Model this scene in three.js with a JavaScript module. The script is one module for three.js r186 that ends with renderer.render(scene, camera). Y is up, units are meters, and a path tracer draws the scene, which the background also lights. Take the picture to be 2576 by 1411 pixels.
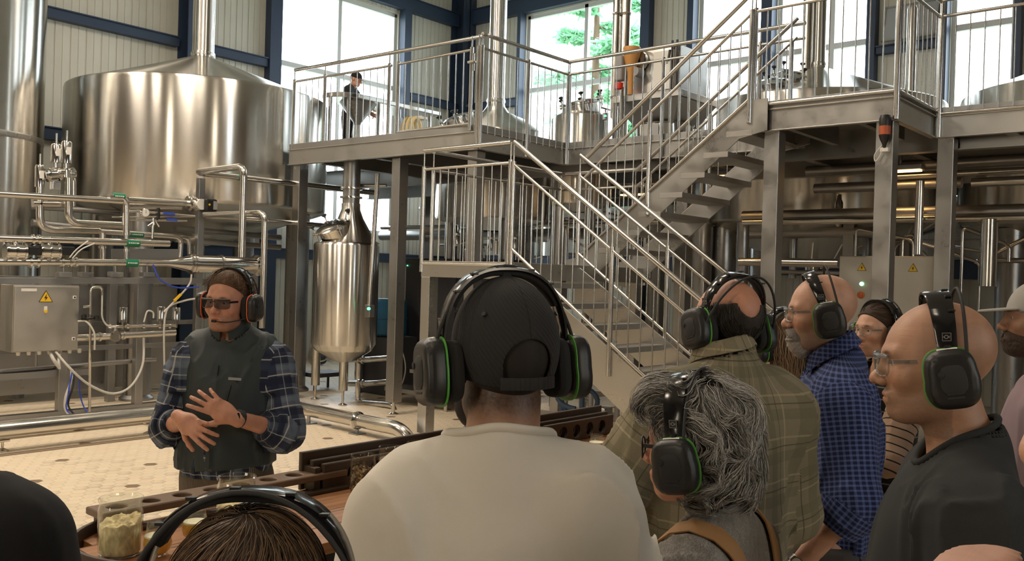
import * as THREE from 'three';
import { RoundedBoxGeometry } from 'three/addons/geometries/RoundedBoxGeometry.js';
import { mergeGeometries, toCreasedNormals } from 'three/addons/utils/BufferGeometryUtils.js';
import { RectAreaLightUniformsLib } from 'three/addons/lights/RectAreaLightUniformsLib.js';

// ---------- camera, sky, lights, exposure ----------
const W = 2576, H = 1411, EYE = 1.8, FOC = 2254.77;
const scene = new THREE.Scene();
const camera = new THREE.PerspectiveCamera(2 * Math.atan(H / 2 / FOC) * 180 / Math.PI, W / H, 0.1, 200);
camera.position.set(0, EYE, 0);
camera.rotation.set(-0.00557904, -0.858507897, 0.02936776, 'YXZ');
camera.updateMatrixWorld(true);
const renderer = new THREE.WebGLRenderer();
renderer.toneMapping = THREE.LinearToneMapping;
renderer.toneMappingExposure = 1.0;
renderer.shadowMap.enabled = true;
scene.background = new THREE.Color(0.86, 0.95, 1.0);
scene.backgroundIntensity = 9;
RectAreaLightUniformsLib.init();
const WARM = [1.0, 0.85, 0.68];
// ceiling lamps: x, z, width, depth, intensity (built further down as lamps hung from the ceiling)
const CEILING_LAMPS = [
  [3.4, -8.3, 1.2, 1.2, 60], [6.2, -5.2, 1.2, 1.2, 22], [1.4, -11.8, 1.2, 1.2, 64], [9.6, -10.0, 1.2, 1.2, 4], [2.4, -4.6, 1.2, 1.2, 16],
  [-2.5, -8.0, 1.2, 1.2, 30], [-2.0, -1.0, 1.2, 1.2, 12],
];
const LAMP_Y = 8.3;

// ---------- helpers ----------
let seed = 7;
const rnd = () => { seed = (seed * 1664525 + 1013904223) >>> 0; return seed / 4294967296; };
const rr = (a, b) => a + (b - a) * rnd();
const V = (x, y, z) => new THREE.Vector3(x, y, z);
const ray = (px, py) => V((px - W / 2) / FOC, -(py - H / 2) / FOC, -1).transformDirection(camera.matrixWorld).multiplyScalar(Math.hypot((px - W / 2) / FOC, (py - H / 2) / FOC, 1));
const eye = V(0, EYE, 0);
const at = (px, py, d) => ray(px, py).multiplyScalar(d).add(eye);                       // a point at a forward distance
const onX = (px, py, x) => { const r = ray(px, py); return r.multiplyScalar(x / r.x).add(eye); };
const onZ = (px, py, z) => { const r = ray(px, py); return r.multiplyScalar(z / r.z).add(eye); };
const onY = (px, py, y) => { const r = ray(px, py); return r.multiplyScalar((y - EYE) / r.y).add(eye); };
const used = {};
const numbered = (n) => { used[n] = (used[n] ?? -1) + 1; return used[n] ? n + '_' + String(used[n]).padStart(3, '0') : n; };
function tag(o, label, category, group, kind) {
  o.userData.label = label; if (category) o.userData.category = category;
  if (group) o.userData.group = group; if (kind) o.userData.kind = kind; return o;
}
function thing(name, label, category, group, p) {
  const o = new THREE.Group(); o.name = numbered(name); scene.add(o); if (p) o.position.copy(p);
  return tag(o, label, category, group);
}
const flat = (g) => (g.index ? g.toNonIndexed() : g);
function merge(list) {
  list = [].concat(list).map(flat);
  for (const g of list) for (const k of Object.keys(g.attributes)) if (!['position', 'normal', 'uv'].includes(k)) { if (!list.every((h) => h.attributes[k])) g.deleteAttribute(k); }
  return list.length > 1 ? mergeGeometries(list) : list[0];
}
function mesh(name, geo, mat, parent, label) {
  const m = new THREE.Mesh(Array.isArray(geo) ? merge(geo) : geo, mat);
  m.name = parent ? name : numbered(name); m.castShadow = m.receiveShadow = true; (parent ?? scene).add(m);
  if (label) m.userData.label = label;
  return m;
}
const single = (name, geo, mat, label, category, group) => tag(mesh(name, geo, mat), label, category, group);
const struct = (name, geo, mat, parent) => { const m = mesh(name, geo, mat, parent); if (!parent) m.userData.kind = 'structure'; return m; };
const structGroup = (name) => { const g = new THREE.Group(); g.name = numbered(name); g.userData.kind = 'structure'; scene.add(g); return g; };
function uvBox(g, s = 1) {                                                           // texture coordinates in metres, by the way each face points
  g = flat(g); const p = g.attributes.position, n = g.attributes.normal, uv = new Float32Array(p.count * 2);
  for (let i = 0; i < p.count; i += 3) {
    let ax = 0, ay = 0, az = 0;
    for (let k = 0; k < 3; k++) { ax += Math.abs(n.getX(i + k)); ay += Math.abs(n.getY(i + k)); az += Math.abs(n.getZ(i + k)); }
    for (let k = 0; k < 3; k++) {
      const x = p.getX(i + k), y = p.getY(i + k), z = p.getZ(i + k);
      const [u, v] = ax >= ay && ax >= az ? [z, y] : ay >= az ? [x, z] : [x, y];
      uv[(i + k) * 2] = u * s; uv[(i + k) * 2 + 1] = v * s;
    }
  }
  g.setAttribute('uv', new THREE.BufferAttribute(uv, 2)); return g;
}
const box = (w, h, d, x = 0, y = 0, z = 0, r = 0.004, rot) => {
  const g = r ? new RoundedBoxGeometry(w, h, d, 1, Math.min(r, w / 2.1, h / 2.1, d / 2.1)) : new THREE.BoxGeometry(w, h, d);
  if (rot) g.applyMatrix4(new THREE.Matrix4().makeRotationFromEuler(new THREE.Euler(...rot)));
  return uvBox(g.translate(x, y, z));
};
const slab = (x0, x1, y0, y1, z0, z1, r = 0) => box(Math.abs(x1 - x0), Math.abs(y1 - y0), Math.abs(z1 - z0), (x0 + x1) / 2, (y0 + y1) / 2, (z0 + z1) / 2, r);
function bar(a, b, w, h, r = 0.003) {                                                // a rectangular bar from a to b, w across, h high
  const d = b.clone().sub(a), L = d.length(), g = box(L, h, w, 0, 0, 0, r), x = d.normalize();
  const z = V(0, 1, 0).cross(x); if (z.lengthSq() < 1e-6) z.set(0, 0, 1); z.normalize(); z.negate(); const y = z.clone().cross(x);
  return g.applyMatrix4(new THREE.Matrix4().makeBasis(x, y, z).setPosition(a.clone().add(b).multiplyScalar(0.5)));
}
function bent(pts, bend) {                                                           // a polyline with its corners rounded
  const out = [pts[0].clone()];
  for (let i = 1; i < pts.length - 1; i++) {
    const p = pts[i], a = pts[i - 1].clone().sub(p), b = pts[i + 1].clone().sub(p), k = Math.min(bend, a.length() * 0.48, b.length() * 0.48);
    const s = p.clone().add(a.setLength(k)), e = p.clone().add(b.setLength(k));
    for (let t = 0; t <= 1.0001; t += 1 / 6) out.push(s.clone().multiplyScalar((1 - t) ** 2).addScaledVector(p, 2 * t * (1 - t)).addScaledVector(e, t * t));
  }
  out.push(pts[pts.length - 1].clone()); return out;
}
function sweep(pts, rad, seg = 10, caps = true) {                                    // a tube along points; rad is a number or one per point
  const n = pts.length, pos = [], nor = [], uv = [], idx = [], R = (i) => (Array.isArray(rad) ? rad[i] : rad);
  let t0 = pts[1].clone().sub(pts[0]).normalize(), N = Math.abs(t0.y) < 0.9 ? V(0, 1, 0) : V(1, 0, 0); N.sub(t0.clone().multiplyScalar(N.dot(t0))).normalize();
  let len = 0;
  for (let i = 0; i < n; i++) {
    const t = pts[Math.min(i + 1, n - 1)].clone().sub(pts[Math.max(i - 1, 0)]).normalize();
    N = N.clone().sub(t.clone().multiplyScalar(N.dot(t))).normalize(); const B = t.clone().cross(N);
    if (i) len += pts[i].distanceTo(pts[i - 1]);
    for (let k = 0; k <= seg; k++) {
      const a = k / seg * Math.PI * 2, d = N.clone().multiplyScalar(Math.cos(a)).addScaledVector(B, Math.sin(a)), p = pts[i].clone().addScaledVector(d, R(i));
      pos.push(p.x, p.y, p.z); nor.push(d.x, d.y, d.z); uv.push(k / seg * 2 * Math.PI * R(i), len);
    }
    if (i) for (let k = 0; k < seg; k++) { const a = (i - 1) * (seg + 1) + k, b = a + seg + 1; idx.push(a, a + 1, b, b, a + 1, b + 1); }
  }
  if (caps) for (const [i, s] of [[0, -1], [n - 1, 1]]) {
    const t = pts[Math.min(i + 1, n - 1)].clone().sub(pts[Math.max(i - 1, 0)]).normalize().multiplyScalar(s), c = pos.length / 3, base = i * (seg + 1);
    pos.push(pts[i].x, pts[i].y, pts[i].z); nor.push(t.x, t.y, t.z); uv.push(0, 0);
    for (let k = 0; k <= seg; k++) { const j = (base + k) * 3; pos.push(pos[j], pos[j + 1], pos[j + 2]); nor.push(t.x, t.y, t.z); uv.push(0.01 * Math.cos(k), 0.01 * Math.sin(k)); }
    for (let k = 0; k < seg; k++) s > 0 ? idx.push(c, c + 1 + k, c + 2 + k) : idx.push(c, c + 2 + k, c + 1 + k);
  }
  const g = new THREE.BufferGeometry();
  g.setAttribute('position', new THREE.Float32BufferAttribute(pos, 3)); g.setAttribute('normal', new THREE.Float32BufferAttribute(nor, 3)); g.setAttribute('uv', new THREE.Float32BufferAttribute(uv, 2)); g.setIndex(idx);
  return g;
}
const rod = (a, b, r, seg = 8, r2) => sweep([a, b], r2 === undefined ? r : [r, r2], seg);
const pipe = (pts, r, bend = 0.12, seg = 12) => sweep(bent(pts, bend), r, seg);
function curve(pts, n = 24) { return new THREE.CatmullRomCurve3(pts).getPoints(n); }
function lathe(profile, seg = 48, p, arc = Math.PI * 2, start = 0) {                 // profile: [radius, height] pairs from bottom to top; u runs round, v up, in metres
  const g = new THREE.LatheGeometry(profile.map(([r, y]) => new THREE.Vector2(r, y)), seg, start, arc), pos = g.attributes.position, uv = g.attributes.uv, rm = Math.max(...profile.map((q) => q[0]));
  for (let i = 0; i < pos.count; i++) uv.setXY(i, uv.getX(i) * arc * rm, pos.getY(i));
  const c = toCreasedNormals(g, 0.6); if (p) c.translate(p.x, p.y, p.z); return c;
}
function extrude(pts, depth, bevel = 0.003, holes = []) {
  const s = new THREE.Shape(pts.map(([x, y]) => new THREE.Vector2(x, y)));
  for (const h of holes) s.holes.push(h);
  return uvBox(new THREE.ExtrudeGeometry(s, { depth, bevelEnabled: bevel > 0, bevelSize: bevel, bevelThickness: bevel, bevelSegments: 1, curveSegments: 18 }));
}
const turned = (g, x, y, z, p) => { g.applyMatrix4(new THREE.Matrix4().makeRotationFromEuler(new THREE.Euler(x, y, z, 'YXZ'))); if (p) g.translate(p.x, p.y, p.z); return g; };

// ---------- textures ----------
function hash(x, y, s = 0) { let h = Math.imul(x | 0, 374761393) ^ Math.imul(y | 0, 668265263) ^ Math.imul(s | 0, 2147483647); h = Math.imul(h ^ (h >>> 13), 1274126177); return ((h ^ (h >>> 16)) >>> 0) / 4294967296; }
function vnoise(x, y, px, py, s = 0) {                                               // value noise that repeats after px, py cells
  const xi = Math.floor(x), yi = Math.floor(y), fx = x - xi, fy = y - yi, u = fx * fx * (3 - 2 * fx), v = fy * fy * (3 - 2 * fy), m = (a, n) => ((a % n) + n) % n;
  const a = hash(m(xi, px), m(yi, py), s), b = hash(m(xi + 1, px), m(yi, py), s), c = hash(m(xi, px), m(yi + 1, py), s), d = hash(m(xi + 1, px), m(yi + 1, py), s);
  return a + (b - a) * u + (c - a) * v + (a - b - c + d) * u * v;
}
const fbm = (x, y, px, py, o = 4, s = 0) => { let t = 0, k = 0.5, n = 0; for (let i = 0; i < o; i++) { t += k * vnoise(x * (1 << i), y * (1 << i), px << i, py << i, s + i); n += k; k *= 0.5; } return t / n; };
function tex(w, h, f, srgb = false, rep = [1, 1]) {                                  // f(u, v) -> number or [r, g, b], 0 to 1
  const d = new Uint8Array(w * h * 4);
  for (let y = 0; y < h; y++) for (let x = 0; x < w; x++) { const c = f((x + 0.5) / w, (y + 0.5) / h), o = (y * w + x) * 4, a = Array.isArray(c); for (let k = 0; k < 3; k++) d[o + k] = Math.max(0, Math.min(255, Math.round(255 * (a ? c[k] : c)))); d[o + 3] = 255; }
  const t = new THREE.DataTexture(d, w, h); t.wrapS = t.wrapT = THREE.RepeatWrapping; t.magFilter = THREE.LinearFilter; t.repeat.set(...rep); if (srgb) t.colorSpace = THREE.SRGBColorSpace; t.needsUpdate = true; return t;
}
function canvasTex(w, h, draw) { const c = document.createElement('canvas'); c.width = w; c.height = h; draw(c.getContext('2d'), w, h); const t = new THREE.CanvasTexture(c); t.colorSpace = THREE.SRGBColorSpace; return t; }
const T = {
  brush: tex(64, 512, (u, v) => 0.62 + 0.2 * (vnoise(u * 2, v * 256, 2, 256, 3) - 0.5) + 0.25 * (fbm(u * 2, v * 6, 2, 6, 3, 5) - 0.5), false, [0.5, 1]),
  satin: tex(256, 256, (u, v) => 0.55 + 0.5 * (fbm(u * 5, v * 5, 5, 5, 5, 9) - 0.5) + 0.1 * (hash(u * 256, v * 256, 4) - 0.5), false, [1, 1]),
  fine: tex(128, 128, (u, v) => hash(u * 128, v * 128, 8), false, [30, 30]),
  weave: tex(64, 64, (u, v) => 0.5 + 0.25 * Math.sin(u * Math.PI * 32) * Math.sign(Math.sin(v * Math.PI * 32)) + 0.25 * Math.sin(v * Math.PI * 32) * Math.sign(Math.sin(u * Math.PI * 32 + 1)), false, [40, 40]),
  skin: tex(256, 256, (u, v) => 0.6 * fbm(u * 24, v * 24, 24, 24, 3, 31) + 0.4 * hash(u * 256, v * 256, 2), false, [8, 8]),
  wall: tex(128, 128, (u, v) => { const n = fbm(u * 6, v * 6, 6, 6, 4, 12); return [0.80 + 0.05 * n, 0.79 + 0.05 * n, 0.74 + 0.05 * n]; }, true, [0.3, 0.3]),
  floor: tex(512, 512, (u, v) => { const n = fbm(u * 5, v * 5, 5, 5, 5, 2), s = Math.max(0, fbm(u * 9, v * 9, 9, 9, 4, 77) - 0.62) * 1.6; return [0.80 + 0.08 * n - s, 0.745 + 0.08 * n - s, 0.66 + 0.07 * n - s * 0.9]; }, true, [0.12, 0.12]),
  grout: tex(64, 64, (u, v) => { const n = fbm(u * 8, v * 8, 8, 8, 3, 6); return [0.66 + 0.1 * n, 0.59 + 0.1 * n, 0.48 + 0.1 * n]; }, true),
  wood: tex(512, 256, (u, v) => { const y = v * 6 + 0.35 * fbm(u * 3, v * 5, 3, 5, 3, 3), plank = Math.floor(v * 3), g = fbm(u * 4 + plank * 3.3, v * 60, 4, 60, 4, 21), r = 0.5 + 0.5 * Math.sin(y * 22 + g * 5), j = Math.abs((v * 3) % 1 - 0.5) > 0.49 ? 0.5 : 1; return [(0.46 + 0.2 * g + 0.06 * r) * j, (0.30 + 0.16 * g + 0.05 * r) * j, (0.18 + 0.11 * g + 0.03 * r) * j]; }, true, [0.7, 1.2]),
  pine: tex(64, 64, (u, v) => { const n = hash(u * 64, v * 64, 6); return [0.36 + 0.25 * n, 0.55 + 0.3 * n, 0.42 + 0.25 * n]; }, true),
};

// ---------- materials ----------
const std = (o) => new THREE.MeshStandardMaterial(o), phys = (o) => new THREE.MeshPhysicalMaterial(o);
const lin = (r, g, b) => new THREE.Color().setRGB(r, g, b);
const M = {
  rail: phys({ color: lin(0.62, 0.61, 0.59), metalness: 1, roughness: 0.34, roughnessMap: T.satin }),
  tank: phys({ color: lin(0.66, 0.645, 0.61), metalness: 1, roughness: 0.23, anisotropy: 1, anisotropyRotation: Math.PI / 2 }),
  plate: phys({ color: lin(0.47, 0.465, 0.45), metalness: 1, roughness: 0.62, roughnessMap: T.satin }),
  frame: phys({ color: lin(0.38, 0.38, 0.375), metalness: 1, roughness: 0.7, roughnessMap: T.satin }),
  pipe: phys({ color: lin(0.64, 0.62, 0.58), metalness: 1, roughness: 0.36, roughnessMap: T.satin }),
  chrome: phys({ color: lin(0.66, 0.65, 0.63), metalness: 1, roughness: 0.12 }),
  dark: std({ color: lin(0.075, 0.075, 0.08), metalness: 0.6, roughness: 0.6 }),
  deckPlate: std({ color: lin(0.2, 0.2, 0.2), metalness: 0.8, roughness: 0.6, bumpMap: T.satin, bumpScale: 0.001 }),
  tread: std({ color: lin(0.33, 0.32, 0.30), metalness: 0.75, roughness: 0.7, roughnessMap: T.satin, bumpMap: T.fine, bumpScale: 0.001 }),
  box: phys({ color: lin(0.52, 0.5, 0.46), metalness: 1, roughness: 0.8, roughnessMap: T.satin }),
  black: std({ color: lin(0.012, 0.012, 0.013), roughness: 0.42 }),
  blackGloss: std({ color: lin(0.01, 0.01, 0.011), roughness: 0.16 }),
  rubber: std({ color: lin(0.02, 0.02, 0.022), roughness: 0.75 }),
  foam: std({ color: lin(0.015, 0.015, 0.016), roughness: 0.9 }),
  white: std({ color: lin(0.72, 0.71, 0.68), roughness: 0.5 }),
  cable: std({ color: lin(0.55, 0.54, 0.5), roughness: 0.5 }),
  green: std({ color: lin(0.005, 0.17, 0.09), roughness: 0.4 }),
  lime: std({ color: lin(0.07, 0.3, 0.035), roughness: 0.45 }),
  beaconLens: std({ color: lin(0.42, 0.09, 0.03), roughness: 0.4 }),
  orange: std({ color: lin(0.85, 0.16, 0.06), roughness: 0.45 }),
  blueHandle: std({ color: lin(0.03, 0.07, 0.5), roughness: 0.4 }),
  blueHose: std({ color: lin(0.02, 0.05, 0.1), roughness: 0.5 }),
  blueSteel: std({ color: lin(0.03, 0.052, 0.1), roughness: 0.5, bumpMap: T.satin, bumpScale: 0.0006 }),
  wall: std({ color: lin(1, 1, 1), map: T.wall, roughness: 0.55 }),
  wallDark: std({ color: lin(0.13, 0.12, 0.11), roughness: 0.8, bumpMap: T.satin, bumpScale: 0.001 }),
  ceiling: std({ color: lin(0.6, 0.6, 0.58), roughness: 0.9 }),
  winFrame: std({ color: lin(0.7, 0.72, 0.72), roughness: 0.5 }),
  pane: phys({ color: lin(0.96, 0.98, 0.98), roughness: 0.0, transmission: 1, thickness: 0, ior: 1.5 }),
  grout: std({ color: lin(1, 1, 1), map: T.grout, roughness: 0.9 }),
  tile: std({ color: lin(1, 1, 1), map: T.floor, roughness: 0.42, bumpMap: T.fine, bumpScale: 0.0002 }),
  tileDark: std({ color: lin(0.19, 0.135, 0.085), roughness: 0.55, bumpMap: T.fine, bumpScale: 0.0003 }),
  wood: std({ color: lin(1, 1, 1), map: T.wood, roughness: 0.45, bumpMap: T.wood, bumpScale: 0.0008 }),
  darkWood: std({ color: lin(0.05, 0.032, 0.02), roughness: 0.5, bumpMap: T.wood, bumpScale: 0.0008 }),
  glass: phys({ color: lin(0.97, 0.985, 0.97), roughness: 0.01, transmission: 1, thickness: 0, ior: 1.5 }),
  beer: phys({ color: lin(0.88, 0.6, 0.13), roughness: 0.35, transmission: 0.45, thickness: 0 }),
  beerFoam: std({ color: lin(0.85, 0.78, 0.6), roughness: 0.9 }),
  bark: std({ color: lin(0.12, 0.08, 0.05), roughness: 0.95 }),
  needle: phys({ color: lin(1, 1, 1), map: T.pine, roughness: 0.9, side: THREE.DoubleSide, transmission: 0.35, thickness: 0 }),
  hopperBrown: std({ color: lin(0.55, 0.27, 0.08), roughness: 0.4 }),
  red: std({ color: lin(0.6, 0.03, 0.02), roughness: 0.5 }),
  yellow: std({ color: lin(0.8, 0.5, 0.02), roughness: 0.5 }),
  yellowHose: std({ color: lin(0.75, 0.6, 0.3), roughness: 0.5 }),
  drum: std({ color: lin(0.02, 0.13, 0.25), roughness: 0.45 }),
  greyDuct: std({ color: lin(0.3, 0.3, 0.3), roughness: 0.7 }),
};
const VESSEL_HOLES = [[12.65, -5.2, 1.77], [13.5, -1.85, 1.65], [10.61, -9.61, 0.97], [9.98, -7.42, 0.47], [7.66, -9.5, 0.13]];

// ---------- the building ----------
const ZW = -15, XW = 15.33, XB0 = -7, ZB0 = 8, TOP = 9.3, TH = 0.3;
const zR = (px, py) => onX(px, py, XW).z, xL = (px, py) => onZ(px, py, ZW).x;
// openings: [from, to, bottom, top] along the wall
const openL = [[10.16, 13.28, 2.62, 7.5], [xL(661, 720), xL(685, 720), 0.9, 2.0]];
const openR = [[zR(1325, 50), zR(1622, 5), 3.2, 7.62], [zR(1757, 60), zR(1925, 60), 3.2, 7.62], [zR(1955, 60), zR(2188, 60), 3.2, 7.62], [zR(2392, 60), zR(2556, 60), 3.2, 7.62], [zR(1352, 600), zR(1373, 600), 1.4, 3.15]];
const openB = [[3.9, 5.2, 2.0, 6.6]];
function wall(name, lo, hi, opens, put, mat = M.wall) {                                            // wall pieces round its openings; put(a, b, y0, y1) places one
  const geos = [], cuts = [lo, hi, ...opens.flatMap((o) => [o[0], o[1]])].sort((a, b) => a - b);
  for (let i = 0; i < cuts.length - 1; i++) {
    const a = cuts[i], b = cuts[i + 1], mid = (a + b) / 2; if (b - a < 1e-4) continue;
    let y = -0.2; for (const o of opens.filter((q) => q[0] < mid && q[1] > mid).sort((p, q) => p[2] - q[2])) { if (o[2] > y) geos.push(put(a, b, y, o[2])); y = o[3]; }
    geos.push(put(a, b, y, TOP));
  }
  return struct(name, geos, mat);
}
const wallL = wall('wall_left', XB0 - TH, XW + TH, openL, (a, b, y0, y1) => slab(a, b, y0, y1, ZW - TH, ZW));
const wallR = wall('wall_right', ZW - TH, ZB0 + TH, openR, (a, b, y0, y1) => slab(XW, XW + TH, y0, y1, a, b));
wall('wall_back', XB0 - TH, XW + TH, openB, (a, b, y0, y1) => slab(a, b, y0, y1, ZB0, ZB0 + TH), M.wallDark);
wall('wall_near', ZW, ZB0, [], (a, b, y0, y1) => slab(XB0 - TH, XB0, y0, y1, a, b), M.wallDark);
struct('ceiling', slab(XB0 - TH, XW + TH, TOP, TOP + TH, ZW - TH, ZB0 + TH), M.ceiling);
// ribbed cladding: each rib strip is a piece of its wall
const stripG = {};
function cladding(parent, lo, hi, opens, along) {
  const pitch = 0.25;
  for (let a = lo; a < hi - pitch / 2; a += pitch) {
    let ys = [[-0, TOP]];
    for (const o of opens) if (a + pitch > o[0] - 0.02 && a < o[1] + 0.02) ys = ys.flatMap(([y0, y1]) => [[y0, Math.min(y1, o[2] - 0.03)], [Math.max(y0, o[3] + 0.03), y1]]).filter(([y0, y1]) => y1 - y0 > 0.1);
    for (const [y0, y1] of ys) {
      const h = Math.round((y1 - y0) * 100) / 100;
      stripG[h] ??= extrude([[-0.112, 0], [-0.112, 0.012], [-0.006, 0.016], [0, 0.006], [0.006, 0.016], [0.112, 0.012], [0.112, 0]], h, 0);
      const m = mesh('wall_panel', stripG[h], M.wall, parent);
      if (along === 'x') { m.rotation.set(-Math.PI / 2, 0, 0); m.position.set(a + pitch / 2, y0, ZW); m.scale.set(1, -1, 1); m.rotation.set(-Math.PI / 2, 0, 0); } else { m.rotation.set(-Math.PI / 2, 0, -Math.PI / 2); m.scale.set(1, -1, 1); m.position.set(XW, y0, a + pitch / 2); }
    }
  }
}
cladding(wallL, 2.5, XW, openL, 'x');
cladding(wallR, ZW, 1, openR, 'z');

// blue steel: columns, girts and jambs
const trim = (g) => { const n = 'trim_' + (++trim.n); struct(n, g, M.blueSteel); }; trim.n = 0;
const girtL = (x0, x1, y, h = 0.17, d = 0.16) => trim([slab(x0, x1, y - h / 2, y + h / 2, ZW + 0.012, ZW + d), slab(x0, x1, y + h / 2 - 0.02, y + h / 2, ZW + d, ZW + d + 0.03)]);
const girtR = (z0, z1, y, h = 0.17, d = 0.16) => trim([slab(XW - d, XW - 0.012, y - h / 2, y + h / 2, z0, z1), slab(XW - d - 0.03, XW - d, y + h / 2 - 0.02, y + h / 2, z0, z1)]);
const hCol = (x, z, w, d, axis) => { // an H-section standing on the floor
  const f = 0.025, g = axis === 'x' ? [slab(x - w / 2, x + w / 2, 0, TOP, z - d / 2, z - d / 2 + f), slab(x - w / 2, x + w / 2, 0, TOP, z + d / 2 - f, z + d / 2), slab(x - 0.012, x + 0.012, 0, TOP, z - d / 2, z + d / 2)]
    : [slab(x - d / 2, x - d / 2 + f, 0, TOP, z - w / 2, z + w / 2), slab(x + d / 2 - f, x + d / 2, 0, TOP, z - w / 2, z + w / 2), slab(x - d / 2, x + d / 2, 0, TOP, z - 0.012, z + 0.012)];
  trim(g);
};
girtL(-4, 8.05, 5.74); girtL(8.46, 9.86, 5.74); girtL(13.56, XW - 0.3, 5.72); girtL(-4, 9.86, 3.84, 0.2); girtL(9.5, XW - 0.3, 7.74, 0.3); girtL(-4, 15, 2.1, 0.2);
hCol(8.26, ZW + 0.2, 0.34, 0.36, 'x'); hCol(XW - 0.22, ZW + 0.22, 0.42, 0.42, 'x');
for (const [a, b] of [[9.88, 10.14], [13.3, 13.5]]) trim(slab(a, b, 0, 7.6, ZW + 0.012, ZW + 0.2));
const rz = (px) => zR(px, 60);
girtR(ZW + 0.4, openR[0][0] - 0.1, 5.7); girtR(ZW + 0.4, openR[0][1] + 0.3, 7.82, 0.34); girtR(openR[0][0] - 1.6, 1, 2.1, 0.3); girtR(rz(2214), rz(2390), 5.72, 0.13);
girtR(rz(1650), 2, 7.9, 0.34);
for (const [a, b] of [[1316, 1324], [1624, 1646], [1741, 1756], [1926, 1953], [2190, 2212], [2386, 2391], [2557, 2576]]) trim(slab(XW - 0.2, XW - 0.012, 0, 7.66, rz(a), rz(b)));
// windows: frame, mullions and panes
function windowL(n, [a, b, y0, y1], mull, trans) {
  const g = structGroup('window_' + n), f = 0.07, z0 = ZW - 0.16, z1 = ZW - 0.06;
  mesh('window_frame', [slab(a, b, y0, y0 + f, z0, z1), slab(a, b, y1 - f, y1, z0, z1), slab(a, a + f, y0, y1, z0, z1), slab(b - f, b, y0, y1, z0, z1)], M.winFrame, g);
  for (const x of mull) mesh('mullion', slab(x - 0.045, x + 0.045, y0, y1, z0, z1), M.winFrame, g);
  for (const y of trans) mesh('transom', slab(a, b, y - 0.05, y + 0.05, z0 - 0.002, z1 + 0.002), M.winFrame, g);
  const xs = [a, ...mull, b], ys = [y0, ...trans, y1];
  for (let i = 0; i < xs.length - 1; i++) for (let j = 0; j < ys.length - 1; j++) mesh('pane', new THREE.PlaneGeometry(xs[i + 1] - xs[i], ys[j + 1] - ys[j]).translate((xs[i] + xs[i + 1]) / 2, (ys[j] + ys[j + 1]) / 2, ZW - 0.11), M.pane, g);
}
function windowR(n, [a, b, y0, y1], mull, trans) {
  const g = structGroup('window_' + n), f = 0.07, x0 = XW + 0.06, x1 = XW + 0.16;
  mesh('window_frame', [slab(x0, x1, y0, y0 + f, a, b), slab(x0, x1, y1 - f, y1, a, b), slab(x0, x1, y0, y1, a, a + f), slab(x0, x1, y0, y1, b - f, b)], M.winFrame, g);
  for (const z of mull) mesh('mullion', slab(x0, x1, y0, y1, z - 0.045, z + 0.045), M.winFrame, g);
  for (const y of trans) mesh('transom', slab(x0 - 0.002, x1 + 0.002, y - 0.05, y + 0.05, a, b), M.winFrame, g);
  const zs = [a, ...mull, b], ys = [y0, ...trans, y1];
  for (let i = 0; i < zs.length - 1; i++) for (let j = 0; j < ys.length - 1; j++) mesh('pane', new THREE.PlaneGeometry(zs[i + 1] - zs[i], ys[j + 1] - ys[j]).rotateY(-Math.PI / 2).translate(XW + 0.11, (ys[j] + ys[j + 1]) / 2, (zs[i] + zs[i + 1]) / 2), M.pane, g);
}
windowL(1, openL[0], [xL(860, 60)], [5.86]);
windowL(9, openL[1], [], []);
windowR(2, openR[0], [zR(1470, 80)], [5.95]);
windowR(3, openR[1], [], [5.95]); windowR(4, openR[2], [zR(2090, 60)], [5.95]); windowR(5, openR[3], [], [5.95]); windowR(6, openR[4], [], []);
openB.forEach(([a, b, y0, y1], i) => {
  const g = structGroup('window_' + (7 + i)), f = 0.07, z = ZB0 + 0.1;
  mesh('window_frame', [slab(a, b, y0, y0 + f, z, z + 0.1), slab(a, b, y1 - f, y1, z, z + 0.1), slab(a, a + f, y0, y1, z, z + 0.1), slab(b - f, b, y0, y1, z, z + 0.1)], M.winFrame, g);
  mesh('pane', new THREE.PlaneGeometry(b - a, y1 - y0).translate((a + b) / 2, (y0 + y1) / 2, z + 0.05), M.pane, g);
});

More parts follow.
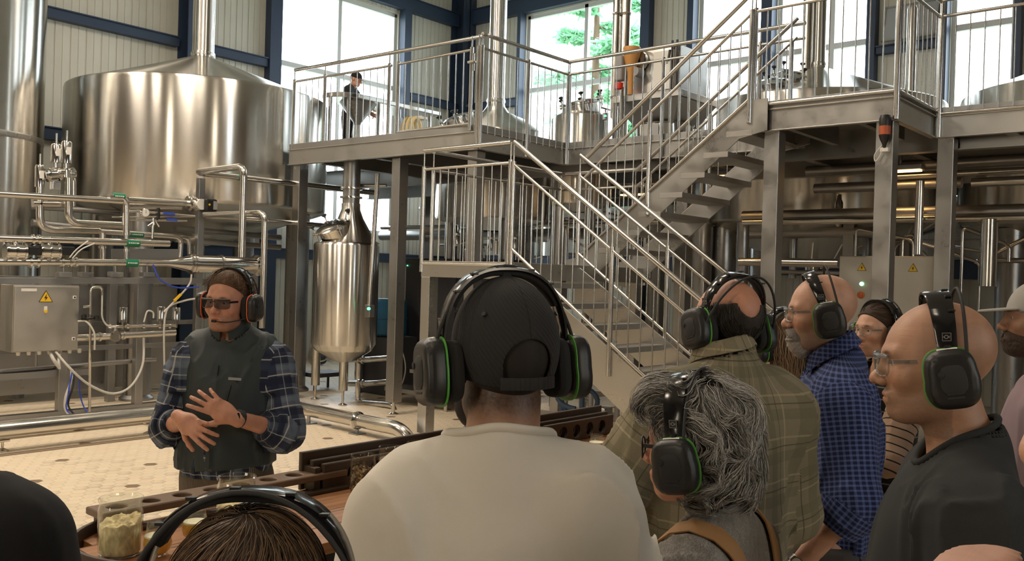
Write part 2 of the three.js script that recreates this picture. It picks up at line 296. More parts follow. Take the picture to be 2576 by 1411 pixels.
// ---------- floor of hexagon tiles ----------
const floor = struct('floor', slab(XB0 - TH, XW + TH, -0.3, -0.012, ZW - TH, ZB0 + TH), M.grout);
{
  const s = 0.11, rowH = s * Math.sqrt(3) / 2, R = s / Math.sqrt(3) - 0.0016;
  const hexG = (() => {
    const g = new THREE.LatheGeometry([[R, -0.012], [R, -0.0016], [R - 0.0016, 0], [0, 0]].map(([r, y]) => new THREE.Vector2(r, y)), 6), h = g.toNonIndexed(); h.computeVertexNormals();
    return h;
  })();
  const variants = [0, 1, 2, 3].map((k) => { const g = hexG.clone(), u = g.attributes.uv, p = g.attributes.position; for (let i = 0; i < p.count; i++) u.setXY(i, p.getX(i) * 2 + k * 0.8, p.getZ(i) * 2 + k * 0.37); return g; });
  const tones = [0, 1, 2].map((k) => { const m = M.tile.clone(); m.color = lin(...[[1, 0.985, 0.96], [0.95, 0.94, 0.92], [1.0, 1.0, 1.0]][k]); return m; });
  const tiles = [];
  for (let j = Math.ceil((ZW + 0.1) / rowH); j * rowH < ZB0 - 0.2; j++) for (let i = Math.ceil(-5 / s); i * s < XW - 0.1; i++) {
    const odd = ((j % 2) + 2) % 2, x = 3.03 + (i + odd / 2) * s, z = -7.72 + j * rowH;
    if (x > XW - 0.1 || z < ZW + 0.1 || x < -5) continue;
    const dark = ((j % 7) + 7) % 7 === 0 && (((i - (((j / 7) % 2) + 2) % 2 * 4) % 9) + 9) % 9 === 0;
    const c = V(x, 0, z).sub(eye).applyQuaternion(camera.quaternion.clone().invert()), px = W / 2 - FOC * c.x / c.z, py = H / 2 + FOC * c.y / c.z;
    const seen = c.z < 0 && ((px > 120 && px < 470 && py > 1130 && py < 1330) || (px > 690 && px < 880 && py > 1085 && py < 1240));
    tiles.push([x, z, dark, seen ? -c.z : 1e3]);
  }
  tiles.sort((a, b) => a[3] - b[3]);
  tiles.slice(0, 300).forEach(([x, z, dark]) => { const m = mesh('tile', variants[Math.floor(rnd() * 4)], dark ? M.tileDark : tones[Math.floor(rnd() * 3)], floor); m.position.set(x, 0, z); });
  const rest = tiles.slice(300);
  for (const dark of [false, true]) {
    const list = rest.filter((t) => t[2] === dark), m = new THREE.InstancedMesh(hexG, dark ? M.tileDark : M.tile, list.length), mt = new THREE.Matrix4(), c = new THREE.Color();
    list.forEach(([x, z], i) => { m.setMatrixAt(i, mt.makeRotationY(Math.floor(rnd() * 6) * Math.PI / 3).setPosition(x, 0, z)); const k = rr(0.94, 1.0); m.setColorAt(i, c.setRGB(k, k * rr(0.98, 1), k * rr(0.96, 1))); });
    m.name = dark ? 'dark_tiles' : 'tiles'; m.userData.kind = 'stuff'; m.receiveShadow = true; floor.add(m);
  }
}
single('drain_channel', [slab(0.5, 6.2, -0.01, 0.003, -8.98, -8.9), slab(0.5, 6.2, -0.01, 0.005, -8.995, -8.98), slab(0.5, 6.2, -0.01, 0.005, -8.9, -8.885)], std({ color: lin(0.2, 0.15, 0.1), roughness: 0.8 }), 'narrow brown drain channel in the floor beside the fat floor pipe on the left', 'drain');

// ---------- ceiling lamps ----------
CEILING_LAMPS.forEach(([x, z, w, d, power]) => {
  const t = thing('ceiling_lamp', 'square warm ceiling lamp hung above the brewery floor', 'lamp', 'ceiling lamps', V(x, LAMP_Y, z));
  mesh('lamp_housing', [box(w + 0.1, 0.12, d + 0.1, 0, 0.075, 0, 0.02), rod(V(-0.4, 0.12, 0), V(-0.4, TOP - LAMP_Y, 0), 0.012), rod(V(0.4, 0.12, 0), V(0.4, TOP - LAMP_Y, 0), 0.012)], M.white, t);
  const glow = std({ color: lin(0.8, 0.8, 0.8), emissive: lin(...WARM), emissiveIntensity: power * 0.2 });
  mesh('lamp_diffuser', box(w, 0.02, d, 0, 0.005, 0, 0), glow, t);
  const l = new THREE.RectAreaLight(lin(...WARM), power, w, d); l.position.set(0, -0.012, 0); l.rotation.x = -Math.PI / 2; t.add(l);
});

// tall light panels on the walls behind the group, mirrored in the big kettle
for (const [x, z, ry, w, h, power] of [[XB0 + 0.06, -2.1, Math.PI / 2, 1.1, 3.6, 13], [0.1, ZB0 - 0.06, Math.PI, 1.0, 3.6, 12]]) {
  const t = thing('wall_lamp', 'tall warm light panel on the wall behind the group', 'lamp', 'wall light panels', V(x, 3.7, z)); t.rotation.y = ry;
  mesh('lamp_frame', box(w + 0.1, h + 0.1, 0.06, 0, 0, -0.02, 0.01), M.white, t); mesh('lamp_panel', box(w, h, 0.01, 0, 0, 0.014, 0), std({ color: lin(0.8, 0.8, 0.8), emissive: lin(1, 0.86, 0.66), emissiveIntensity: power * 0.5 }), t);
  const l = new THREE.RectAreaLight(lin(1, 0.86, 0.66), power * 0.5, w, h); l.position.set(0, 0, 0.024); l.rotation.y = Math.PI; t.add(l);
}
// ---------- outside ----------
struct('ground', slab(-60, 90, -0.5, -0.31, -80, 60), std({ color: lin(0.25, 0.27, 0.2), roughness: 1 }));
function pine(p, h, spread, label) {
  const t = thing('pine_tree', label, 'tree', undefined, p);
  mesh('trunk', sweep([V(0, 0, 0), V(0.05, h * 0.5, 0), V(0, h, 0)], [0.24, 0.16, 0.03], 8), M.bark, t);
  const pos = [], nor = [], uv = [], br = [];
  for (let k = 0; k < 22; k++) {
    const y = h * (0.22 + 0.76 * k / 22), a = k * 2.4, L = spread * (1.05 - 0.8 * k / 22) * rr(0.75, 1.1), tip = V(Math.cos(a) * L, y + rr(-0.2, 0.25), Math.sin(a) * L);
    br.push(rod(V(0, y, 0), tip, 0.05, 5, 0.012));
    for (let q = 0; q < 240; q++) {
      const s = rr(0.3, 1.05), c = V(tip.x * s + rr(-0.55, 0.55) * L * 0.42, y + (tip.y - y) * s + rr(-0.12, 0.2), tip.z * s + rr(-0.55, 0.55) * L * 0.42), d = V(rr(-1, 1), rr(-0.4, 0.5), rr(-1, 1)).normalize(), e = V(rr(-1, 1), rr(-0.5, 0.5), rr(-1, 1)).cross(d).normalize(), l = rr(0.1, 0.22), w = 0.035, n = d.clone().cross(e);
      for (const [i, j] of [[-1, -1], [1, -1], [1, 1], [-1, -1], [1, 1], [-1, 1]]) { const v = c.clone().addScaledVector(d, i * l).addScaledVector(e, j * w); pos.push(v.x, v.y, v.z); nor.push(n.x, n.y, n.z); uv.push(i * 0.5 + q * 0.1, j * 0.5); }
    }
  }
  mesh('branches', br, M.bark, t);
  const g = new THREE.BufferGeometry(); g.setAttribute('position', new THREE.Float32BufferAttribute(pos, 3)); g.setAttribute('normal', new THREE.Float32BufferAttribute(nor, 3)); g.setAttribute('uv', new THREE.Float32BufferAttribute(uv, 2));
  mesh('needles', g, M.needle, t).userData.kind = 'stuff';
}
{
  const a = at(1490, 400, 27), b = at(1640, 400, 34), c = at(1560, 300, 24);
  pine(V(a.x, -0.3, a.z), 12.5, 2.6, 'tall pine tree with layered branches outside the window right of the corner');
  pine(V(b.x, -0.3, b.z), 13.5, 3.4, 'bushy light green pine farther off, seen right of the tall steel chimneys');
  pine(V(c.x, -0.3, c.z), 6.4, 1.6, 'low young pine outside below the layered pine, behind the grain mill');
}

// ---------- steel deck, stairs and rails ----------
const DK = 3.44, LD = 1.93, XF = 6.62, XL = 7.52, ZC = -7.05, XI = 9.15, XBp = 8.0, ZB1 = -3.9, ZB2 = -2.6, XS1 = 7.66, XS2 = 7.95, XS3 = 8.95;
// raised deck: a plate with holes for the vessels, on edge channels and joists
const KET = [[13.0, -4.9, 1.72], [15.0, 0, 0]];
{
  const t = thing('raised_deck', 'raised stainless steel walkway deck on square posts', 'deck');
  const P = [[7.36, -10.5], [XL, ZC], [XI, ZC], [XI, ZB1], [XBp, ZB1], [XBp, ZB2], [XI, ZB2], [XI, 4], [15.2, 4], [15.2, -13.6], [9.25, -13.6], [9.25, -10.5]];
  const hole = (x, z, r) => { const h = new THREE.Path(); h.absarc(x, -z, r, 0, Math.PI * 2); return h; };
  const holes = VESSEL_HOLES.map((h) => hole(...h));
  const g = extrude(P.map(([x, z]) => [x, -z]), 0.012, 0, holes); turned(g, -Math.PI / 2, 0, 0, V(0, DK - 0.012, 0));
  mesh('deck_plate', g, M.deckPlate, t);
  const edges = [[0, 1], [1, 2], [2, 3], [3, 4], [4, 5], [5, 6], [6, 7]];
  for (const [i, j] of edges) {
    const a = V(P[i][0], DK - 0.1, P[i][1]), b = V(P[j][0], DK - 0.1, P[j][1]), up = V(0, 0.14, 0);
    mesh('edge_channel', [bar(a, b, 0.012, 0.2), bar(a.clone().add(V(0, 0.1, 0)), b.clone().add(V(0, 0.1, 0)), 0.06, 0.012), bar(a.clone().add(V(0, -0.1, 0)), b.clone().add(V(0, -0.1, 0)), 0.06, 0.012)], M.plate, t);
    mesh('toe_plate', bar(a.clone().add(up), b.clone().add(up), 0.008, 0.09, 0.002), M.frame, t);
  }
  for (let z = -10; z < 3.9; z += 1.15) mesh('joist', [slab(z < ZC ? XL + 0.05 : XI + 0.05, 15, DK - 0.2, DK - 0.19, z - 0.05, z + 0.05), slab(z < ZC ? XL + 0.05 : XI + 0.05, 15, DK - 0.19, DK - 0.02, z - 0.005, z + 0.005)], M.frame, t);
  for (const x of [9.4, 10.9, 12.4, 13.9]) mesh('joist', [slab(x - 0.06, x + 0.06, DK - 0.3, DK - 0.29, -13, 3.9), slab(x - 0.006, x + 0.006, DK - 0.29, DK - 0.02, -13, 3.9)], M.frame, t);
  for (const z of [-3.55, -2.9]) mesh('joist', slab(XBp + 0.02, XI, DK - 0.2, DK - 0.02, z - 0.03, z + 0.03), M.frame, t);
  // posts with levelling feet
  const post = (x, z, w = 0.15) => { mesh('post', box(w, DK - 0.2 - 0.16, w, x, 0.16 + (DK - 0.36) / 2, z, 0.008), M.frame, t); mesh('levelling_foot', [rod(V(x, 0.03, z), V(x, 0.17, z), 0.022), lathe([[0, 0], [0.065, 0], [0.065, 0.012], [0.03, 0.03], [0, 0.035]], 16, V(x, 0, z))], M.pipe, t); };
  for (const q of [[7.5, -10.42], [7.62, -8.5], [7.64, -7.2], [9.25, -5.35], [8.08, -3.72], [8.08, -2.68], [9.25, -2.5], [9.25, -0.2]]) post(...q);
  for (const x of [11.4, 13.6]) for (const z of [-12, -9.5, -7, -4.2, -1.5, 1.2]) post(x, z, 0.14);
}
// a guard rail between two base points: handrail, knee rail, posts and balusters stand upright on the line p0-p1
function guard(label, p0, p1, o = {}) {
  const { posts = [0, 1], low = true, hand = true, n = Math.max(1, Math.round(p0.distanceTo(p1) / 0.125)), hi = 1.11, mid = 0.95, lo = 0.06, drop = 0.2, group, ext = [0, 0], name = 'guard_rail' } = o;
  const t = thing(name, label, 'railing', group), P = (s, h) => p0.clone().lerp(p1, s).add(V(0, h, 0));
  if (hand) mesh('handrail', rod(P(-ext[0], hi), P(1 + ext[1], hi), 0.0235, 12), M.rail, t);
  mesh('rail', rod(P(0, mid), P(1, mid), 0.0165, 10), M.rail, t);
  if (low) mesh('rail', rod(P(0, lo), P(1, lo), 0.0165, 10), M.rail, t);
  for (const s of posts) mesh('post', [rod(P(s, -drop), P(s, mid + 0.03), 0.0235, 12), rod(P(s, mid), P(s, hi), 0.008, 8)], M.rail, t);
  for (let i = 1; i < n; i++) { const s = i / n; if (posts.some((q) => Math.abs(q - s) < 0.3 / n)) continue; mesh('baluster', rod(P(s, low ? lo : -0.02), P(s, mid), 0.006, 6), M.rail, t); }
  return t;
}
const fx = (px, py, x, y) => { const p = onX(px, py, x); p.y = y; return p; };
{
  const zl = (px, py) => onX(px, py, XL).z;
  const a = V(7.38, DK, -10.45), b = V(XL - 0.03, DK, zl(985, 350)), c = V(XL - 0.03, DK, zl(1002, 350)), d = V(XL - 0.03, DK, zl(1186, 330)), e = V(XL - 0.03, DK, ZC + 0.03);
  const s1 = (zl(829, 370) - a.z) / (b.z - a.z);
  guard('guard rail at the left end of the deck, in front of the worker', a, b, { posts: [0, s1, 0.98], low: false, ext: [0, 0.85] });
  guard('hinged gate section in the deck rail, left of the deck corner, with a latch', c, d, { hand: false, lo: 0.1, drop: -0.02, name: 'guard_gate' });
  single('gate_latch', [box(0.05, 0.03, 0.1, XL - 0.06, DK + 0.8, d.z + 0.03, 0.008), rod(V(XL - 0.05, DK + 0.7, d.z + 0.05), V(XL - 0.05, DK + 0.9, d.z + 0.05), 0.012)], M.rail, 'small steel latch holding the gate shut at the deck corner post', 'latch');
  single('corner_post', [rod(V(XL - 0.03, DK - 0.2, ZC - 0.02), V(XL - 0.03, DK + 0.98, ZC - 0.02), 0.0235, 12), rod(V(XL - 0.03, DK + 0.95, ZC - 0.02), V(XL - 0.03, DK + 1.11, ZC - 0.02), 0.008)], M.rail, 'double rail post standing beside the gate at the outer deck corner', 'post');
  guard('guard rail going back from the outer deck corner above the landing', e, V(XI, DK, ZC + 0.03), { posts: [0, 0.5, 1], low: false });
  guard('long guard rail above the stairs, in front of the grain mill', V(XI - 0.03, DK, ZC + 0.03), V(XI - 0.03, DK, ZB1), { posts: [0, 0.45, 0.84], low: false });
  guard('guard rail along the front of the deck bay at the stair head', V(XBp - 0.03, DK, ZB1), V(XBp - 0.03, DK, ZB2 + 0.02), { lo: 0.05 });
  guard('short guard rail on the right side of the deck bay at the stair head', V(XBp - 0.03, DK, ZB2 + 0.03), V(XI, DK, ZB2 + 0.03), { posts: [0, 1], lo: 0.05 });
  guard('guard rail in front of the nearest kettle at the right edge', V(XI - 0.03, DK, ZB2 + 0.05), V(XI - 0.03, DK, 1.6), { posts: [0.0, 0.5, 1], lo: 0.02 });
}
// landing
{
  const t = thing('stair_landing', 'stainless steel half landing between the two stair flights on square legs', 'landing');
  const x0 = XF, x1 = XS3 + 0.05, z0 = -6.98, z1 = -5.72;
  mesh('landing_plate', slab(x0, x1, LD - 0.012, LD, z0, z1), M.deckPlate, t);
  for (const [a, b] of [[V(x0, LD - 0.085, z0), V(x0, LD - 0.085, z1)], [V(x1, LD - 0.085, z0), V(x1, LD - 0.085, z1)], [V(x0, LD - 0.085, z0), V(x1, LD - 0.085, z0)], [V(x0, LD - 0.085, z1), V(x1, LD - 0.085, z1)]]) mesh('edge_channel', bar(a, b, 0.05, 0.17, 0.004), M.plate, t);
  for (const [x, z] of [[x0 + 0.03, z0 + 0.08], [x1 - 0.08, z0 + 0.08], [x1 - 0.08, z1 - 0.08]]) mesh('post', box(0.13, LD - 0.17 - 0.1, 0.13, x, 0.1 + (LD - 0.27) / 2, z, 0.006), M.plate, t);
  mesh('levelling_foot', rod(V(x0 + 0.03, 0, z0 + 0.08), V(x0 + 0.03, 0.11, z0 + 0.08), 0.03), M.pipe, t);
  guard('guard rail along the front of the stair landing', V(x0 - 0.02, LD, z0), V(x0 - 0.02, LD, z1 - 0.04), { hi: 1.17, mid: 0.97, lo: -0.03, drop: 0.12, n: 10 });
  guard('guard rail along the left end of the stair landing', V(x0 + 0.1, LD, z0 + 0.02), V(x1 - 0.05, LD, z0 + 0.02), { hi: 1.17, mid: 0.97, lo: -0.03, posts: [0, 0.55, 1], n: 20 });
  guard('guard rail along the back of the stair landing under the deck', V(x1, LD, z0), V(x1, LD, z1), { hi: 1.17, mid: 0.97, lo: -0.03, n: 10 });
}
// stair flights: two stringers and treads
function flight(label, xa, xb, top, bot, nTread, o = {}) {
  const t = thing('stair_flight', label, 'stairs'), dir = bot.clone().sub(top), run = Math.abs(dir.z), rise = -dir.y, sgn = Math.sign(dir.z);
  for (const x of [xa, xb]) {
    const pts = [[0, -0.03], [0, -0.4], [run - 0.3, -rise - 0.13], [run - 0.12, -rise], [run + 0.1, -rise], [run + 0.1, -rise + 0.1], [0.06, -0.03]];
    const q = o.plumb ? [[-0.16, 0.1], [-0.16, -0.2], [0.12, -0.26], [run, -rise - 0.26], [run + 0.2, -rise - 0.2], [run + 0.2, -rise + 0.06], [run, -rise + 0.1], [0.06, 0.1]] : pts;
    const g = extrude(q.map(([z, y]) => [z * sgn, y]), 0.012, 0.001); turned(g, 0, -Math.PI / 2, 0); g.translate(x, top.y, top.z);
    mesh('stringer', g, o.mat ?? M.plate, t);
  }
  const tg = [box(xb - xa - 0.01, 0.05, 0.27, 0, 0, 0, 0.004), box(xb - xa - 0.01, 0.012, 0.27, 0, 0.024, 0, 0.003)];
  for (let i = 1; i <= nTread; i++) { const s = i / (nTread + 1), m = mesh('tread', tg.length > 1 ? (flight.g ??= merge(tg)) : tg[0], M.tread, t); m.position.set((xa + xb) / 2, top.y - rise * s - 0.025, top.z + dir.z * (s - 0.5 / (nTread + 1))); }
  return t;
}
const slope = 0.70, f1top = V(0, LD, -5.72), f1bot = V(0, 0, -5.72 + LD / slope), f2bot = V(0, LD, -5.86), f2top = V(0, DK, ZB1);
flight('lower stair flight coming down to the right from the landing', XF, XS1, f1top, f1bot, 9);
flight('upper stair flight rising to the right from the landing to the deck bay', XS2, XS3, f2top, f2bot, 7, { plumb: true });
single('stair_post', [box(0.13, 0.62, 0.13, XF + 0.03, 0.33, -4.62, 0.006), rod(V(XF + 0.03, 0, -4.62), V(XF + 0.03, 0.05, -4.62), 0.03)], M.plate, 'short square steel post under the near side of the lower stair flight', 'post');
{
  const b1 = (x) => [V(x, LD, f1top.z), V(x, 0, f1bot.z)];
  const g1 = b1(XF - 0.02), g2 = b1(XS1 + 0.02);
  guard('near stair rail of the lower flight, behind the man in the black cap', g1[0], g1[1], { hi: 1.17, mid: 0.95, lo: 0.13, posts: [0.0, 0.43, 0.93], drop: 0.17, n: 22 });
  guard('far stair rail of the lower flight', g2[0], g2[1], { hi: 1.17, mid: 0.95, lo: 0.13, posts: [0.0, 0.4, 0.93], drop: 0.17, n: 22 });
  const u1 = V(XS2 - 0.02, LD, f2bot.z), u2 = V(XS2 - 0.02, DK - 0.02, ZB1 - 0.02), u3 = V(XS3 + 0.02, LD, f2bot.z), u4 = V(XS3 + 0.02, DK - 0.02, ZB1 - 0.02);
  guard('near stair rail of the upper flight', u1, u2, { hi: 1.15, mid: 0.95, lo: 0.13, posts: [0.43, 1], drop: 0.1, n: 18 });
  guard('far stair rail of the upper flight', u3, u4, { hi: 1.15, mid: 0.95, lo: 0.13, posts: [0.0, 0.5, 0.97], drop: 0.1, n: 18 });
}

// ---------- vessels ----------
function bigKettle(p, r, yb, yr, ch, rc, label, o = {}) {
  const t = thing('brew_kettle', label, 'tank', undefined, V(p.x, 0, p.z));
  mesh('shell', lathe([[r - 0.05, yb - 0.02], [r - 0.02, yb], [r, yb + 0.03], [r, yr - 0.05], [r - 0.01, yr - 0.012], [r - 0.03, yr]], 96), M.tank, t);
  const k = 14, roof = []; for (let i = 0; i <= k; i++) { const s = i / k, rr0 = (r - 0.03) * (1 - s) + (rc + 0.02) * s; roof.push([rr0, yr + ch * s ** 1.06]); }
  roof.push([rc + 0.004, yr + ch + 0.06]);
  mesh('cone_roof', lathe(roof, 96), M.tank, t);
  mesh('chimney', [lathe([[rc, yr + ch - 0.02], [rc, TOP - 0.003]], 32), lathe([[rc + 0.012, yr + ch + 0.02], [rc + 0.018, yr + ch + 0.05], [rc + 0.012, yr + ch + 0.08]], 32)], M.tank, t);
  mesh('lower_cone', lathe([[0.12, yb - 0.55], [0.35, yb - 0.5], [r - 0.16, yb - 0.06], [r - 0.05, yb - 0.02]], 64), M.tank, t);
  mesh('outlet', rod(V(0, yb - 0.9, 0), V(0, yb - 0.5, 0), 0.1, 16), M.pipe, t);
  for (let i = 0; i < 4; i++) { const a = i * Math.PI / 2 + (o.leg ?? 0.6), x = Math.cos(a) * (r - 0.3), z = Math.sin(a) * (r - 0.3); mesh('leg', [rod(V(x, 0.06, z), V(x, yb - 0.06, z), 0.17, 24), lathe([[0, 0], [0.22, 0], [0.22, 0.03], [0.17, 0.07]], 24, V(x, 0, z))], M.frame, t); }
  return t;
}
// a manway: neck, lid and clamps with black knobs, at p with its axis n
function manway(parent, p, n, r, o = {}) {
  const q = new THREE.Quaternion().setFromUnitVectors(V(0, 1, 0), n.clone().normalize()), put = (g) => { g.applyQuaternion(q); g.translate(p.x, p.y, p.z); return g; };
  mesh('manway_neck', put(lathe([[r, -0.12], [r, 0.06], [r + 0.02, 0.065], [r + 0.02, 0.08]], 32)), M.pipe, parent);
  mesh('manway_lid', put(lathe([[r + 0.025, 0.08], [r + 0.025, 0.1], [r - 0.03, 0.125], [0, 0.15]], 32)), M.chrome, parent);
  const k = o.n ?? 5;
  for (let i = 0; i < k; i++) {
    const a = i / k * Math.PI * 2 + 0.4, x = Math.cos(a) * (r + 0.05), z = Math.sin(a) * (r + 0.05);
    const c = mesh('clamp', put(merge([rod(V(x, 0.0, z), V(x, 0.17, z), 0.009, 8), box(0.05, 0.03, 0.07, x, 0.1, z, 0.006)])), M.chrome, parent);
    mesh('knob', put(lathe([[0.008, 0.16], [0.012, 0.18], [0.035, 0.2], [0.036, 0.215], [0.012, 0.225], [0, 0.226]], 12, V(x, 0, z))), M.black, c);
  }
}
const T1 = V(7.12, 0, -12.42), K4 = V(12.65, 0, -5.2), K5 = V(13.5, 0, -1.85), K1 = V(10.61, 0, -9.61), K2 = V(9.98, 0, -7.42), MILL = V(10.3, 0, -6.3), SV = V(7.63, 0, -9.53);
bigKettle(T1, 1.87, 2.66, 4.31, 0.62, 0.16, 'biggest brew kettle at left with a cone roof and chimney, left of the deck', { leg: 1.0 });
{
  const t = bigKettle(K4, 1.72, 2.62, 4.3, 0.62, 0.1, 'brew kettle behind the stair head with a cone roof, chimney and two round manways');
  const pl = at(1945, 215, 11.9); manway(t, V(pl.x - K4.x, pl.y - 0.05, pl.z - K4.z), V(-0.35, 1, 0.05), 0.2);
  const pr = at(1985, 200, 12.1); manway(t, V(pr.x - K4.x, pr.y - 0.03, pr.z - K4.z), V(-0.5, 1, 0.3), 0.16);
  mesh('vent_pipe', rod(V(-0.13, 4.8, -0.12), V(-0.13, TOP - 0.003, -0.12), 0.07, 16), M.pipe, t);
}
bigKettle(K5, 1.6, 2.62, 4.32, 0.6, 0.1, 'nearest brew kettle, cut off by the right edge of the picture');
{
  const t = thing('kettle', 'low kettle with a wide steel chimney behind the outer deck corner', 'tank', undefined, V(K1.x, 0, K1.z)), r = 0.92, yr = 4.02;
  mesh('shell', lathe([[0.2, 2.5], [r - 0.02, 2.66], [r, 2.7], [r, yr - 0.03], [r - 0.02, yr]], 72), M.tank, t);
  mesh('dome', lathe([[r - 0.02, yr], [r - 0.16, yr + 0.1], [r - 0.42, yr + 0.24], [0.22, yr + 0.36], [0.15, yr + 0.46], [0.137, yr + 0.52]], 72), M.tank, t);
  mesh('chimney', [lathe([[0.135, yr + 0.45], [0.135, TOP - 0.003]], 32), lathe([[0.145, yr + 0.52], [0.155, yr + 0.55], [0.145, yr + 0.58]], 32)], M.tank, t);
  for (let i = 0; i < 3; i++) { const a = i * 2.1; mesh('leg', rod(V(Math.cos(a) * 0.7, 0, Math.sin(a) * 0.7), V(Math.cos(a) * 0.7, 2.7, Math.sin(a) * 0.7), 0.08, 12), M.frame, t); }
  manway(t, V(-0.62, yr + 0.12, -0.2), V(-0.42, 1, -0.2), 0.24, { n: 6 });
}
{
  const t = thing('kettle', 'small round kettle with a clamped tilted manway, left of the grain mill', 'tank', undefined, V(K2.x, 0, K2.z)), r = 0.42, yr = 4.0;
  mesh('shell', lathe([[0.1, 2.7], [r - 0.02, 2.8], [r, 2.84], [r, yr - 0.03], [r - 0.02, yr]], 56), M.tank, t);
  mesh('dome', lathe([[r - 0.02, yr], [r - 0.1, yr + 0.05], [0, yr + 0.12]], 56), M.tank, t);
  manway(t, V(-0.02, yr + 0.1, 0.02), V(-0.18, 1, -0.12), 0.26, { n: 6 });
  for (let i = 0; i < 3; i++) { const a = i * 2.1; mesh('leg', rod(V(Math.cos(a) * 0.3, 0, Math.sin(a) * 0.3), V(Math.cos(a) * 0.3, 2.85, Math.sin(a) * 0.3), 0.05, 12), M.frame, t); }
  const g = at(1523, 293, 11.65), sx = g.x - K2.x, sz = g.z - K2.z;
  const s = mesh('level_sensor', [rod(V(sx, g.y - 0.35, sz), V(sx, g.y + 0.1, sz), 0.012), box(0.06, 0.1, 0.06, sx, g.y, sz, 0.01), box(0.2, 0.02, 0.02, sx, g.y + 0.1, sz, 0.004)], M.pipe, t);
  mesh('signal_light', lathe([[0, -0.012], [0.016, -0.008], [0.018, 0.006], [0, 0.016]], 12, V(sx - 0.034, g.y, sz + 0.02)), std({ color: lin(0.1, 0.8, 0.3), emissive: lin(0.1, 1, 0.4), emissiveIntensity: 2.5 }), s);
}
// grain mill with a funnel and two stacks
{
  const t = thing('grain_mill', 'grain mill: pale steel cabinet over a wide tapering hopper on the deck', 'mill', undefined, V(MILL.x, 0, MILL.z));
  mesh('cabinet', box(0.72, 0.62, 0.72, 0.05, 4.5, 0.03, 0.012), M.plate, t);
  mesh('flange', box(1.0, 0.09, 1.02, 0.02, 4.16, 0, 0.006), M.plate, t);
  const hop = new THREE.CylinderGeometry(0.68, 0.42, 0.3, 4, 1).rotateY(Math.PI / 4); mesh('hopper', uvBox(toCreasedNormals(hop, 0.3).translate(0.02, 3.97, 0)), M.plate, t);
  mesh('base', lathe([[0.38, DK], [0.38, 3.82], [0.4, 3.84]], 40), M.tank, t);
  const c = mesh('control_panel', box(0.02, 0.5, 0.3, -0.325, 4.5, 0.16, 0.004), M.white, t); mesh('screen', box(0.006, 0.05, 0.1, -0.337, 4.6, 0.18, 0.001), M.greyDuct, c);
  for (const z of [-0.12, 0.26]) mesh('lever', [rod(V(-0.33, 4.62, z), V(-0.43, 4.64, z + 0.03), 0.012), rod(V(-0.43, 4.58, z + 0.03), V(-0.43, 4.72, z + 0.05), 0.016)], M.dark, t);
  for (const z of [0.29, 0.36]) mesh('strut', rod(V(-0.34, 4.2, z), V(-0.34, 4.86, z), 0.016), M.dark, t);
  mesh('door', box(0.012, 0.35, 0.26, -0.385, 3.64, 0.02, 0.004), M.plate, t);
  const f = mesh('fan_wheel', turned(lathe([[0.05, -0.04], [0.13, -0.03], [0.13, 0.03], [0.05, 0.04]], 24), 0, 0, Math.PI / 2, V(-0.36, 4.66, -0.2)), M.chrome, t); mesh('motor', turned(lathe([[0, -0.08], [0.06, -0.08], [0.06, 0.08], [0, 0.08]], 20), 0, 0, Math.PI / 2, V(-0.4, 4.5, -0.18)), M.greyDuct, f);
}
{
  const p = at(1588, 165, 11.7), t = thing('malt_chute', 'brown translucent malt chute beside a grey duct at the mill', 'chute', undefined, V(p.x, 0, p.z));
  mesh('chute', lathe([[0.035, 4.2], [0.05, 4.5], [0.11, 4.72], [0.12, 4.8], [0.11, 4.82]], 24), M.hopperBrown, t);
  mesh('duct', box(0.11, 0.34, 0.11, -0.06, 4.55, -0.13, 0.03), M.greyDuct, t);
  mesh('red_label', lathe([[0.05, 4.28], [0.052, 4.29], [0.052, 4.35], [0.05, 4.36]], 20, V(-0.07, 0, -0.13)), M.red, t);
  mesh('stand', lathe([[0.09, DK], [0.09, DK + 0.03], [0.03, DK + 0.05], [0.03, 4.3]], 16, V(-0.05, 0, -0.1)), M.pipe, t);
}
for (const [px, r, lab] of [[1549, 0.055, 'thin steel stack rising to the roof left of the malt chute'], [1572, 0.075, 'thicker steel stack rising to the roof behind the malt chute']]) {
  const p = at(px, 120, 12.9); single('stack', [lathe([[r, DK], [r, TOP - 0.003]], 20, V(p.x, 0, p.z)), ...[4.4, 5.6, 6.8].map((y) => lathe([[r + 0.004, y - 0.02], [r + 0.012, y], [r + 0.004, y + 0.02]], 20, V(p.x, 0, p.z)))], M.pipe, lab, 'pipe');
}
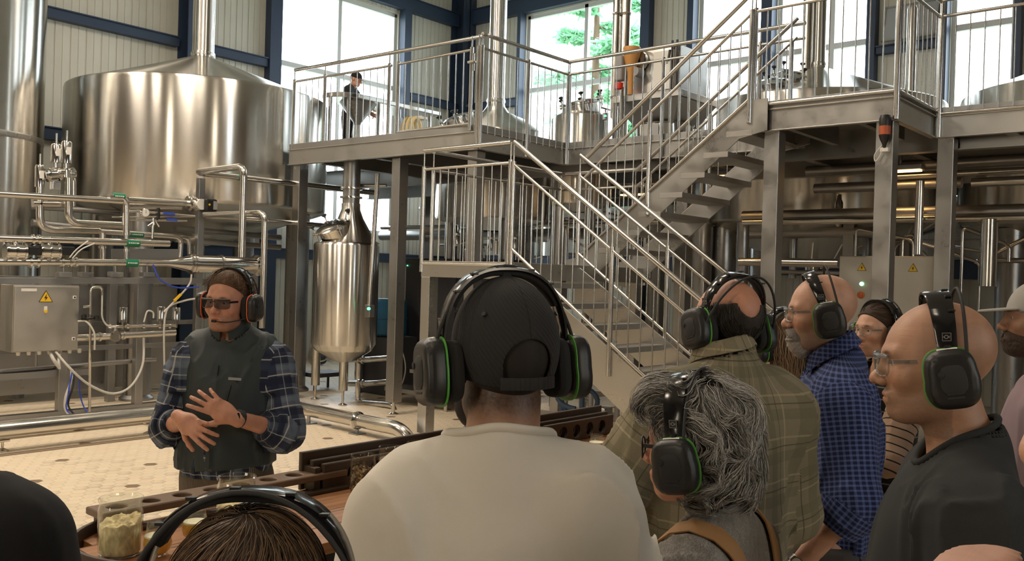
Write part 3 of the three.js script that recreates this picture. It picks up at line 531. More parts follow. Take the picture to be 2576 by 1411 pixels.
// small vessel under the deck
{
  const t = thing('yeast_vessel', 'slim steel vessel with a tilted manway and three round legs, under the deck', 'tank', undefined, V(SV.x, 0, SV.z)), r = 0.435;
  mesh('shell', lathe([[r - 0.05, 0.74], [r - 0.015, 0.8], [r, 0.83], [r, 2.13], [r - 0.015, 2.16], [r - 0.03, 2.17]], 72), M.tank, t);
  mesh('cone_roof', lathe([[r - 0.03, 2.17], [r - 0.1, 2.21], [0.17, 2.5], [0.125, 2.62], [0.125, 2.7]], 48, V(0.03, 0, 0.03)), M.tank, t);
  mesh('bottom', lathe([[0.05, 0.56], [0.15, 0.6], [r - 0.05, 0.74]], 40), M.tank, t);
  mesh('vapour_duct', rod(V(0.03, 2.66, 0.03), V(0.03, DK, 0.03), 0.115, 24), M.frame, t);
  mesh('duct_joint', [2.78, 2.9].map((y) => lathe([[0.115, y - 0.015], [0.15, y - 0.012], [0.15, y + 0.012], [0.115, y + 0.015]], 24, V(0.03, 0, 0.03))), M.pipe, t);
  manway(t, V(-0.2, 2.3, 0.02), V(-0.6, 1, 0.0), 0.21, { n: 4 });
  for (const [px, py, yb] of [[785, 1003, 0], [862, 1020, 0], [905, 985, 0]]) {
    const q = onY(px, py, 0), x = (q.x - SV.x) * 0.9, z = (q.z - SV.z) * 0.9;
    mesh('leg', [rod(V(x, 0.2, z), V(x, 0.95, z), 0.06, 20), rod(V(x, 0.02, z), V(x, 0.22, z), 0.016), lathe([[0, 0], [0.06, 0], [0.06, 0.012], [0.025, 0.03]], 16, V(x, 0, z))], M.pipe, t);
  }
  mesh('vent_line', pipe([V(0.06, 2.6, -0.14), V(0.06, 2.95, -0.14), V(0.3, 2.95, 0.42)], 0.022, 0.1), M.pipe, t);
}
// tall tank at the left edge
{
  const p = at(-118, 300, 11.5), t = thing('storage_tank', 'tall plain steel tank at the left edge of the picture', 'tank', undefined, V(p.x, 0, p.z)), r = 1.04;
  mesh('shell', lathe([[0.3, 0.9], [r, 1.3], [r, 8.0], [r * 0.9, 8.25], [0.2, 8.45], [0, 8.46]], 96), M.tank, t);
  mesh('weld_band', lathe([[r, 3.33], [r + 0.003, 3.335], [r + 0.003, 3.405], [r, 3.41]], 96), M.plate, t);
  for (let i = 0; i < 7; i++) { const a = -0.9 + i * 0.24 + rr(-0.06, 0.06); mesh('weld_patch', turned(box(rr(0.09, 0.2), 0.05, 0.006, 0, 3.37, r + 0.003, 0.002), 0, a, 0), M.frame, t); }
  for (let i = 0; i < 3; i++) { const a = i * 2.1 + 0.5; mesh('leg', rod(V(Math.cos(a) * 0.8, 0, Math.sin(a) * 0.8), V(Math.cos(a) * 0.8, 1.25, Math.sin(a) * 0.8), 0.09, 16), M.frame, t); }
}
// work table on the deck
{
  const t = thing('hopper_table', 'long steel work table with a funnel under its rounded end, in front of the worker', 'table');
  const a = at(838, 236, 13.3), b = at(1105, 270, 14.7), y = 4.44, zc = -10.9, hw = 0.33;
  const s = new THREE.Shape(); s.absarc(a.x + hw, -zc, hw, Math.PI / 2, Math.PI * 1.5); s.lineTo(b.x, -zc - hw); s.lineTo(b.x, -zc + hw);
  const g = new THREE.ExtrudeGeometry(s, { depth: 0.05, bevelSize: 0.012, bevelThickness: 0.012, bevelSegments: 2, curveSegments: 20 }); turned(g, -Math.PI / 2, 0, 0, V(0, y - 0.05, 0)); mesh('table_top', uvBox(g), M.rail, t);
  const fc = at(912, 260, 13.75);
  mesh('funnel', lathe([[0.05, y - 0.42], [0.06, y - 0.36], [0.29, y - 0.06]], 4 * 8, V(fc.x, 0, zc)), M.plate, t);
  mesh('discharge_pipe', [rod(V(fc.x, DK - 0.1, zc), V(fc.x, y - 0.38, zc), 0.055, 16), box(0.12, 0.08, 0.16, fc.x, DK + 0.28, zc, 0.01), rod(V(fc.x - 0.2, DK + 0.3, zc), V(fc.x + 0.2, DK + 0.3, zc), 0.02)], M.pipe, t);
  for (const [x, z] of [[a.x + 0.22, zc + 0.22], [a.x + 0.22, zc - 0.22], [(a.x + b.x) / 2 + 0.2, zc + 0.25], [(a.x + b.x) / 2 + 0.2, zc - 0.25], [b.x - 0.15, zc + 0.25], [b.x - 0.15, zc - 0.25]]) mesh('leg', rod(V(x, DK, z), V(x, y - 0.05, z), 0.028, 12), M.rail, t);
}
{
  const c = at(1022, 330, 14.3), pts = [];
  for (let i = 0; i <= 60; i++) { const a = i / 60 * Math.PI * 5; pts.push(V(c.x + Math.cos(a) * 0.13 + i * 0.001, c.y - 0.05 + Math.sin(a) * 0.26, c.z + i * 0.003)); }
  single('hose', sweep(pts, 0.028, 10), M.yellowHose, 'coil of pale yellow hose hanging behind the gate on the deck', 'hose');
  single('hose_reel', [rod(at(1030, 300, 14.35), at(1062, 298, 14.35), 0.05, 16), lathe([[0, -0.02], [0.08, -0.02], [0.08, 0.02], [0, 0.02]], 20, at(1062, 298, 14.35)), rod(V(c.x, DK, c.z), V(c.x, at(1030, 300, 14.35).y, c.z), 0.02)], M.white, 'white hose holder on a stand above the yellow hose coil', 'holder');
}
// board leaning on the wall girt at right
{
  const z0 = rz(2236), z1 = rz(2372), g = [slab(-0.01, 0.01, 0, 0.62, z0, z1, 0.002)];
  const t = thing('drawing_board', 'grey framed drawing board leaning on the wall girt at upper right', 'board', undefined, V(XW - 0.34, 5.79, 0)); t.rotation.z = -0.25;
  mesh('board', g, std({ color: lin(0.36, 0.37, 0.38), roughness: 0.5 }), t);
  mesh('board_frame', [slab(-0.02, 0.012, 0, 0.03, z0, z1), slab(-0.02, 0.012, 0.59, 0.62, z0, z1), slab(-0.02, 0.012, 0, 0.62, z0, z0 + 0.03), slab(-0.02, 0.012, 0, 0.62, z1 - 0.03, z1)], M.frame, t);
}
{
  const p = at(2290, 190, 11.6); single('stack', lathe([[0.06, DK], [0.06, 5.4], [0.045, 5.44], [0, 5.45]], 20, V(p.x, 0, p.z)), M.pipe, 'short capped steel pipe standing between the two big kettles at right', 'pipe');
}

// ---------- pipework skid at left ----------
const SZ = -10.4;
const sk = (px, py, z = SZ) => onZ(px, py, z);
const run = (label, pts, r, o = {}) => single(o.name ?? 'pipe', [sweep(bent(pts, o.bend ?? 0.1), r, o.seg ?? 14), ...(o.extra ?? [])], o.mat ?? M.pipe, label, o.cat ?? 'pipe', o.group);
// a ring clamp round a pipe at p, along direction d
const ring = (p, d, r, w = 0.03) => { const e = d.clone().normalize().multiplyScalar(w / 2); return sweep([p.clone().sub(e), p.clone().sub(e.clone().multiplyScalar(0.6)), p.clone().addScaledVector(e, 0.6), p.clone().add(e)], [r * 0.8, r, r, r * 0.8], 18); };
function marker(px, py, w, label, z = SZ, h = 0.035) {                               // green flow label wrapped on a pipe
  const p = sk(px, py, z), t = thing('pipe_label', label, 'label', undefined, p), g = 0.004;
  mesh('band', sweep([V(-w / 2, 0, 0), V(w / 2, 0, 0)], h + g, 16), M.green, t);
  for (const x of [-w / 2 + 0.025, w / 2 - 0.025]) mesh('arrow', extrude([[x - 0.01, -0.01], [x + 0.012, 0], [x - 0.01, 0.01]], 0.002, 0).translate(0, 0, h + 0.003), M.white, t);
  mesh('lettering', slabs(w), M.white, t);
  function slabs(w) { const out = []; let x = -w * 0.26; while (x < w * 0.26) { const l = 0.008 + hash(px, Math.round(x * 1000)) * 0.012; out.push(box(l, 0.014, 0.002, x + l / 2, 0, h + 0.0045, 0)); x += l + 0.006; } return out; }
}
{
  const t = thing('skid_frame', 'steel frame of square posts and beams that carries the pipework at left', 'frame');
  const post = (px, yTop, w, z = SZ) => { const x = sk(px, 900, z).x; mesh('post', box(w, yTop, w, x, yTop / 2, z, 0.006), M.frame, t); };
  const beam = (p0, p1, h, d) => mesh('beam', bar(p0, p1, d, h), M.frame, t);
  post(156, 0.78, 0.1, -10.6); post(347, 1.62, 0.1, -10.6); post(278, 1.7, 0.1, -11.6); post(493, 2.95, 0.085, -10.75); post(-40, 1.7, 0.1, -10.6);
  beam(sk(-60, 706, SZ), sk(505, 706, SZ), 0.07, 0.08); beam(V(2.5, 0.05, -10.6), V(6.6, 0.05, -10.6), 0.1, 0.12); beam(V(3.4, 1.58, -11.6), V(6.9, 1.58, -11.6), 0.08, 0.08);
  beam(V(3.2, 0.75, -11.2), V(6.6, 0.75, -11.2), 0.06, 0.06); beam(V(3.5, 1.0, -11.9), V(6.9, 1.0, -11.9), 0.06, 0.06); beam(sk(280, 640, -10.9), sk(455, 640, -10.9), 0.14, 0.02);
  for (const px of [160, 215, 290, 370]) { const p = sk(px, 690); mesh('bracket', [box(0.14, 0.05, 0.12, p.x, p.y, p.z, 0.004), rod(p, V(p.x, p.y + 0.12, p.z), 0.012)], M.frame, t); }
}
// the main runs
run('long upper pipe across the left skid at tank-bottom height', [sk(-70, 484), sk(308, 506)], 0.037);
run('pipe bending down from the green-labelled stub at the end of the long upper pipe', [sk(274, 494), sk(318, 497), sk(318, 592)], 0.037, { extra: [ring(sk(318, 588), V(0, 1, 0), 0.05)] });
run('twin upper pipe, top one, running to the black valve drive', [sk(322, 503, SZ - 0.3), sk(478, 512, SZ - 0.3)], 0.04);
run('twin upper pipe, lower one, running to the black valve drive', [sk(322, 519, SZ - 0.35), sk(455, 521, SZ - 0.35)], 0.036);
run('upper of the two long clamped pipes left of the guide', [sk(-70, 598), sk(425, 613)], 0.042, { extra: [ring(sk(82, 603), V(1, 0, 0), 0.06), ring(sk(97, 603.5), V(1, 0, 0), 0.06)] });
run('lower of the two long clamped pipes, running into the steel filter housing', [sk(-70, 658), sk(445, 662)], 0.042, { extra: [76, 94, 156, 176, 190].map((x) => ring(sk(x, 660.5), V(1, 0, 0), 0.06)) });
run('bent pipe with two downturned legs behind the upper clamped pipe', [sk(252, 583, SZ - 0.5), sk(420, 593, SZ - 0.5), sk(456, 597, SZ - 0.5), sk(452, 655, SZ - 0.5)], 0.034);
run('thin bent pipe turning down beside the tall square post', [sk(395, 594, SZ - 0.55), sk(475, 596, SZ - 0.55), sk(477, 650, SZ - 0.55)], 0.026);
run('upright branch pipe rising between the two clamped pipes, left one', [sk(258, 586, SZ - 0.4), sk(259, 655, SZ - 0.4)], 0.034, { extra: [ring(sk(258, 622, SZ - 0.4), V(0, 1, 0), 0.05), ring(sk(258, 612, SZ - 0.4), V(0, 1, 0), 0.05)] });
run('upright branch pipe rising between the two clamped pipes, right one', [sk(318, 592, SZ - 0.2), sk(318, 655, SZ - 0.2)], 0.03, { extra: [ring(sk(318, 630, SZ - 0.2), V(0, 1, 0), 0.046)] });
run('short pipe turning down right of the tall square post', [sk(470, 600, SZ - 0.8), sk(505, 600, SZ - 0.8), sk(505, 660, SZ - 0.8)], 0.03);
run('pipe dropping from the valve cluster and turning right below the big kettle', [sk(150, 432, -11), sk(173, 432, -11), sk(172, 561, -11), sk(308, 567, -11)], 0.046, { bend: 0.14 });
run('dark pipe dropping from the left valve and turning right in front of the storage tank', [sk(101, 470, -11.1), sk(100, 577, -11.1), sk(250, 581, -11.1)], 0.045, { bend: 0.16 });
run('short level pipe between the left valve and the dropping pipe', [sk(82, 512, -11.1), sk(170, 514, -11.1)], 0.045);
run('second dropping pipe behind the valve cluster', [sk(160, 440, -11.25), sk(184, 446, -11.25), sk(184, 520, -11.25)], 0.036);
{
  const p0 = sk(492, 433, -10.42), x = p0.x, p1 = onX(614, 418, x), b = V(p1.x, 1.92, p1.z);
  run('tall looping pipe that rises from the filter housing and turns back under the deck', [V(8.9, p0.y, p0.z), p0, p1, b], 0.042, { bend: 0.13 });
  const q0 = sk(505, 541, -10.45), q1 = onX(667, 535, q0.x);
  run('lower looping pipe bending down right of the tall looping pipe', [V(8.6, q0.y - 0.02, q0.z), q0, q1, V(q1.x, 1.1, q1.z)], 0.036, { bend: 0.13 });
}
{ // filter housing
  const a = sk(420, 662), b = sk(654, 668), L = b.x - a.x, t = thing('filter_housing', 'fat steel filter housing with a conical inlet, just above the head of the guide', 'filter', undefined, a), P = (s) => V(L * s, (b.y - a.y) * s, 0);
  mesh('inlet_cone', sweep([P(0), P(0.12), P(0.2), P(0.23)], [0.04, 0.075, 0.1, 0.1], 32), M.chrome, t);
  mesh('housing', sweep([P(0.23), P(0.97)], 0.112, 40), M.chrome, t);
  for (const s of [0.24, 0.27, 0.55]) mesh('clamp_ring', ring(P(s), V(1, 0, 0), 0.128, 0.045), M.pipe, t);
  mesh('end_flange', sweep([P(0.93), P(0.94), P(0.97), P(1), P(1)], [0.112, 0.14, 0.14, 0.13, 0.0], 40), M.chrome, t);
}
{ // valve drive
  const p = sk(492, 514, SZ - 0.3), t = thing('valve_drive', 'black valve drive box with a round white flange, on the tall square post', 'valve', undefined, p);
  mesh('valve_body', [sweep([V(-0.1, 0, 0), V(0.06, 0, 0)], 0.06, 20), ring(V(-0.1, 0, 0), V(1, 0, 0), 0.1, 0.03), ring(V(-0.02, 0, 0), V(1, 0, 0), 0.1, 0.03)], M.pipe, t);
  const d = mesh('drive', box(0.17, 0.17, 0.17, 0.14, -0.005, 0.08, 0.03), M.black, t); mesh('nameplate', box(0.06, 0.11, 0.004, 0.185, -0.005, 0.167, 0.002), M.greyDuct, d); mesh('indicator', lathe([[0, 0], [0.014, 0], [0.014, 0.006], [0, 0.008]], 16).rotateX(Math.PI / 2).translate(0.1, 0, 0.166), M.yellow, d);
  mesh('collar', sweep([V(0.03, 0, 0.02), V(0.03, 0, 0.11)], 0.07, 20), M.white, t);
}
function actuator(px, py, h, r, label, z) { // valve with an upright cylinder drive and a stem
  const p = sk(px, py, z), t = thing('valve', label, 'valve', undefined, p);
  mesh('actuator', [lathe([[0, 0.1], [r, 0.1], [r, 0.1 + h], [r * 0.8, 0.12 + h], [0, 0.12 + h]], 24), lathe([[r * 0.5, 0], [r * 0.5, 0.1]], 16)], M.chrome, t);
  mesh('stem', rod(V(0, 0.1 + h, 0), V(0, 0.25 + h, 0), 0.012), M.pipe, t);
  mesh('valve_body', [lathe([[0, -0.08], [r * 0.9, -0.07], [r * 0.9, 0.02], [r * 0.5, 0.04]], 20), sweep([V(-r * 1.5, -0.03, 0), V(r * 1.5, -0.03, 0)], 0.045, 14)], M.pipe, t);
  mesh('label_plate', box(r * 0.9, 0.09, 0.004, 0, 0.1 + h * 0.6, r + 0.002, 0.001), M.white, t);
}
actuator(99, 492, 0.24, 0.055, 'leftmost upright valve beside the storage tank, lower than its neighbours', -11.1);
actuator(140, 430, 0.2, 0.06, 'middle upright valve of the cluster by the big kettle', -11.15);
actuator(166, 432, 0.24, 0.06, 'right upright valve of the cluster with the highest stem', -11);
{ const p = sk(140, 440, -11.05); single('valve_cluster', [sweep([sk(112, 440, -11.05), sk(188, 436, -11.05)], 0.06, 18), ring(sk(122, 440, -11.05), V(1, 0, 0), 0.085, 0.03), ring(sk(150, 438, -11.05), V(1, 0, 0), 0.085, 0.03), ring(sk(180, 437, -11.05), V(1, 0, 0), 0.085, 0.04), box(0.1, 0.1, 0.08, p.x, p.y - 0.13, p.z, 0.01)], M.chrome, 'clamped manifold block under the three upright valves by the big kettle', 'manifold'); }
for (const [px, lab] of [[38, 'left round butterfly valve between the two clamped pipes'], [124, 'right round butterfly valve between the two clamped pipes']]) {
  const p = sk(px, 633), t = thing('butterfly_valve', lab, 'valve', undefined, p);
  mesh('disc_body', [sweep([V(-0.09, 0, 0), V(0.09, 0, 0)], 0.085, 24), ring(V(-0.09, 0, 0), V(1, 0, 0), 0.1, 0.03), ring(V(0, 0, 0), V(1, 0, 0), 0.105, 0.03), ring(V(0.09, 0, 0), V(1, 0, 0), 0.1, 0.03)], M.chrome, t);
  mesh('drive', box(0.15, 0.1, 0.1, 0.2, 0.02, -0.02, 0.02), M.black, t);
  mesh('neck', rod(V(0, -0.13, 0), V(0, 0.16, 0), 0.035, 16), M.pipe, t);
}
{ // pressure gauge line
  const p = sk(362, 535), t = thing('gauge_line', 'thin sampling line with a round dial gauge and two blue handles', 'gauge line');
  mesh('line', [sweep(bent([sk(310, 566), sk(310, 533), sk(340, 531), sk(490, 544)], 0.06), 0.014, 10), sweep([sk(282, 546), sk(490, 545)], 0.009, 8), sweep([sk(318, 553), sk(470, 556)], 0.012, 8), rod(sk(386, 548), sk(383, 600), 0.016)], M.pipe, t);
  const d = mesh('dial', [lathe([[0, -0.02], [0.05, -0.02], [0.052, 0.015], [0.046, 0.018]], 24).rotateX(Math.PI / 2).translate(p.x, p.y, p.z + 0.03)], M.chrome, t);
  mesh('dial_face', rod(V(p.x, p.y, p.z + 0.036), V(p.x, p.y, p.z + 0.047), 0.045, 24), M.white, d); mesh('needle', box(0.004, 0.036, 0.002, p.x + 0.004, p.y + 0.01, p.z + 0.048, 0), M.black, d);
  for (const [a, b, y0, y1] of [[411, 440, 536, 539], [420, 446, 552, 554]]) mesh('blue_handle', bar(sk(a, y0, SZ + 0.02), sk(b, y1, SZ + 0.02), 0.012, 0.028, 0.003), M.blueHandle, t);
  mesh('clamp', box(0.03, 0.14, 0.05, sk(397, 537).x, sk(397, 537).y, SZ + 0.01, 0.01), M.black, t);
  mesh('tap', [rod(sk(386, 560), sk(372, 570), 0.02), rod(sk(392, 556), sk(400, 570), 0.012), lathe([[0, -0.02], [0.026, -0.018], [0.026, 0.02], [0, 0.024]], 14, sk(386, 562))], M.chrome, t);
}
marker(298, 494, 0.14, 'green flow label on the pipe stub above the long upper pipe'); marker(340, 590, 0.2, 'largest green flow label, on the bent pipe above the upper clamped pipe', SZ - 0.5, 0.034);
marker(333, 611.5, 0.16, 'green flow label on the upper clamped pipe', SZ, 0.042); marker(330, 661.5, 0.15, 'green flow label on the lower clamped pipe', SZ, 0.042);
marker(606, 446, 0.09, 'green flow label on the tall looping pipe below its top bend', -10.42, 0.042);
marker(583, 529, 0.14, 'green flow label right of the black valve drive, topmost of three', -11.4, 0.03); marker(575, 541, 0.16, 'green flow label behind the tall looping pipe, lowest of three', -11.2, 0.026);
for (const [a, b, z, r, l] of [[[520, 517], [800, 533], -11.4, 0.03, 'level pipe with a green label right of the black valve drive'], [[520, 530], [780, 545], -11.2, 0.026, 'level pipe with a green label just below its neighbour, right of the valve drive'], [[440, 575], [705, 598], -11.4, 0.045, 'dark level beam pipe below the big kettle, left of the deck post'], [[440, 602], [705, 622], -11.3, 0.04, 'lower dark level pipe below the big kettle, left of the deck post'], [[80, 560], [300, 585], -12.0, 0.05, 'dark level pipe behind the valve cluster, under the big kettle'], [[80, 520], [300, 535], -12.0, 0.035, 'thin dark level pipe under the rim of the big kettle at left']]) run(l, [sk(...a, z), sk(...b, z)], r, { mat: z < -11.25 ? M.frame : M.pipe });
// control box
{
  const p0 = sk(34, 717, SZ + 0.05), p1 = sk(195, 880, SZ + 0.05), w = p1.x - p0.x, h = p0.y - p1.y, t = thing('control_box', 'brushed steel control box with one yellow warning triangle, left of the guide', 'control box', undefined, V(p0.x, p1.y, SZ + 0.05));
  mesh('housing', box(w, h, 0.36, w / 2, h / 2, -0.18, 0.006), M.box, t);
  mesh('door', box(w - 0.01, h - 0.02, 0.02, w / 2, h / 2, 0.012, 0.006), M.box, t);
  for (const y of [0.13, h - 0.13]) { const k = mesh('latch', box(0.035, 0.035, 0.012, w - 0.06, y, 0.026, 0.003), M.white, t); mesh('key_slot', box(0.018, 0.018, 0.004, w - 0.06, y, 0.033, 0.001), M.black, k); }
  mesh('nameplate', box(0.16, 0.03, 0.003, 0.15, h - 0.05, 0.024, 0.001), M.white, t);
  warning(t, V(w * 0.47, h - 0.14, 0.024), 0.15);
  const k = mesh('key_lock', box(0.035, 0.05, 0.012, w * 0.47, h - 0.255, 0.026, 0.004), M.white, t); mesh('lock_disc', lathe([[0, 0], [0.018, 0], [0.018, 0.01], [0, 0.012]], 16).rotateX(Math.PI / 2).translate(w * 0.47, h - 0.285, 0.026), M.yellow, k);
  for (let i = 0; i < 7; i++) mesh('cable_gland', [lathe([[0.018, -0.05], [0.022, -0.03], [0.022, 0]], 12, V(0.12 + i * 0.11, 0, -0.15))], M.white, t);
}
function warning(t, p, s, turn = 0) {                                                // yellow triangle with a black rim and a bolt
  const h = s * 0.866, tri = (k, z) => { const g = extrude([[-s / 2 * k, -h / 3 * k], [s / 2 * k, -h / 3 * k], [0, h * 2 / 3 * k]], 0.002, 0); g.translate(0, 0, z); if (turn) g.rotateY(turn); g.translate(p.x, p.y, p.z); return g; };
  const m = mesh('warning_sign', tri(1, 0), M.black, t); mesh('sign_face', tri(0.86, 0.0012), M.yellow, m);
  const b = extrude([[0.06, 0.36], [-0.13, -0.02], [-0.01, 0.02], [-0.06, -0.22], [0.13, 0.1], [0.01, 0.07]].map(([x, y]) => [x * s * 1.05, y * s * 0.9]), 0.002, 0); b.translate(0, 0, 0.0024); if (turn) b.rotateY(turn); b.translate(p.x, p.y, p.z); mesh('sign_bolt', b, M.black, m);
}
// lower sampling pipework beside the box
run('low level pipe with a tee right of the control box', [sk(190, 850, -10.35), sk(440, 836, -10.35)], 0.042, { extra: [ring(sk(225, 848, -10.35), V(1, 0, 0), 0.055), ring(sk(250, 847, -10.35), V(1, 0, 0), 0.055), ring(sk(310, 843, -10.35), V(1, 0, 0), 0.055), sweep([sk(290, 844, -10.35), sk(291, 846, -10.2)], 0.05, 18), ring(sk(291, 846, -10.2), V(0, 0, 1), 0.065), rod(sk(290, 844, -10.35), sk(290, 825, -10.35), 0.03)] });
run('thin upper sampling pipe with small valves above the low level pipe', [sk(270, 822, -10.35), sk(440, 818, -10.35)], 0.02, { extra: [275, 320, 360, 400, 425].map((x) => ring(sk(x, 821, -10.35), V(1, 0, 0), 0.034)) });
run('thin upright pipe loop beside the control box', [sk(225, 1050, -10.5), sk(226, 900, -10.3), sk(228, 722, -10.3), sk(257, 722, -10.3), sk(257, 742, -10.3)], 0.016, { bend: 0.06 });
run('thin hose hanging from the pipe loop beside the control box', [sk(257, 742, -10.3), sk(256, 800, -10.3), sk(268, 820, -10.3), sk(292, 823, -10.3)], 0.01, { bend: 0.08, mat: M.cable, name: 'hose', cat: 'hose' });
{ const t = thing('sample_valve', 'small valve with black cross handles right of the control box', 'valve'), p = sk(232, 800, -10.28); mesh('stem', [rod(sk(226, 790, -10.3), sk(226, 812, -10.3), 0.025), rod(sk(208, 772, -10.3), sk(226, 770, -10.3), 0.016)], M.chrome, t); mesh('black_handle', [rod(sk(205, 804, -10.28), sk(246, 798, -10.28), 0.016), lathe([[0, -0.03], [0.03, -0.02], [0.03, 0.02], [0, 0.03]], 12, sk(211, 796, -10.26)), lathe([[0, -0.03], [0.03, -0.02], [0.03, 0.02], [0, 0.03]], 12, sk(243, 799, -10.26))], M.black, t); }
for (const [px, py, r, h, l] of [[310, 815, 0.045, 0.17, 'upright sensor cylinder above the low level pipe, leftmost of three'], [405, 812, 0.05, 0.17, 'upright sensor cylinder above the low level pipe, middle of three'], [443, 812, 0.05, 0.16, 'upright sensor cylinder above the low level pipe, nearest the guide']]) { const p = sk(px, py, -10.35), t = thing('sensor', l, 'sensor', undefined, p); mesh('body', [lathe([[0, 0.02], [r, 0.02], [r, 0.02 + h], [r * 0.9, 0.03 + h], [0, 0.03 + h]], 20), lathe([[0.02, -0.06], [0.02, 0.03]], 12)], M.chrome, t); mesh('sticker', box(0.03, 0.1, 0.003, -r * 0.7, h * 0.6, r * 0.75, 0.001), M.white, t); }
// cables
const cab = (label, pts, r = 0.012, mat = M.cable) => single('cable', sweep(curve(pts, 30), r, 8), mat, label, 'cable');
cab('white cable sagging from the box across to the post', [sk(140, 885, -10.35), sk(175, 925, -10.2), sk(225, 968, -10.2), sk(285, 990, -10.2), sk(325, 975, -10.2), sk(358, 920, -10.3), sk(362, 850, -10.4)], 0.014);
cab('white cable bundle strand hanging from the box, left strand', [sk(125, 885, -10.4), sk(135, 905, -10.3), sk(150, 925, -10.3)], 0.02);
cab('white cable bundle strand hanging from the box, right strand', [sk(150, 885, -10.4), sk(148, 910, -10.3), sk(150, 928, -10.3)], 0.018);
cab('grey cable dropping from the wire tray to the floor beam', [sk(180, 930, -10.3), sk(180, 955, -10.25), sk(165, 1000, -10.2), sk(165, 1030, -10.2), sk(188, 1055, -10.1)], 0.016);
cab('blue cable dropping from the wire tray beside the grey one', [sk(183, 930, -10.28), sk(172, 985, -10.2), sk(168, 1030, -10.18), sk(192, 1056, -10.1)], 0.009, M.blueHandle);
cab('black cable dropping from the wire tray', [sk(186, 930, -10.3), sk(184, 970, -10.2), sk(172, 1020, -10.2), sk(196, 1052, -10.1)], 0.01, M.rubber);
cab('thin blue cable curving down to the floor beam and along it behind the guide', [sk(200, 945, -10.3), sk(203, 1000, -10.3), sk(225, 1040, -10.2), sk(300, 1040, -10.2), sk(395, 1028, -10.3)], 0.008, M.blueHandle);
cab('white cable curving from the box side over the pipe', [sk(196, 808, -10.3), sk(215, 808, -10.25), sk(236, 835, -10.2), sk(238, 880, -10.2)], 0.011);
cab('thin pale cable looping up to the sensors', [sk(362, 810, -10.3), sk(372, 782, -10.3), sk(385, 786, -10.3), sk(386, 800, -10.3)], 0.01);
cab('blue air hose crossing in front of the tall leg near the guide', [sk(385, 665, -10.3), sk(400, 700, -10.25), sk(440, 722, -10.25), sk(500, 722, -10.3)], 0.009, M.blueHandle);
cab('pale hose rising behind the ear muff of the guide', [sk(500, 750, -10.3), sk(465, 756, -10.3), sk(425, 772, -10.3), sk(415, 800, -10.3), sk(414, 960, -10.35)], 0.012);
{ const a = sk(478, 712, -10.3), b = sk(432, 765, -10.3), t = thing('tagged_hose', 'clear hose with a yellow tag slanting up behind the guide', 'hose'); mesh('tube', sweep(curve([sk(482, 690, -10.3), a, b, sk(412, 785, -10.3)], 16), 0.012, 8), M.cable, t); mesh('yellow_tag', bar(sk(438, 757, -10.28), sk(455, 740, -10.28), 0.03, 0.03, 0.004), M.yellow, t); }
cab('white cable strand rising between the clamped pipes, left of its twin', [sk(175, 648, -10.35), sk(192, 628, -10.35), sk(222, 606, -10.35)], 0.008);
cab('white cable strand rising between the clamped pipes, right of its twin', [sk(182, 650, -10.33), sk(204, 628, -10.33), sk(238, 612, -10.33)], 0.008);
single('wire_tray', [slab(2.6, 4.75, 0.49, 0.5, -10.9, -10.6), slab(2.6, 4.75, 0.5, 0.56, -10.61, -10.6), rod(V(2.6, 0.54, -10.7), V(5.6, 0.62, -10.7), 0.03), rod(V(4.2, 0.5, -10.75), V(4.2, 0.85, -10.75), 0.015)], M.frame, 'cable tray with dark conduits below the control box', 'cable tray');
single('kick_panel', [slab(2.2, 6.6, 0.12, 1.5, -12.1, -12.04)], M.frame, 'steel back panel behind the pipework skid at left', 'panel');
// floor pipes
{
  const t = thing('floor_pipe', 'fat steel pipe lying along the floor on small feet, left of the guide', 'pipe'), y = 0.2, z = -9.12, r = 0.095;
  mesh('tube', sweep([V(1.8, y, z), V(6.1, y, z)], r, 28), M.pipe, t);
  for (const x of [3.28, 4.72, 2.0, 5.8]) mesh('foot', [rod(V(x, 0.02, z), V(x, y - r + 0.01, z), 0.014), lathe([[0, 0], [0.055, 0], [0.055, 0.012], [0.02, 0.03]], 16, V(x, 0, z)), box(0.1, 0.02, 0.1, x, y - r, z, 0.004)], M.pipe, t);
}
{
  const t = thing('floor_pipe', 'steel floor pipe with a clamp ring that turns down beside the landing leg', 'pipe'), y = 0.15, r = 0.075;
  mesh('tube', sweep(bent([V(6.45, y, -9.05), V(6.4, y, -7.3), V(6.42, y, -7.02), V(6.5, -0.1, -6.85)], 0.2), r, 28), M.pipe, t);
  mesh('clamp_ring', [ring(V(6.4, y, -7.72), V(0, 0, 1), 0.1, 0.05)], M.chrome, t);
  for (const z of [-7.72, -8.6]) mesh('foot', [rod(V(6.4, 0, z), V(6.4, y, z), 0.02), box(0.14, 0.015, 0.14, 6.4, 0.008, z, 0.003)], M.frame, t);
  mesh('drain_frame', slab(6.38, 7.6, 0.0, 0.012, -7.02, -6.82), M.dark, t);
}
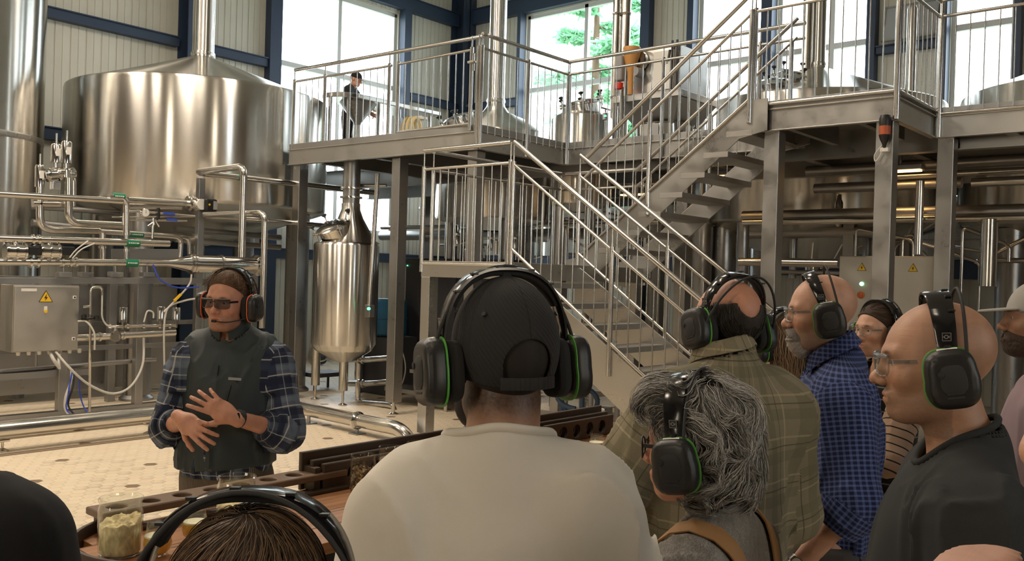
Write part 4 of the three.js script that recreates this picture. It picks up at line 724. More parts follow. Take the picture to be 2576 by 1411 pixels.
// ---------- under the deck ----------
{
  const c0 = onX(1018, 652, 9.3), t = thing('switch_cabinet', 'dark grey switch cabinets standing behind the landing leg', 'cabinet', undefined, V(9.3, 0, 0)), za = onX(1022, 700, 9.3).z, zb = onX(1150, 700, 9.3).z, zc = onX(1195, 700, 9.3).z;
  mesh('body', [slab(0, 0.5, 0.62, 2.02, za, zb, 0.01), slab(0, 0.5, 0.62, 2.02, zb + 0.02, zc + 0.5, 0.01)], M.dark, t);
  mesh('door', slab(-0.02, 0, 0.64, 2.0, za + 0.01, zb - 0.01, 0.004), M.dark, t); mesh('door', slab(-0.02, 0, 0.64, 2.0, zb + 0.03, zc + 0.49, 0.004), M.dark, t);
  for (const z of [za + 0.08, zb + 0.12, zc + 0.3]) mesh('plinth_leg', slab(0.05, 0.45, 0, 0.62, z, z + 0.06), M.dark, t);
  const v = onX(1083, 805, 9.27); for (let i = 0; i < 7; i++) mesh('vent_slat', box(0.012, 0.012, 0.1, -0.026, v.y - 0.09 + i * 0.03, v.z, 0.003), M.frame, t);
  const l = onX(1019, 668, 9.27); mesh('signal_light', lathe([[0, -0.01], [0.014, 0], [0, 0.014]], 10, V(-0.03, l.y, za + 0.05)), std({ color: lin(0.1, 0.8, 0.3), emissive: lin(0.1, 1, 0.4), emissiveIntensity: 4 }), t);
}
{
  const X = 9.9, a = onX(2112, 643, X), b = onX(2372, 645, X), y0 = 0.9, y1 = a.y, zm = onX(2215, 645, X).z, t = thing('control_cabinet', 'wide two-door steel control cabinet with two yellow warning triangles, behind the tour group', 'control cabinet', undefined, V(X, 0, 0));
  mesh('body', slab(0, 0.4, y0, y1, a.z, b.z, 0.008), M.box, t); mesh('door', slab(-0.022, 0, y0 + 0.01, y1 - 0.01, a.z + 0.01, zm - 0.004, 0.004), M.box, t); mesh('door', slab(-0.022, 0, y0 + 0.01, y1 - 0.01, zm + 0.004, b.z - 0.01, 0.004), M.box, t);
  for (const [px, py] of [[2168, 674], [2297, 676]]) { const p = onX(px, py, X - 0.025); warning(t, V(-0.025, p.y, p.z), 0.1, -Math.PI / 2); }
  const g = onX(2167, 714, X - 0.03); mesh('signal_light', turned(lathe([[0, 0], [0.022, 0], [0.02, 0.015], [0, 0.02]], 16), 0, 0, Math.PI / 2, V(-0.022, g.y, g.z)), std({ color: lin(0.2, 0.9, 0.4), emissive: lin(0.2, 1, 0.4), emissiveIntensity: 5 }), t);
  const k = onX(2165, 742, X - 0.03); mesh('stop_button', [turned(lathe([[0, 0], [0.04, 0], [0.04, 0.008], [0.026, 0.012], [0.026, 0.03], [0, 0.036]], 20), 0, 0, Math.PI / 2, V(-0.022, k.y, k.z))], std({ color: lin(0.5, 0.12, 0.02), roughness: 0.5 }), t);
  for (const z of [a.z + 0.1, b.z - 0.1]) mesh('leg', slab(0.05, 0.35, 0, y0, z - 0.04, z + 0.04), M.frame, t);
}
// warning beacon on the deck post
{
  const p = onX(2222, 385, 7.98), t = thing('beacon', 'black and orange warning beacon on the deck post at the stair bay', 'beacon', undefined, V(7.99, 0, p.z + 0.02)), f = (py) => onX(2222, py, 7.95).y;
  mesh('top_horn', lathe([[0.045, f(318)], [0.05, f(300)], [0.04, f(291)], [0, f(290)]], 20, V(-0.05, 0, 0)), M.black, t);
  mesh('orange_lens', lathe([[0.047, f(340)], [0.047, f(318)]], 20, V(-0.05, 0, 0)), M.beaconLens, t);
  mesh('socket', lathe([[0.012, f(372)], [0.02, f(362)], [0.04, f(350)], [0.048, f(340)]], 20, V(-0.05, 0, 0)), M.black, t);
  mesh('junction_box', box(0.05, 0.035, 0.07, -0.03, f(377), 0, 0.004), M.white, t);
  mesh('cord', sweep(curve([V(-0.05, f(366), -0.02), V(-0.05, f(390), -0.08), V(-0.05, f(405), -0.07), V(-0.05, f(390), -0.03), V(-0.05, f(374), -0.02)], 20), 0.006, 6), M.cable, t);
}
// pipes hung under the deck: level runs, amber where the lamps catch them
const und = (label, px0, py0, px1, py1, x, r, mat = M.pipe, group) => { const a = onX(px0, py0, x), b = onX(px1, py1, x); b.y = a.y = (a.y + b.y) / 2; return run(label, [a, b], r, { mat, group, seg: 12 }); };
und('thick level pipe under the deck at right, upper of the close pair', 1870, 542, 2600, 534, 10.6, 0.075, M.frame);
und('amber-lit level pipe under the deck at right, lower of the close pair', 1870, 557, 2600, 549, 10.5, 0.04);
und('level pipe close under the deck plate at right, highest one', 2030, 425, 2600, 405, 10.75, 0.06, M.frame);
und('level pipe second below the deck plate at right', 2250, 440, 2600, 430, 10.6, 0.035);
und('fat amber-lit level pipe ending right of the last square post', 2445, 460, 2600, 452, 10.45, 0.05);
und('level pipe third below the deck plate at right', 2050, 472, 2420, 462, 10.7, 0.06, M.frame);
und('amber-lit level pipe left of the control cabinet, chest high', 1860, 662, 2110, 658, 10.3, 0.05);
und('dark level pipe under the cable tray at right', 1880, 585, 2200, 583, 11.4, 0.08, M.frame);
und('level pipe behind the landing, lit amber from below, highest one', 1060, 488, 1420, 478, 12.0, 0.05);
und('level pipe behind the landing, second from the top', 1060, 520, 1420, 515, 12.3, 0.07, M.frame);
und('long dark level pipe behind the landing at hand height', 960, 592, 1520, 588, 11.6, 0.09, M.frame);
und('thin level pipe behind the landing above the dark one', 960, 570, 1520, 566, 11.2, 0.035);
und('level pipe behind the upper flight just under the deck edge', 1440, 425, 1700, 418, 9.9, 0.045);
und('lower level pipe behind the upper flight', 1420, 560, 1660, 556, 10.8, 0.05);
und('thin level pipe behind the lower balusters', 1430, 470, 1690, 462, 10.4, 0.03);
for (const [px, y0, y1, x, r, m, l] of [[2315, 455, 640, 10.4, 0.045, M.pipe, 'upright amber-lit pipe right of the middle square post'], [2490, 552, 720, 10.5, 0.085, M.pipe, 'fat upright pipe in the far right corner under the deck'], [2000, 490, 700, 11.6, 0.05, M.frame, 'upright grey pipe left of the control cabinet'], [1765, 560, 1000, 11.2, 0.16, M.frame, 'fat upright column pipe behind the balding man'], [1870, 560, 760, 10.8, 0.08, M.frame, 'square-looking upright pipe behind the stair foot'], [1395, 480, 700, 11.0, 0.05, M.frame, 'upright pipe behind the middle of the lower flight'], [1425, 550, 700, 11.5, 0.045, M.pipe, 'upright amber-lit pipe behind the far newel post'], [1250, 560, 640, 11.8, 0.06, M.pipe, 'upright pipe seen through the landing balusters, right one'], [1130, 560, 650, 11.8, 0.05, M.pipe, 'upright pipe seen through the landing balusters, left one'], [1010, 560, 900, 10.6, 0.045, M.pipe, 'upright conduit left of the landing leg']]) {
  const a = onX(px, y0, x), b = onX(px, y1, x); run(l, [V(a.x, a.y, a.z), V(a.x, b.y, a.z)], r, { mat: m });
}
for (let i = 0; i < 26; i++) { // small bent lines and valves among them
  const x = rr(11.2, 13.4), px = rr(1080, 2560), py = rr(570, 700), a = onX(px, py, x), L = rr(0.25, 0.9), s = rnd() < 0.5 ? 1 : -1;
  run('thin bent steel line in the dim pipework under the deck', [a, V(a.x, a.y + rr(-0.1, 0.5), a.z), V(a.x, a.y + rr(0.1, 0.5), a.z + s * L), V(a.x, a.y - rr(0.1, 0.7), a.z + s * L)], rr(0.014, 0.03), { bend: 0.07, seg: 8, group: 'thin lines under the deck' });
}
for (let i = 0; i < 30; i++) { // straight dark lines and hangers
  const x = rr(10.9, 13.2), a = onX(rr(1060, 2560), rr(500, 690), x), up = rnd() < 0.45, L = up ? rr(0.3, 1.0) : rr(0.5, 2.2);
  run('thin straight steel line in the dim pipework under the deck', up ? [a, V(a.x, a.y - L, a.z)] : [a, V(a.x, a.y, a.z + L)], rr(0.01, 0.035), { mat: rnd() < 0.6 ? M.frame : M.pipe, seg: 8, group: 'dark lines under the deck' });
}
for (const [px, py] of [[1235, 600], [1262, 605], [1295, 600], [2110, 530], [1150, 590]]) {
  const p = onX(px, py, 11.0), t = thing('sight_glass', 'small upright steel fitting in the pipework under the deck', 'fitting', 'upright fittings under the deck', p);
  mesh('body', lathe([[0.02, -0.2], [0.05, -0.16], [0.05, 0.1], [0.03, 0.14], [0.03, 0.2]], 16), M.chrome, t); mesh('collar', lathe([[0.05, -0.02], [0.065, -0.01], [0.065, 0.02], [0.05, 0.03]], 16), M.pipe, t);
}
for (const [px, py, x, lab] of [[1990, 545, 12.2, 'hanging white cord loop left of the control cabinet'], [2045, 610, 10.4, 'second hanging cord loop above the control cabinet']]) { const a = onX(px, py, x), p = [a, V(a.x, a.y - 0.3, a.z), V(a.x, a.y - 0.45, a.z + 0.08), V(a.x, a.y - 0.3, a.z + 0.2), V(a.x, a.y - 0.02, a.z + 0.35)]; single('cord', sweep(curve(p, 20), 0.008, 6), M.cable, lab, 'cord'); }
// pump skid beside the small vessel
{
  const p = onY(935, 1000, 0), t = thing('pump_skid', 'pump skid with low steel pipes right of the slim vessel', 'pump', undefined, V(8.55, 0, -9.1));
  mesh('bed', [slab(-0.3, 0.9, 0.16, 0.22, -0.3, 0.9, 0.005), slab(-0.3, 0.9, 0.45, 0.5, 0.2, 0.3, 0.004)], M.frame, t);
  for (const [x, z] of [[-0.25, -0.25], [0.85, -0.25], [-0.25, 0.85], [0.85, 0.85]]) mesh('foot', rod(V(x, 0, z), V(x, 0.17, z), 0.025), M.pipe, t);
  mesh('motor', [turned(lathe([[0, -0.2], [0.11, -0.19], [0.11, 0.12], [0.13, 0.13], [0.13, 0.17], [0, 0.18]], 28), 0, 0, Math.PI / 2, V(0.3, 0.36, 0.5))], M.pipe, t);
  for (const [px, py] of [[900, 905], [900, 965]]) mesh('pipe_branch', [sweep(bent([onX(880, py, 8.1), onX(920, py, 8.1), onX(1000, py - 6, 8.1)].map((v) => v.sub(t.position)), 0.05), 0.04, 16), ring(onX(905, py, 8.1).sub(t.position), V(0, 0, 1), 0.06), ring(onX(915, py, 8.1).sub(t.position), V(0, 0, 1), 0.06)], M.chrome, t);
  mesh('drain_pipe', sweep(bent([onX(900, 960, 7.9), onX(900, 1012, 7.9), onX(965, 1017, 7.9), onX(987, 1020, 7.9), onX(992, 1030, 7.9)].map((v) => v.sub(t.position)), 0.07), 0.035, 16), M.chrome, t);
}
{ const p = onY(880, 935, 0); const t = thing('small_pump', 'small round pump on a dark stand left of the slim vessel', 'pump', undefined, V(8.3, 0, -11)); mesh('housing', [turned(lathe([[0, -0.1], [0.13, -0.1], [0.15, -0.03], [0.15, 0.05], [0, 0.07]], 28), 0, 0, Math.PI / 2, V(0, 0.5, 0))], M.chrome, t); mesh('stand', [slab(-0.15, 0.4, 0.2, 0.26, -0.2, 0.2), rod(V(-0.1, 0, 0.1), V(-0.1, 0.2, 0.1), 0.02), rod(V(0.3, 0, -0.1), V(0.3, 0.2, -0.1), 0.02)], M.dark, t); }
single('drum', lathe([[0, 0.95], [0.24, 0.95], [0.26, 0.98], [0.26, 1.2], [0.27, 1.21], [0.26, 1.22], [0.26, 1.45], [0.2, 1.5], [0, 1.5]], 32, (() => { const q = at(980, 790, 13.4); return V(q.x, -0.1, q.z); })()), M.drum, 'blue plastic drum behind the deck post, left of the switch cabinet', 'drum');
single('drum_stand', (() => { const q = at(980, 790, 13.4); return slab(q.x - 0.3, q.x + 0.3, 0, 0.84, q.z - 0.3, q.z + 0.3, 0.01); })(), M.dark, 'dark stand that carries the blue drum', 'stand');
{ const pts = []; for (let i = 0; i <= 80; i++) { const a = i / 80 * Math.PI * 7; const c = onX(978, 855, 8.9); pts.push(V(c.x + Math.cos(a * 1.1) * 0.04, c.y + Math.sin(a) * 0.07 + 0.05, c.z + Math.cos(a) * 0.18 + i * 0.0008)); } single('cable_coil', sweep(pts, 0.01, 6), M.cable, 'coil of white cable hanging left of the landing leg', 'cable'); }
cab('white cable running down from the coil to the floor', [onX(985, 850, 8.8), onX(1010, 880, 8.8), onX(1020, 930, 8.8), onX(1000, 990, 8.8), onX(985, 1000, 8.8)], 0.01);
{ const p = onX(930, 778, 7.5), t = thing('push_button_box', 'small push-button box with a green light on the deck post by the slim vessel', 'switch', undefined, p); mesh('case', box(0.09, 0.16, 0.1, 0, -0.02, 0, 0.01), M.frame, t); mesh('signal_light', lathe([[0, -0.02], [0.022, -0.01], [0.022, 0.01], [0, 0.02]], 14, V(-0.05, 0.01, 0.04)), std({ color: lin(0.1, 0.9, 0.4), emissive: lin(0.08, 1, 0.35), emissiveIntensity: 4 }), t); mesh('conduit', rod(V(0.02, 0.06, -0.03), V(0.12, 1.75, -0.06), 0.03, 12), M.pipe, t); }
// shelf, bucket and blue hose under the stairs
{
  const a = onX(1365, 985, 7.7), t = thing('wire_shelf', 'low wire shelf under the stairs, behind the shoulder of the man in the black cap', 'shelf'), y = a.y, z0 = a.z - 0.1, z1 = z0 + 0.75, x0 = 7.7, x1 = 8.2;
  for (const x of [x0, x1]) mesh('rim', [rod(V(x, y, z0), V(x, y, z1), 0.006), rod(V(x, y - 0.035, z0), V(x, y - 0.035, z1), 0.006), sweep(Array.from({ length: 25 }, (_, i) => V(x, y - (i % 2) * 0.035, z0 + (z1 - z0) * i / 24)), 0.004, 5)], M.rail, t);
  for (let i = 0; i < 24; i++) mesh('wire', rod(V(x0, y, z0 + (z1 - z0) * i / 23), V(x1, y, z0 + (z1 - z0) * i / 23), 0.003, 5), M.rail, t);
  for (const [x, z] of [[x0, z0 + 0.04], [x1, z0 + 0.04], [x0, z1], [x1, z1]]) mesh('leg', [rod(V(x, 0.03, z), V(x, y + 0.05, z), 0.03, 10), lathe([[0, 0], [0.05, 0], [0.05, 0.01], [0.02, 0.04]], 12, V(x, 0, z))], M.frame, t);
  mesh('lower_rail', [bar(V(x0, 0.3, z0), V(x0, 0.3, z1 + 0.4), 0.03, 0.06), bar(V(x1, 0.3, z0), V(x1, 0.3, z1), 0.03, 0.06)], M.frame, t);
  single('bucket', [lathe([[0, y + 0.007], [0.15, y + 0.007], [0.17, y + 0.3], [0.176, y + 0.3], [0.176, y + 0.28], [0.168, y + 0.28]], 32, V(x0 + 0.22, 0, z0 + 0.28))], M.white, 'white plastic bucket on the wire shelf under the stairs', 'bucket');
  const pts = []; for (let i = 0; i <= 90; i++) { const s = i / 90, A = s * Math.PI * 5.2 + 1; pts.push(V(7.45 + 0.08 * Math.sin(A * 0.7), onX(1440, 1000, 7.45).y + Math.sin(A) * (0.2 + 0.1 * Math.sin(s * 5)), onX(1440, 1000, 7.45).z + Math.cos(A) * (0.2 + 0.04 * Math.cos(s * 9)) + 0.06 * s)); }
  single('hose', sweep(pts, 0.026, 10), M.blueHose, 'coiled dark blue hose hanging under the stairs beside the white bucket', 'hose');
  const r = onX(1455, 985, 7.9); single('spray_bottle', [lathe([[0, 0], [0.04, 0], [0.042, 0.12], [0.02, 0.15], [0.02, 0.19], [0, 0.19]], 18, V(r.x, y + 0.007, r.z)), box(0.03, 0.035, 0.11, r.x, y + 0.2, r.z + 0.02, 0.01)], M.red, 'red bottle with a spray head on the wire shelf under the stairs', 'bottle');
}
// lamps under the deck, amber
for (const [x, z, p] of [[10.4, -3.3, 3.2], [11.6, -7.6, 3], [12.6, -10.6, 2], [11.4, 0.3, 4], [10.0, -5.4, 1.2]]) {
  const t = thing('under_deck_lamp', 'amber lamp fixed under the deck plate', 'lamp', 'amber lamps under the deck', V(x, DK - 0.36, z)), c = lin(1, 0.55, 0.2);
  mesh('lamp_body', [box(0.16, 0.06, 0.5, 0, 0.05, 0, 0.01), rod(V(0, 0.06, 0), V(0, 0.34, 0), 0.02)], M.frame, t); mesh('lamp_tube', box(0.12, 0.02, 0.44, 0, 0.012, 0, 0.005), std({ color: lin(0.8, 0.7, 0.5), emissive: c, emissiveIntensity: 5 }), t);
  const l = new THREE.RectAreaLight(c, p * 4, 0.12, 0.44); l.rotation.x = -Math.PI / 2; l.position.set(0, -0.004, 0); t.add(l);
}

// ---------- figures: fields joined with a smooth minimum, meshed on a grid ----------
const smin = (a, b, k) => { if (k <= 0) return Math.min(a, b); const h = Math.max(k - Math.abs(a - b), 0) / k; return Math.min(a, b) - h * h * k * 0.25; };
const smax = (a, b, k) => -smin(-a, -b, k);
function cap3(a, b, ra, rb = ra) { const bx = b[0] - a[0], by = b[1] - a[1], bz = b[2] - a[2], q = 1 / (bx * bx + by * by + bz * bz + 1e-12); return (x, y, z) => { const px = x - a[0], py = y - a[1], pz = z - a[2]; let h = (px * bx + py * by + pz * bz) * q; h = h < 0 ? 0 : h > 1 ? 1 : h; const dx = px - h * bx, dy = py - h * by, dz = pz - h * bz; return Math.sqrt(dx * dx + dy * dy + dz * dz) - ra - (rb - ra) * h; }; }
function ell(c, r) { return (x, y, z) => { const px = (x - c[0]) / r[0], py = (y - c[1]) / r[1], pz = (z - c[2]) / r[2], k0 = Math.sqrt(px * px + py * py + pz * pz), qx = px / r[0], qy = py / r[1], qz = pz / r[2], k1 = Math.sqrt(qx * qx + qy * qy + qz * qz); return k1 < 1e-9 ? -Math.min(...r) : k0 * (k0 - 1) / k1; }; }
const union = (list) => { const n = list.length; return (x, y, z) => { let d = 1e3; for (let i = 0; i < n; i++) d = smin(d, list[i][0](x, y, z), list[i][1]); return d; }; };
const n3 = (x, y, z, s = 0) => { const xi = Math.floor(x), yi = Math.floor(y), zi = Math.floor(z), fx = x - xi, fy = y - yi, fz = z - zi, u = fx * fx * (3 - 2 * fx), v = fy * fy * (3 - 2 * fy), w = fz * fz * (3 - 2 * fz); const h = (a, b, c) => hash(xi + a + 57 * (zi + c), yi + b + 113 * (zi + c), s); const L = (a, b, t) => a + (b - a) * t; return L(L(L(h(0, 0, 0), h(1, 0, 0), u), L(h(0, 1, 0), h(1, 1, 0), u), v), L(L(h(0, 0, 1), h(1, 0, 1), u), L(h(0, 1, 1), h(1, 1, 1), u), v), w); };
function meshField(f, lo, hi, cell) {                                                // surface nets; f is close to a distance
  const nx = Math.ceil((hi[0] - lo[0]) / cell) + 2, ny = Math.ceil((hi[1] - lo[1]) / cell) + 2, nz = Math.ceil((hi[2] - lo[2]) / cell) + 2, v = new Float32Array(nx * ny * nz), B = 4, half = B * cell * 0.87 * 1.35 + 0.004;
  for (let k0 = 0; k0 < nz; k0 += B) for (let j0 = 0; j0 < ny; j0 += B) for (let i0 = 0; i0 < nx; i0 += B) {
    const c = f(lo[0] + (i0 + 1.5) * cell, lo[1] + (j0 + 1.5) * cell, lo[2] + (k0 + 1.5) * cell), skip = Math.abs(c) > half;
    for (let k = k0; k < Math.min(k0 + B, nz); k++) for (let j = j0; j < Math.min(j0 + B, ny); j++) for (let i = i0; i < Math.min(i0 + B, nx); i++) v[i + nx * (j + ny * k)] = skip ? c : f(lo[0] + i * cell, lo[1] + j * cell, lo[2] + k * cell);
  }
  const id = new Int32Array(nx * ny * nz).fill(-1), pos = [], idx = [];
  for (let k = 0; k < nz - 1; k++) for (let j = 0; j < ny - 1; j++) for (let i = 0; i < nx - 1; i++) {
    const o = i + nx * (j + ny * k); let m = 0; const g = [];
    for (let c = 0; c < 8; c++) { const q = v[o + (c & 1) + nx * (((c >> 1) & 1) + ny * (c >> 2))]; g.push(q); if (q < 0) m |= 1 << c; }
    if (m === 0 || m === 255) continue;
    let sx = 0, sy = 0, sz = 0, n = 0;
    for (let a = 0; a < 8; a++) for (const bit of [1, 2, 4]) if (!(a & bit)) { const b = a | bit; if ((g[a] < 0) !== (g[b] < 0)) { const t = g[a] / (g[a] - g[b]); sx += (a & 1) + (bit === 1 ? t : 0); sy += ((a >> 1) & 1) + (bit === 2 ? t : 0); sz += (a >> 2) + (bit === 4 ? t : 0); n++; } }
    const x = lo[0] + (i + sx / n) * cell, y = lo[1] + (j + sy / n) * cell, z = lo[2] + (k + sz / n) * cell;
    id[o] = pos.length / 3; pos.push(x, y, z);
  }
  const quad = (a, b, c, d, flip) => { if (a < 0 || b < 0 || c < 0 || d < 0) return; flip ? idx.push(a, c, b, a, d, c) : idx.push(a, b, c, a, c, d); };
  for (let k = 1; k < nz - 1; k++) for (let j = 1; j < ny - 1; j++) for (let i = 1; i < nx - 1; i++) {
    const o = i + nx * (j + ny * k), s = v[o] < 0;
    if (s !== v[o + 1] < 0) quad(id[o - nx - nx * ny], id[o - nx * ny], id[o], id[o - nx], !s);
    if (s !== v[o + nx] < 0) quad(id[o - 1 - nx * ny], id[o - nx * ny], id[o], id[o - 1], s);
    if (s !== v[o + nx * ny] < 0) quad(id[o - 1 - nx], id[o - nx], id[o], id[o - 1], !s);
  }
  const geo = new THREE.BufferGeometry(); geo.setAttribute('position', new THREE.Float32BufferAttribute(pos, 3)); geo.setIndex(idx); geo.computeVertexNormals(); return geo;
}
function paint(g, f) { const p = g.attributes.position, c = new Float32Array(p.count * 3); for (let i = 0; i < p.count; i++) { const q = f(p.getX(i), p.getY(i), p.getZ(i)); c.set(q, i * 3); } g.setAttribute('color', new THREE.BufferAttribute(c, 3)); return g; }
function uvPlanar(g, s = 1) { const p = g.attributes.position, uv = new Float32Array(p.count * 2); for (let i = 0; i < p.count; i++) { uv[i * 2] = (p.getX(i) + p.getZ(i) * 0.7) * s; uv[i * 2 + 1] = p.getY(i) * s; } g.setAttribute('uv', new THREE.BufferAttribute(uv, 2)); return g; }
function uvBones(g, bones) {                                                         // cloth coordinates in metres: round and along the nearest limb
  g = g.toNonIndexed(); const p = g.attributes.position, uv = new Float32Array(p.count * 2), c = V(0, 0, 0), q = V(0, 0, 0);
  for (const b of bones) { b.d = b.b.clone().sub(b.a); b.L = b.d.length(); b.d.normalize(); b.e = V(0, 0, 1).addScaledVector(b.d, -b.d.z); if (b.e.lengthSq() < 0.05) b.e.set(1, 0, 0).addScaledVector(b.d, -b.d.x); b.e.normalize(); b.f = b.d.clone().cross(b.e); }
  for (let i = 0; i < p.count; i += 3) {
    c.set(0, 0, 0); for (let k = 0; k < 3; k++) c.add(q.fromBufferAttribute(p, i + k)); c.multiplyScalar(1 / 3);
    let best = bones[0], bd = 1e9; for (const b of bones) { q.copy(c).sub(b.a); const t = Math.max(0, Math.min(b.L, q.dot(b.d))), d = q.addScaledVector(b.d, -t).length() / b.w; if (d < bd) { bd = d; best = b; } }
    let first;
    for (let k = 0; k < 3; k++) { q.fromBufferAttribute(p, i + k).sub(best.a); const t = q.dot(best.d); let th = Math.atan2(q.dot(best.f), -q.dot(best.e)); if (k === 0) first = th; else if (th - first > Math.PI) th -= 2 * Math.PI; else if (first - th > Math.PI) th += 2 * Math.PI; uv[(i + k) * 2] = th * best.R; uv[(i + k) * 2 + 1] = t; }
  }
  g.setAttribute('uv', new THREE.BufferAttribute(uv, 2)); return g;
}
const skinMat = phys({ color: lin(1, 1, 1), vertexColors: true, roughness: 0.5, bumpMap: T.skin, bumpScale: 0.0004, sheen: 0.15 });
const cloth = (o) => phys({ roughness: 0.95, bumpMap: T.weave, bumpScale: 0.0006, sheen: 0.2, sheenRoughness: 0.8, ...o });
const TONES = { fair: [0.5, 0.275, 0.185], ruddy: [0.5, 0.235, 0.15], tan: [0.42, 0.225, 0.14] };
// the head, in its own frame: eyes at height 0, looking along +z
function headField(o = {}) {
  const j = o.jaw ?? 1, nz = o.nose ?? 1, fl = o.face ?? 1;
  const add = [[ell([0, 0.03, -0.014], [0.077, 0.091, 0.101]), 0], [ell([0, -0.018, 0.03], [0.064, 0.085, 0.062]), 0.04], [ell([0, -0.078 * fl, 0.028], [0.052 * j, 0.044, 0.058]), 0.03], [ell([0, -0.104 * fl, 0.072], [0.022 * j, 0.018, 0.02]), 0.028]];
  for (const s of [-1, 1]) add.push([ell([s * 0.044, -0.03, 0.062], [0.022, 0.02, 0.02]), 0.022], [cap3([s * 0.05, -0.085, -0.005], [s * 0.03, -0.103, 0.055], 0.014 * j), 0.03], [cap3([s * 0.01, 0.019, 0.088], [s * 0.043, 0.02, 0.074], 0.0095), 0.016]);
  add.push([cap3([0, 0.008, 0.086], [0, -0.03, 0.098 + 0.012 * nz], 0.0085, 0.0115), 0.014], [ell([0, -0.036, 0.102 + 0.011 * nz], [0.0135, 0.0115, 0.013]), 0.008]);
  for (const s of [-1, 1]) add.push([ell([s * 0.0125, -0.041, 0.096 + 0.006 * nz], [0.0085, 0.008, 0.011]), 0.006]);
  const lips = [[ell([0, -0.0665, 0.0905], [0.025, 0.0062, 0.011]), 0.006], [ell([0, -0.0785, 0.0885], [0.022, 0.0075, 0.0115]), 0.006], [ell([0, -0.072, 0.078], [0.034, 0.022, 0.018]), 0.014]];
  const ears = []; for (const s of [-1, 1]) ears.push([ell([s * 0.08, -0.012, -0.018], [0.009, 0.032, 0.019]), 0.008], [ell([s * 0.077, -0.036, -0.008], [0.008, 0.013, 0.011]), 0.008]);
  const base = union([...add, ...lips, ...ears]);
  const sock = [-1, 1].map((s) => ell([s * 0.032, 0.0, 0.101], [0.0195, 0.0125, 0.018])), ball = [-1, 1].map((s) => ell([s * 0.031, -0.001, 0.073], [0.0132, 0.0132, 0.0132])), nost = [-1, 1].map((s) => ell([s * 0.007, -0.0455, 0.104 + 0.006 * nz], [0.0035, 0.004, 0.005])), mouth = ell([0, -0.0725, 0.106], [0.026, 0.0018, 0.012]);
  const lid = o.closed ? -0.02 : 0.0048;
  return (x, y, z) => {
    const far = Math.sqrt(x * x + (y + 0.01) * (y + 0.01) + z * z) - 0.15; if (far > 0.035) return far;
    let d = base(x, y, z);
    if (z > 0.05) {
      for (let i = 0; i < 2; i++) d = smax(d, -sock[i](x, y, z), 0.012);
      for (let i = 0; i < 2; i++) { const e = ball[i](x, y, z); d = smin(d, Math.max(e, Math.min(lid - y, 1), -(z - 0.06)), 0.004); d = smin(d, Math.max(e, y + 0.0082), 0.004); }
      for (let i = 0; i < 2; i++) d = smax(d, -nost[i](x, y, z), 0.003);
      d = smax(d, -mouth(x, y, z), 0.003);
    }
    return d;
  };
}
// a hand: wrist at the origin, fingers along -y, palm faces +z, thumb on the +x side; curl per finger in radians
function handField(o = {}) {
  const curl = o.curl ?? [0.5, 0.55, 0.6, 0.7], spread = o.spread ?? 1, th = o.thumb ?? 0.5, list = [[ell([0, -0.045, 0], [0.04, 0.05, 0.0155]), 0], [cap3([0, 0.03, 0], [0, -0.015, 0], 0.026, 0.026), 0.03], [ell([0.024, -0.032, 0.008], [0.016, 0.03, 0.015]), 0.014]];
  const L = [[0.039, 0.024, 0.018], [0.043, 0.027, 0.019], [0.04, 0.025, 0.018], [0.031, 0.019, 0.016]];
  for (let i = 0; i < 4; i++) {
    let p = [0.029 - i * 0.0195, -0.084 + (i === 3 ? 0.01 : i === 0 ? 0.003 : 0), 0], a = curl[i] * 0.6, sx = (1.3 - i) * 0.09 * spread, r = i === 3 ? 0.0082 : 0.0094;
    for (let k = 0; k < 3; k++) { const q = [p[0] + Math.sin(sx) * L[i][k], p[1] - Math.cos(a) * L[i][k], p[2] + Math.sin(a) * L[i][k]]; list.push([cap3(p, q, r, r * 0.92), k ? 0.002 : 0.01]); p = q; a += curl[i]; r *= 0.92; }
  }
  let p = [0.03, -0.02, 0.008], dir = [Math.cos(0.9 - th * 0.5), -Math.sin(0.9 - th * 0.4), 0.25 + th * 0.5]; const l0 = Math.hypot(...dir);
  for (const [l, r] of [[0.036, 0.0125], [0.03, 0.0105], [0.024, 0.0095]]) { const q = p.map((c, i) => c + dir[i] / l0 * l); list.push([cap3(p, q, r, r * 0.92), 0.006]); p = q; dir = [dir[0] * 0.75, dir[1] - 0.12, dir[2]]; }
  return union(list);
}
const handGeo = {};
function hand(o, mirror) { const k = JSON.stringify([o, mirror]); if (!handGeo[k]) { const f = handField(o), g = meshField((x, y, z) => f(mirror ? -x : x, y, z), [-0.14, -0.22, -0.07], [0.14, 0.05, 0.17], o.cell ?? 0.0035); handGeo[k] = g; } return handGeo[k].clone(); }
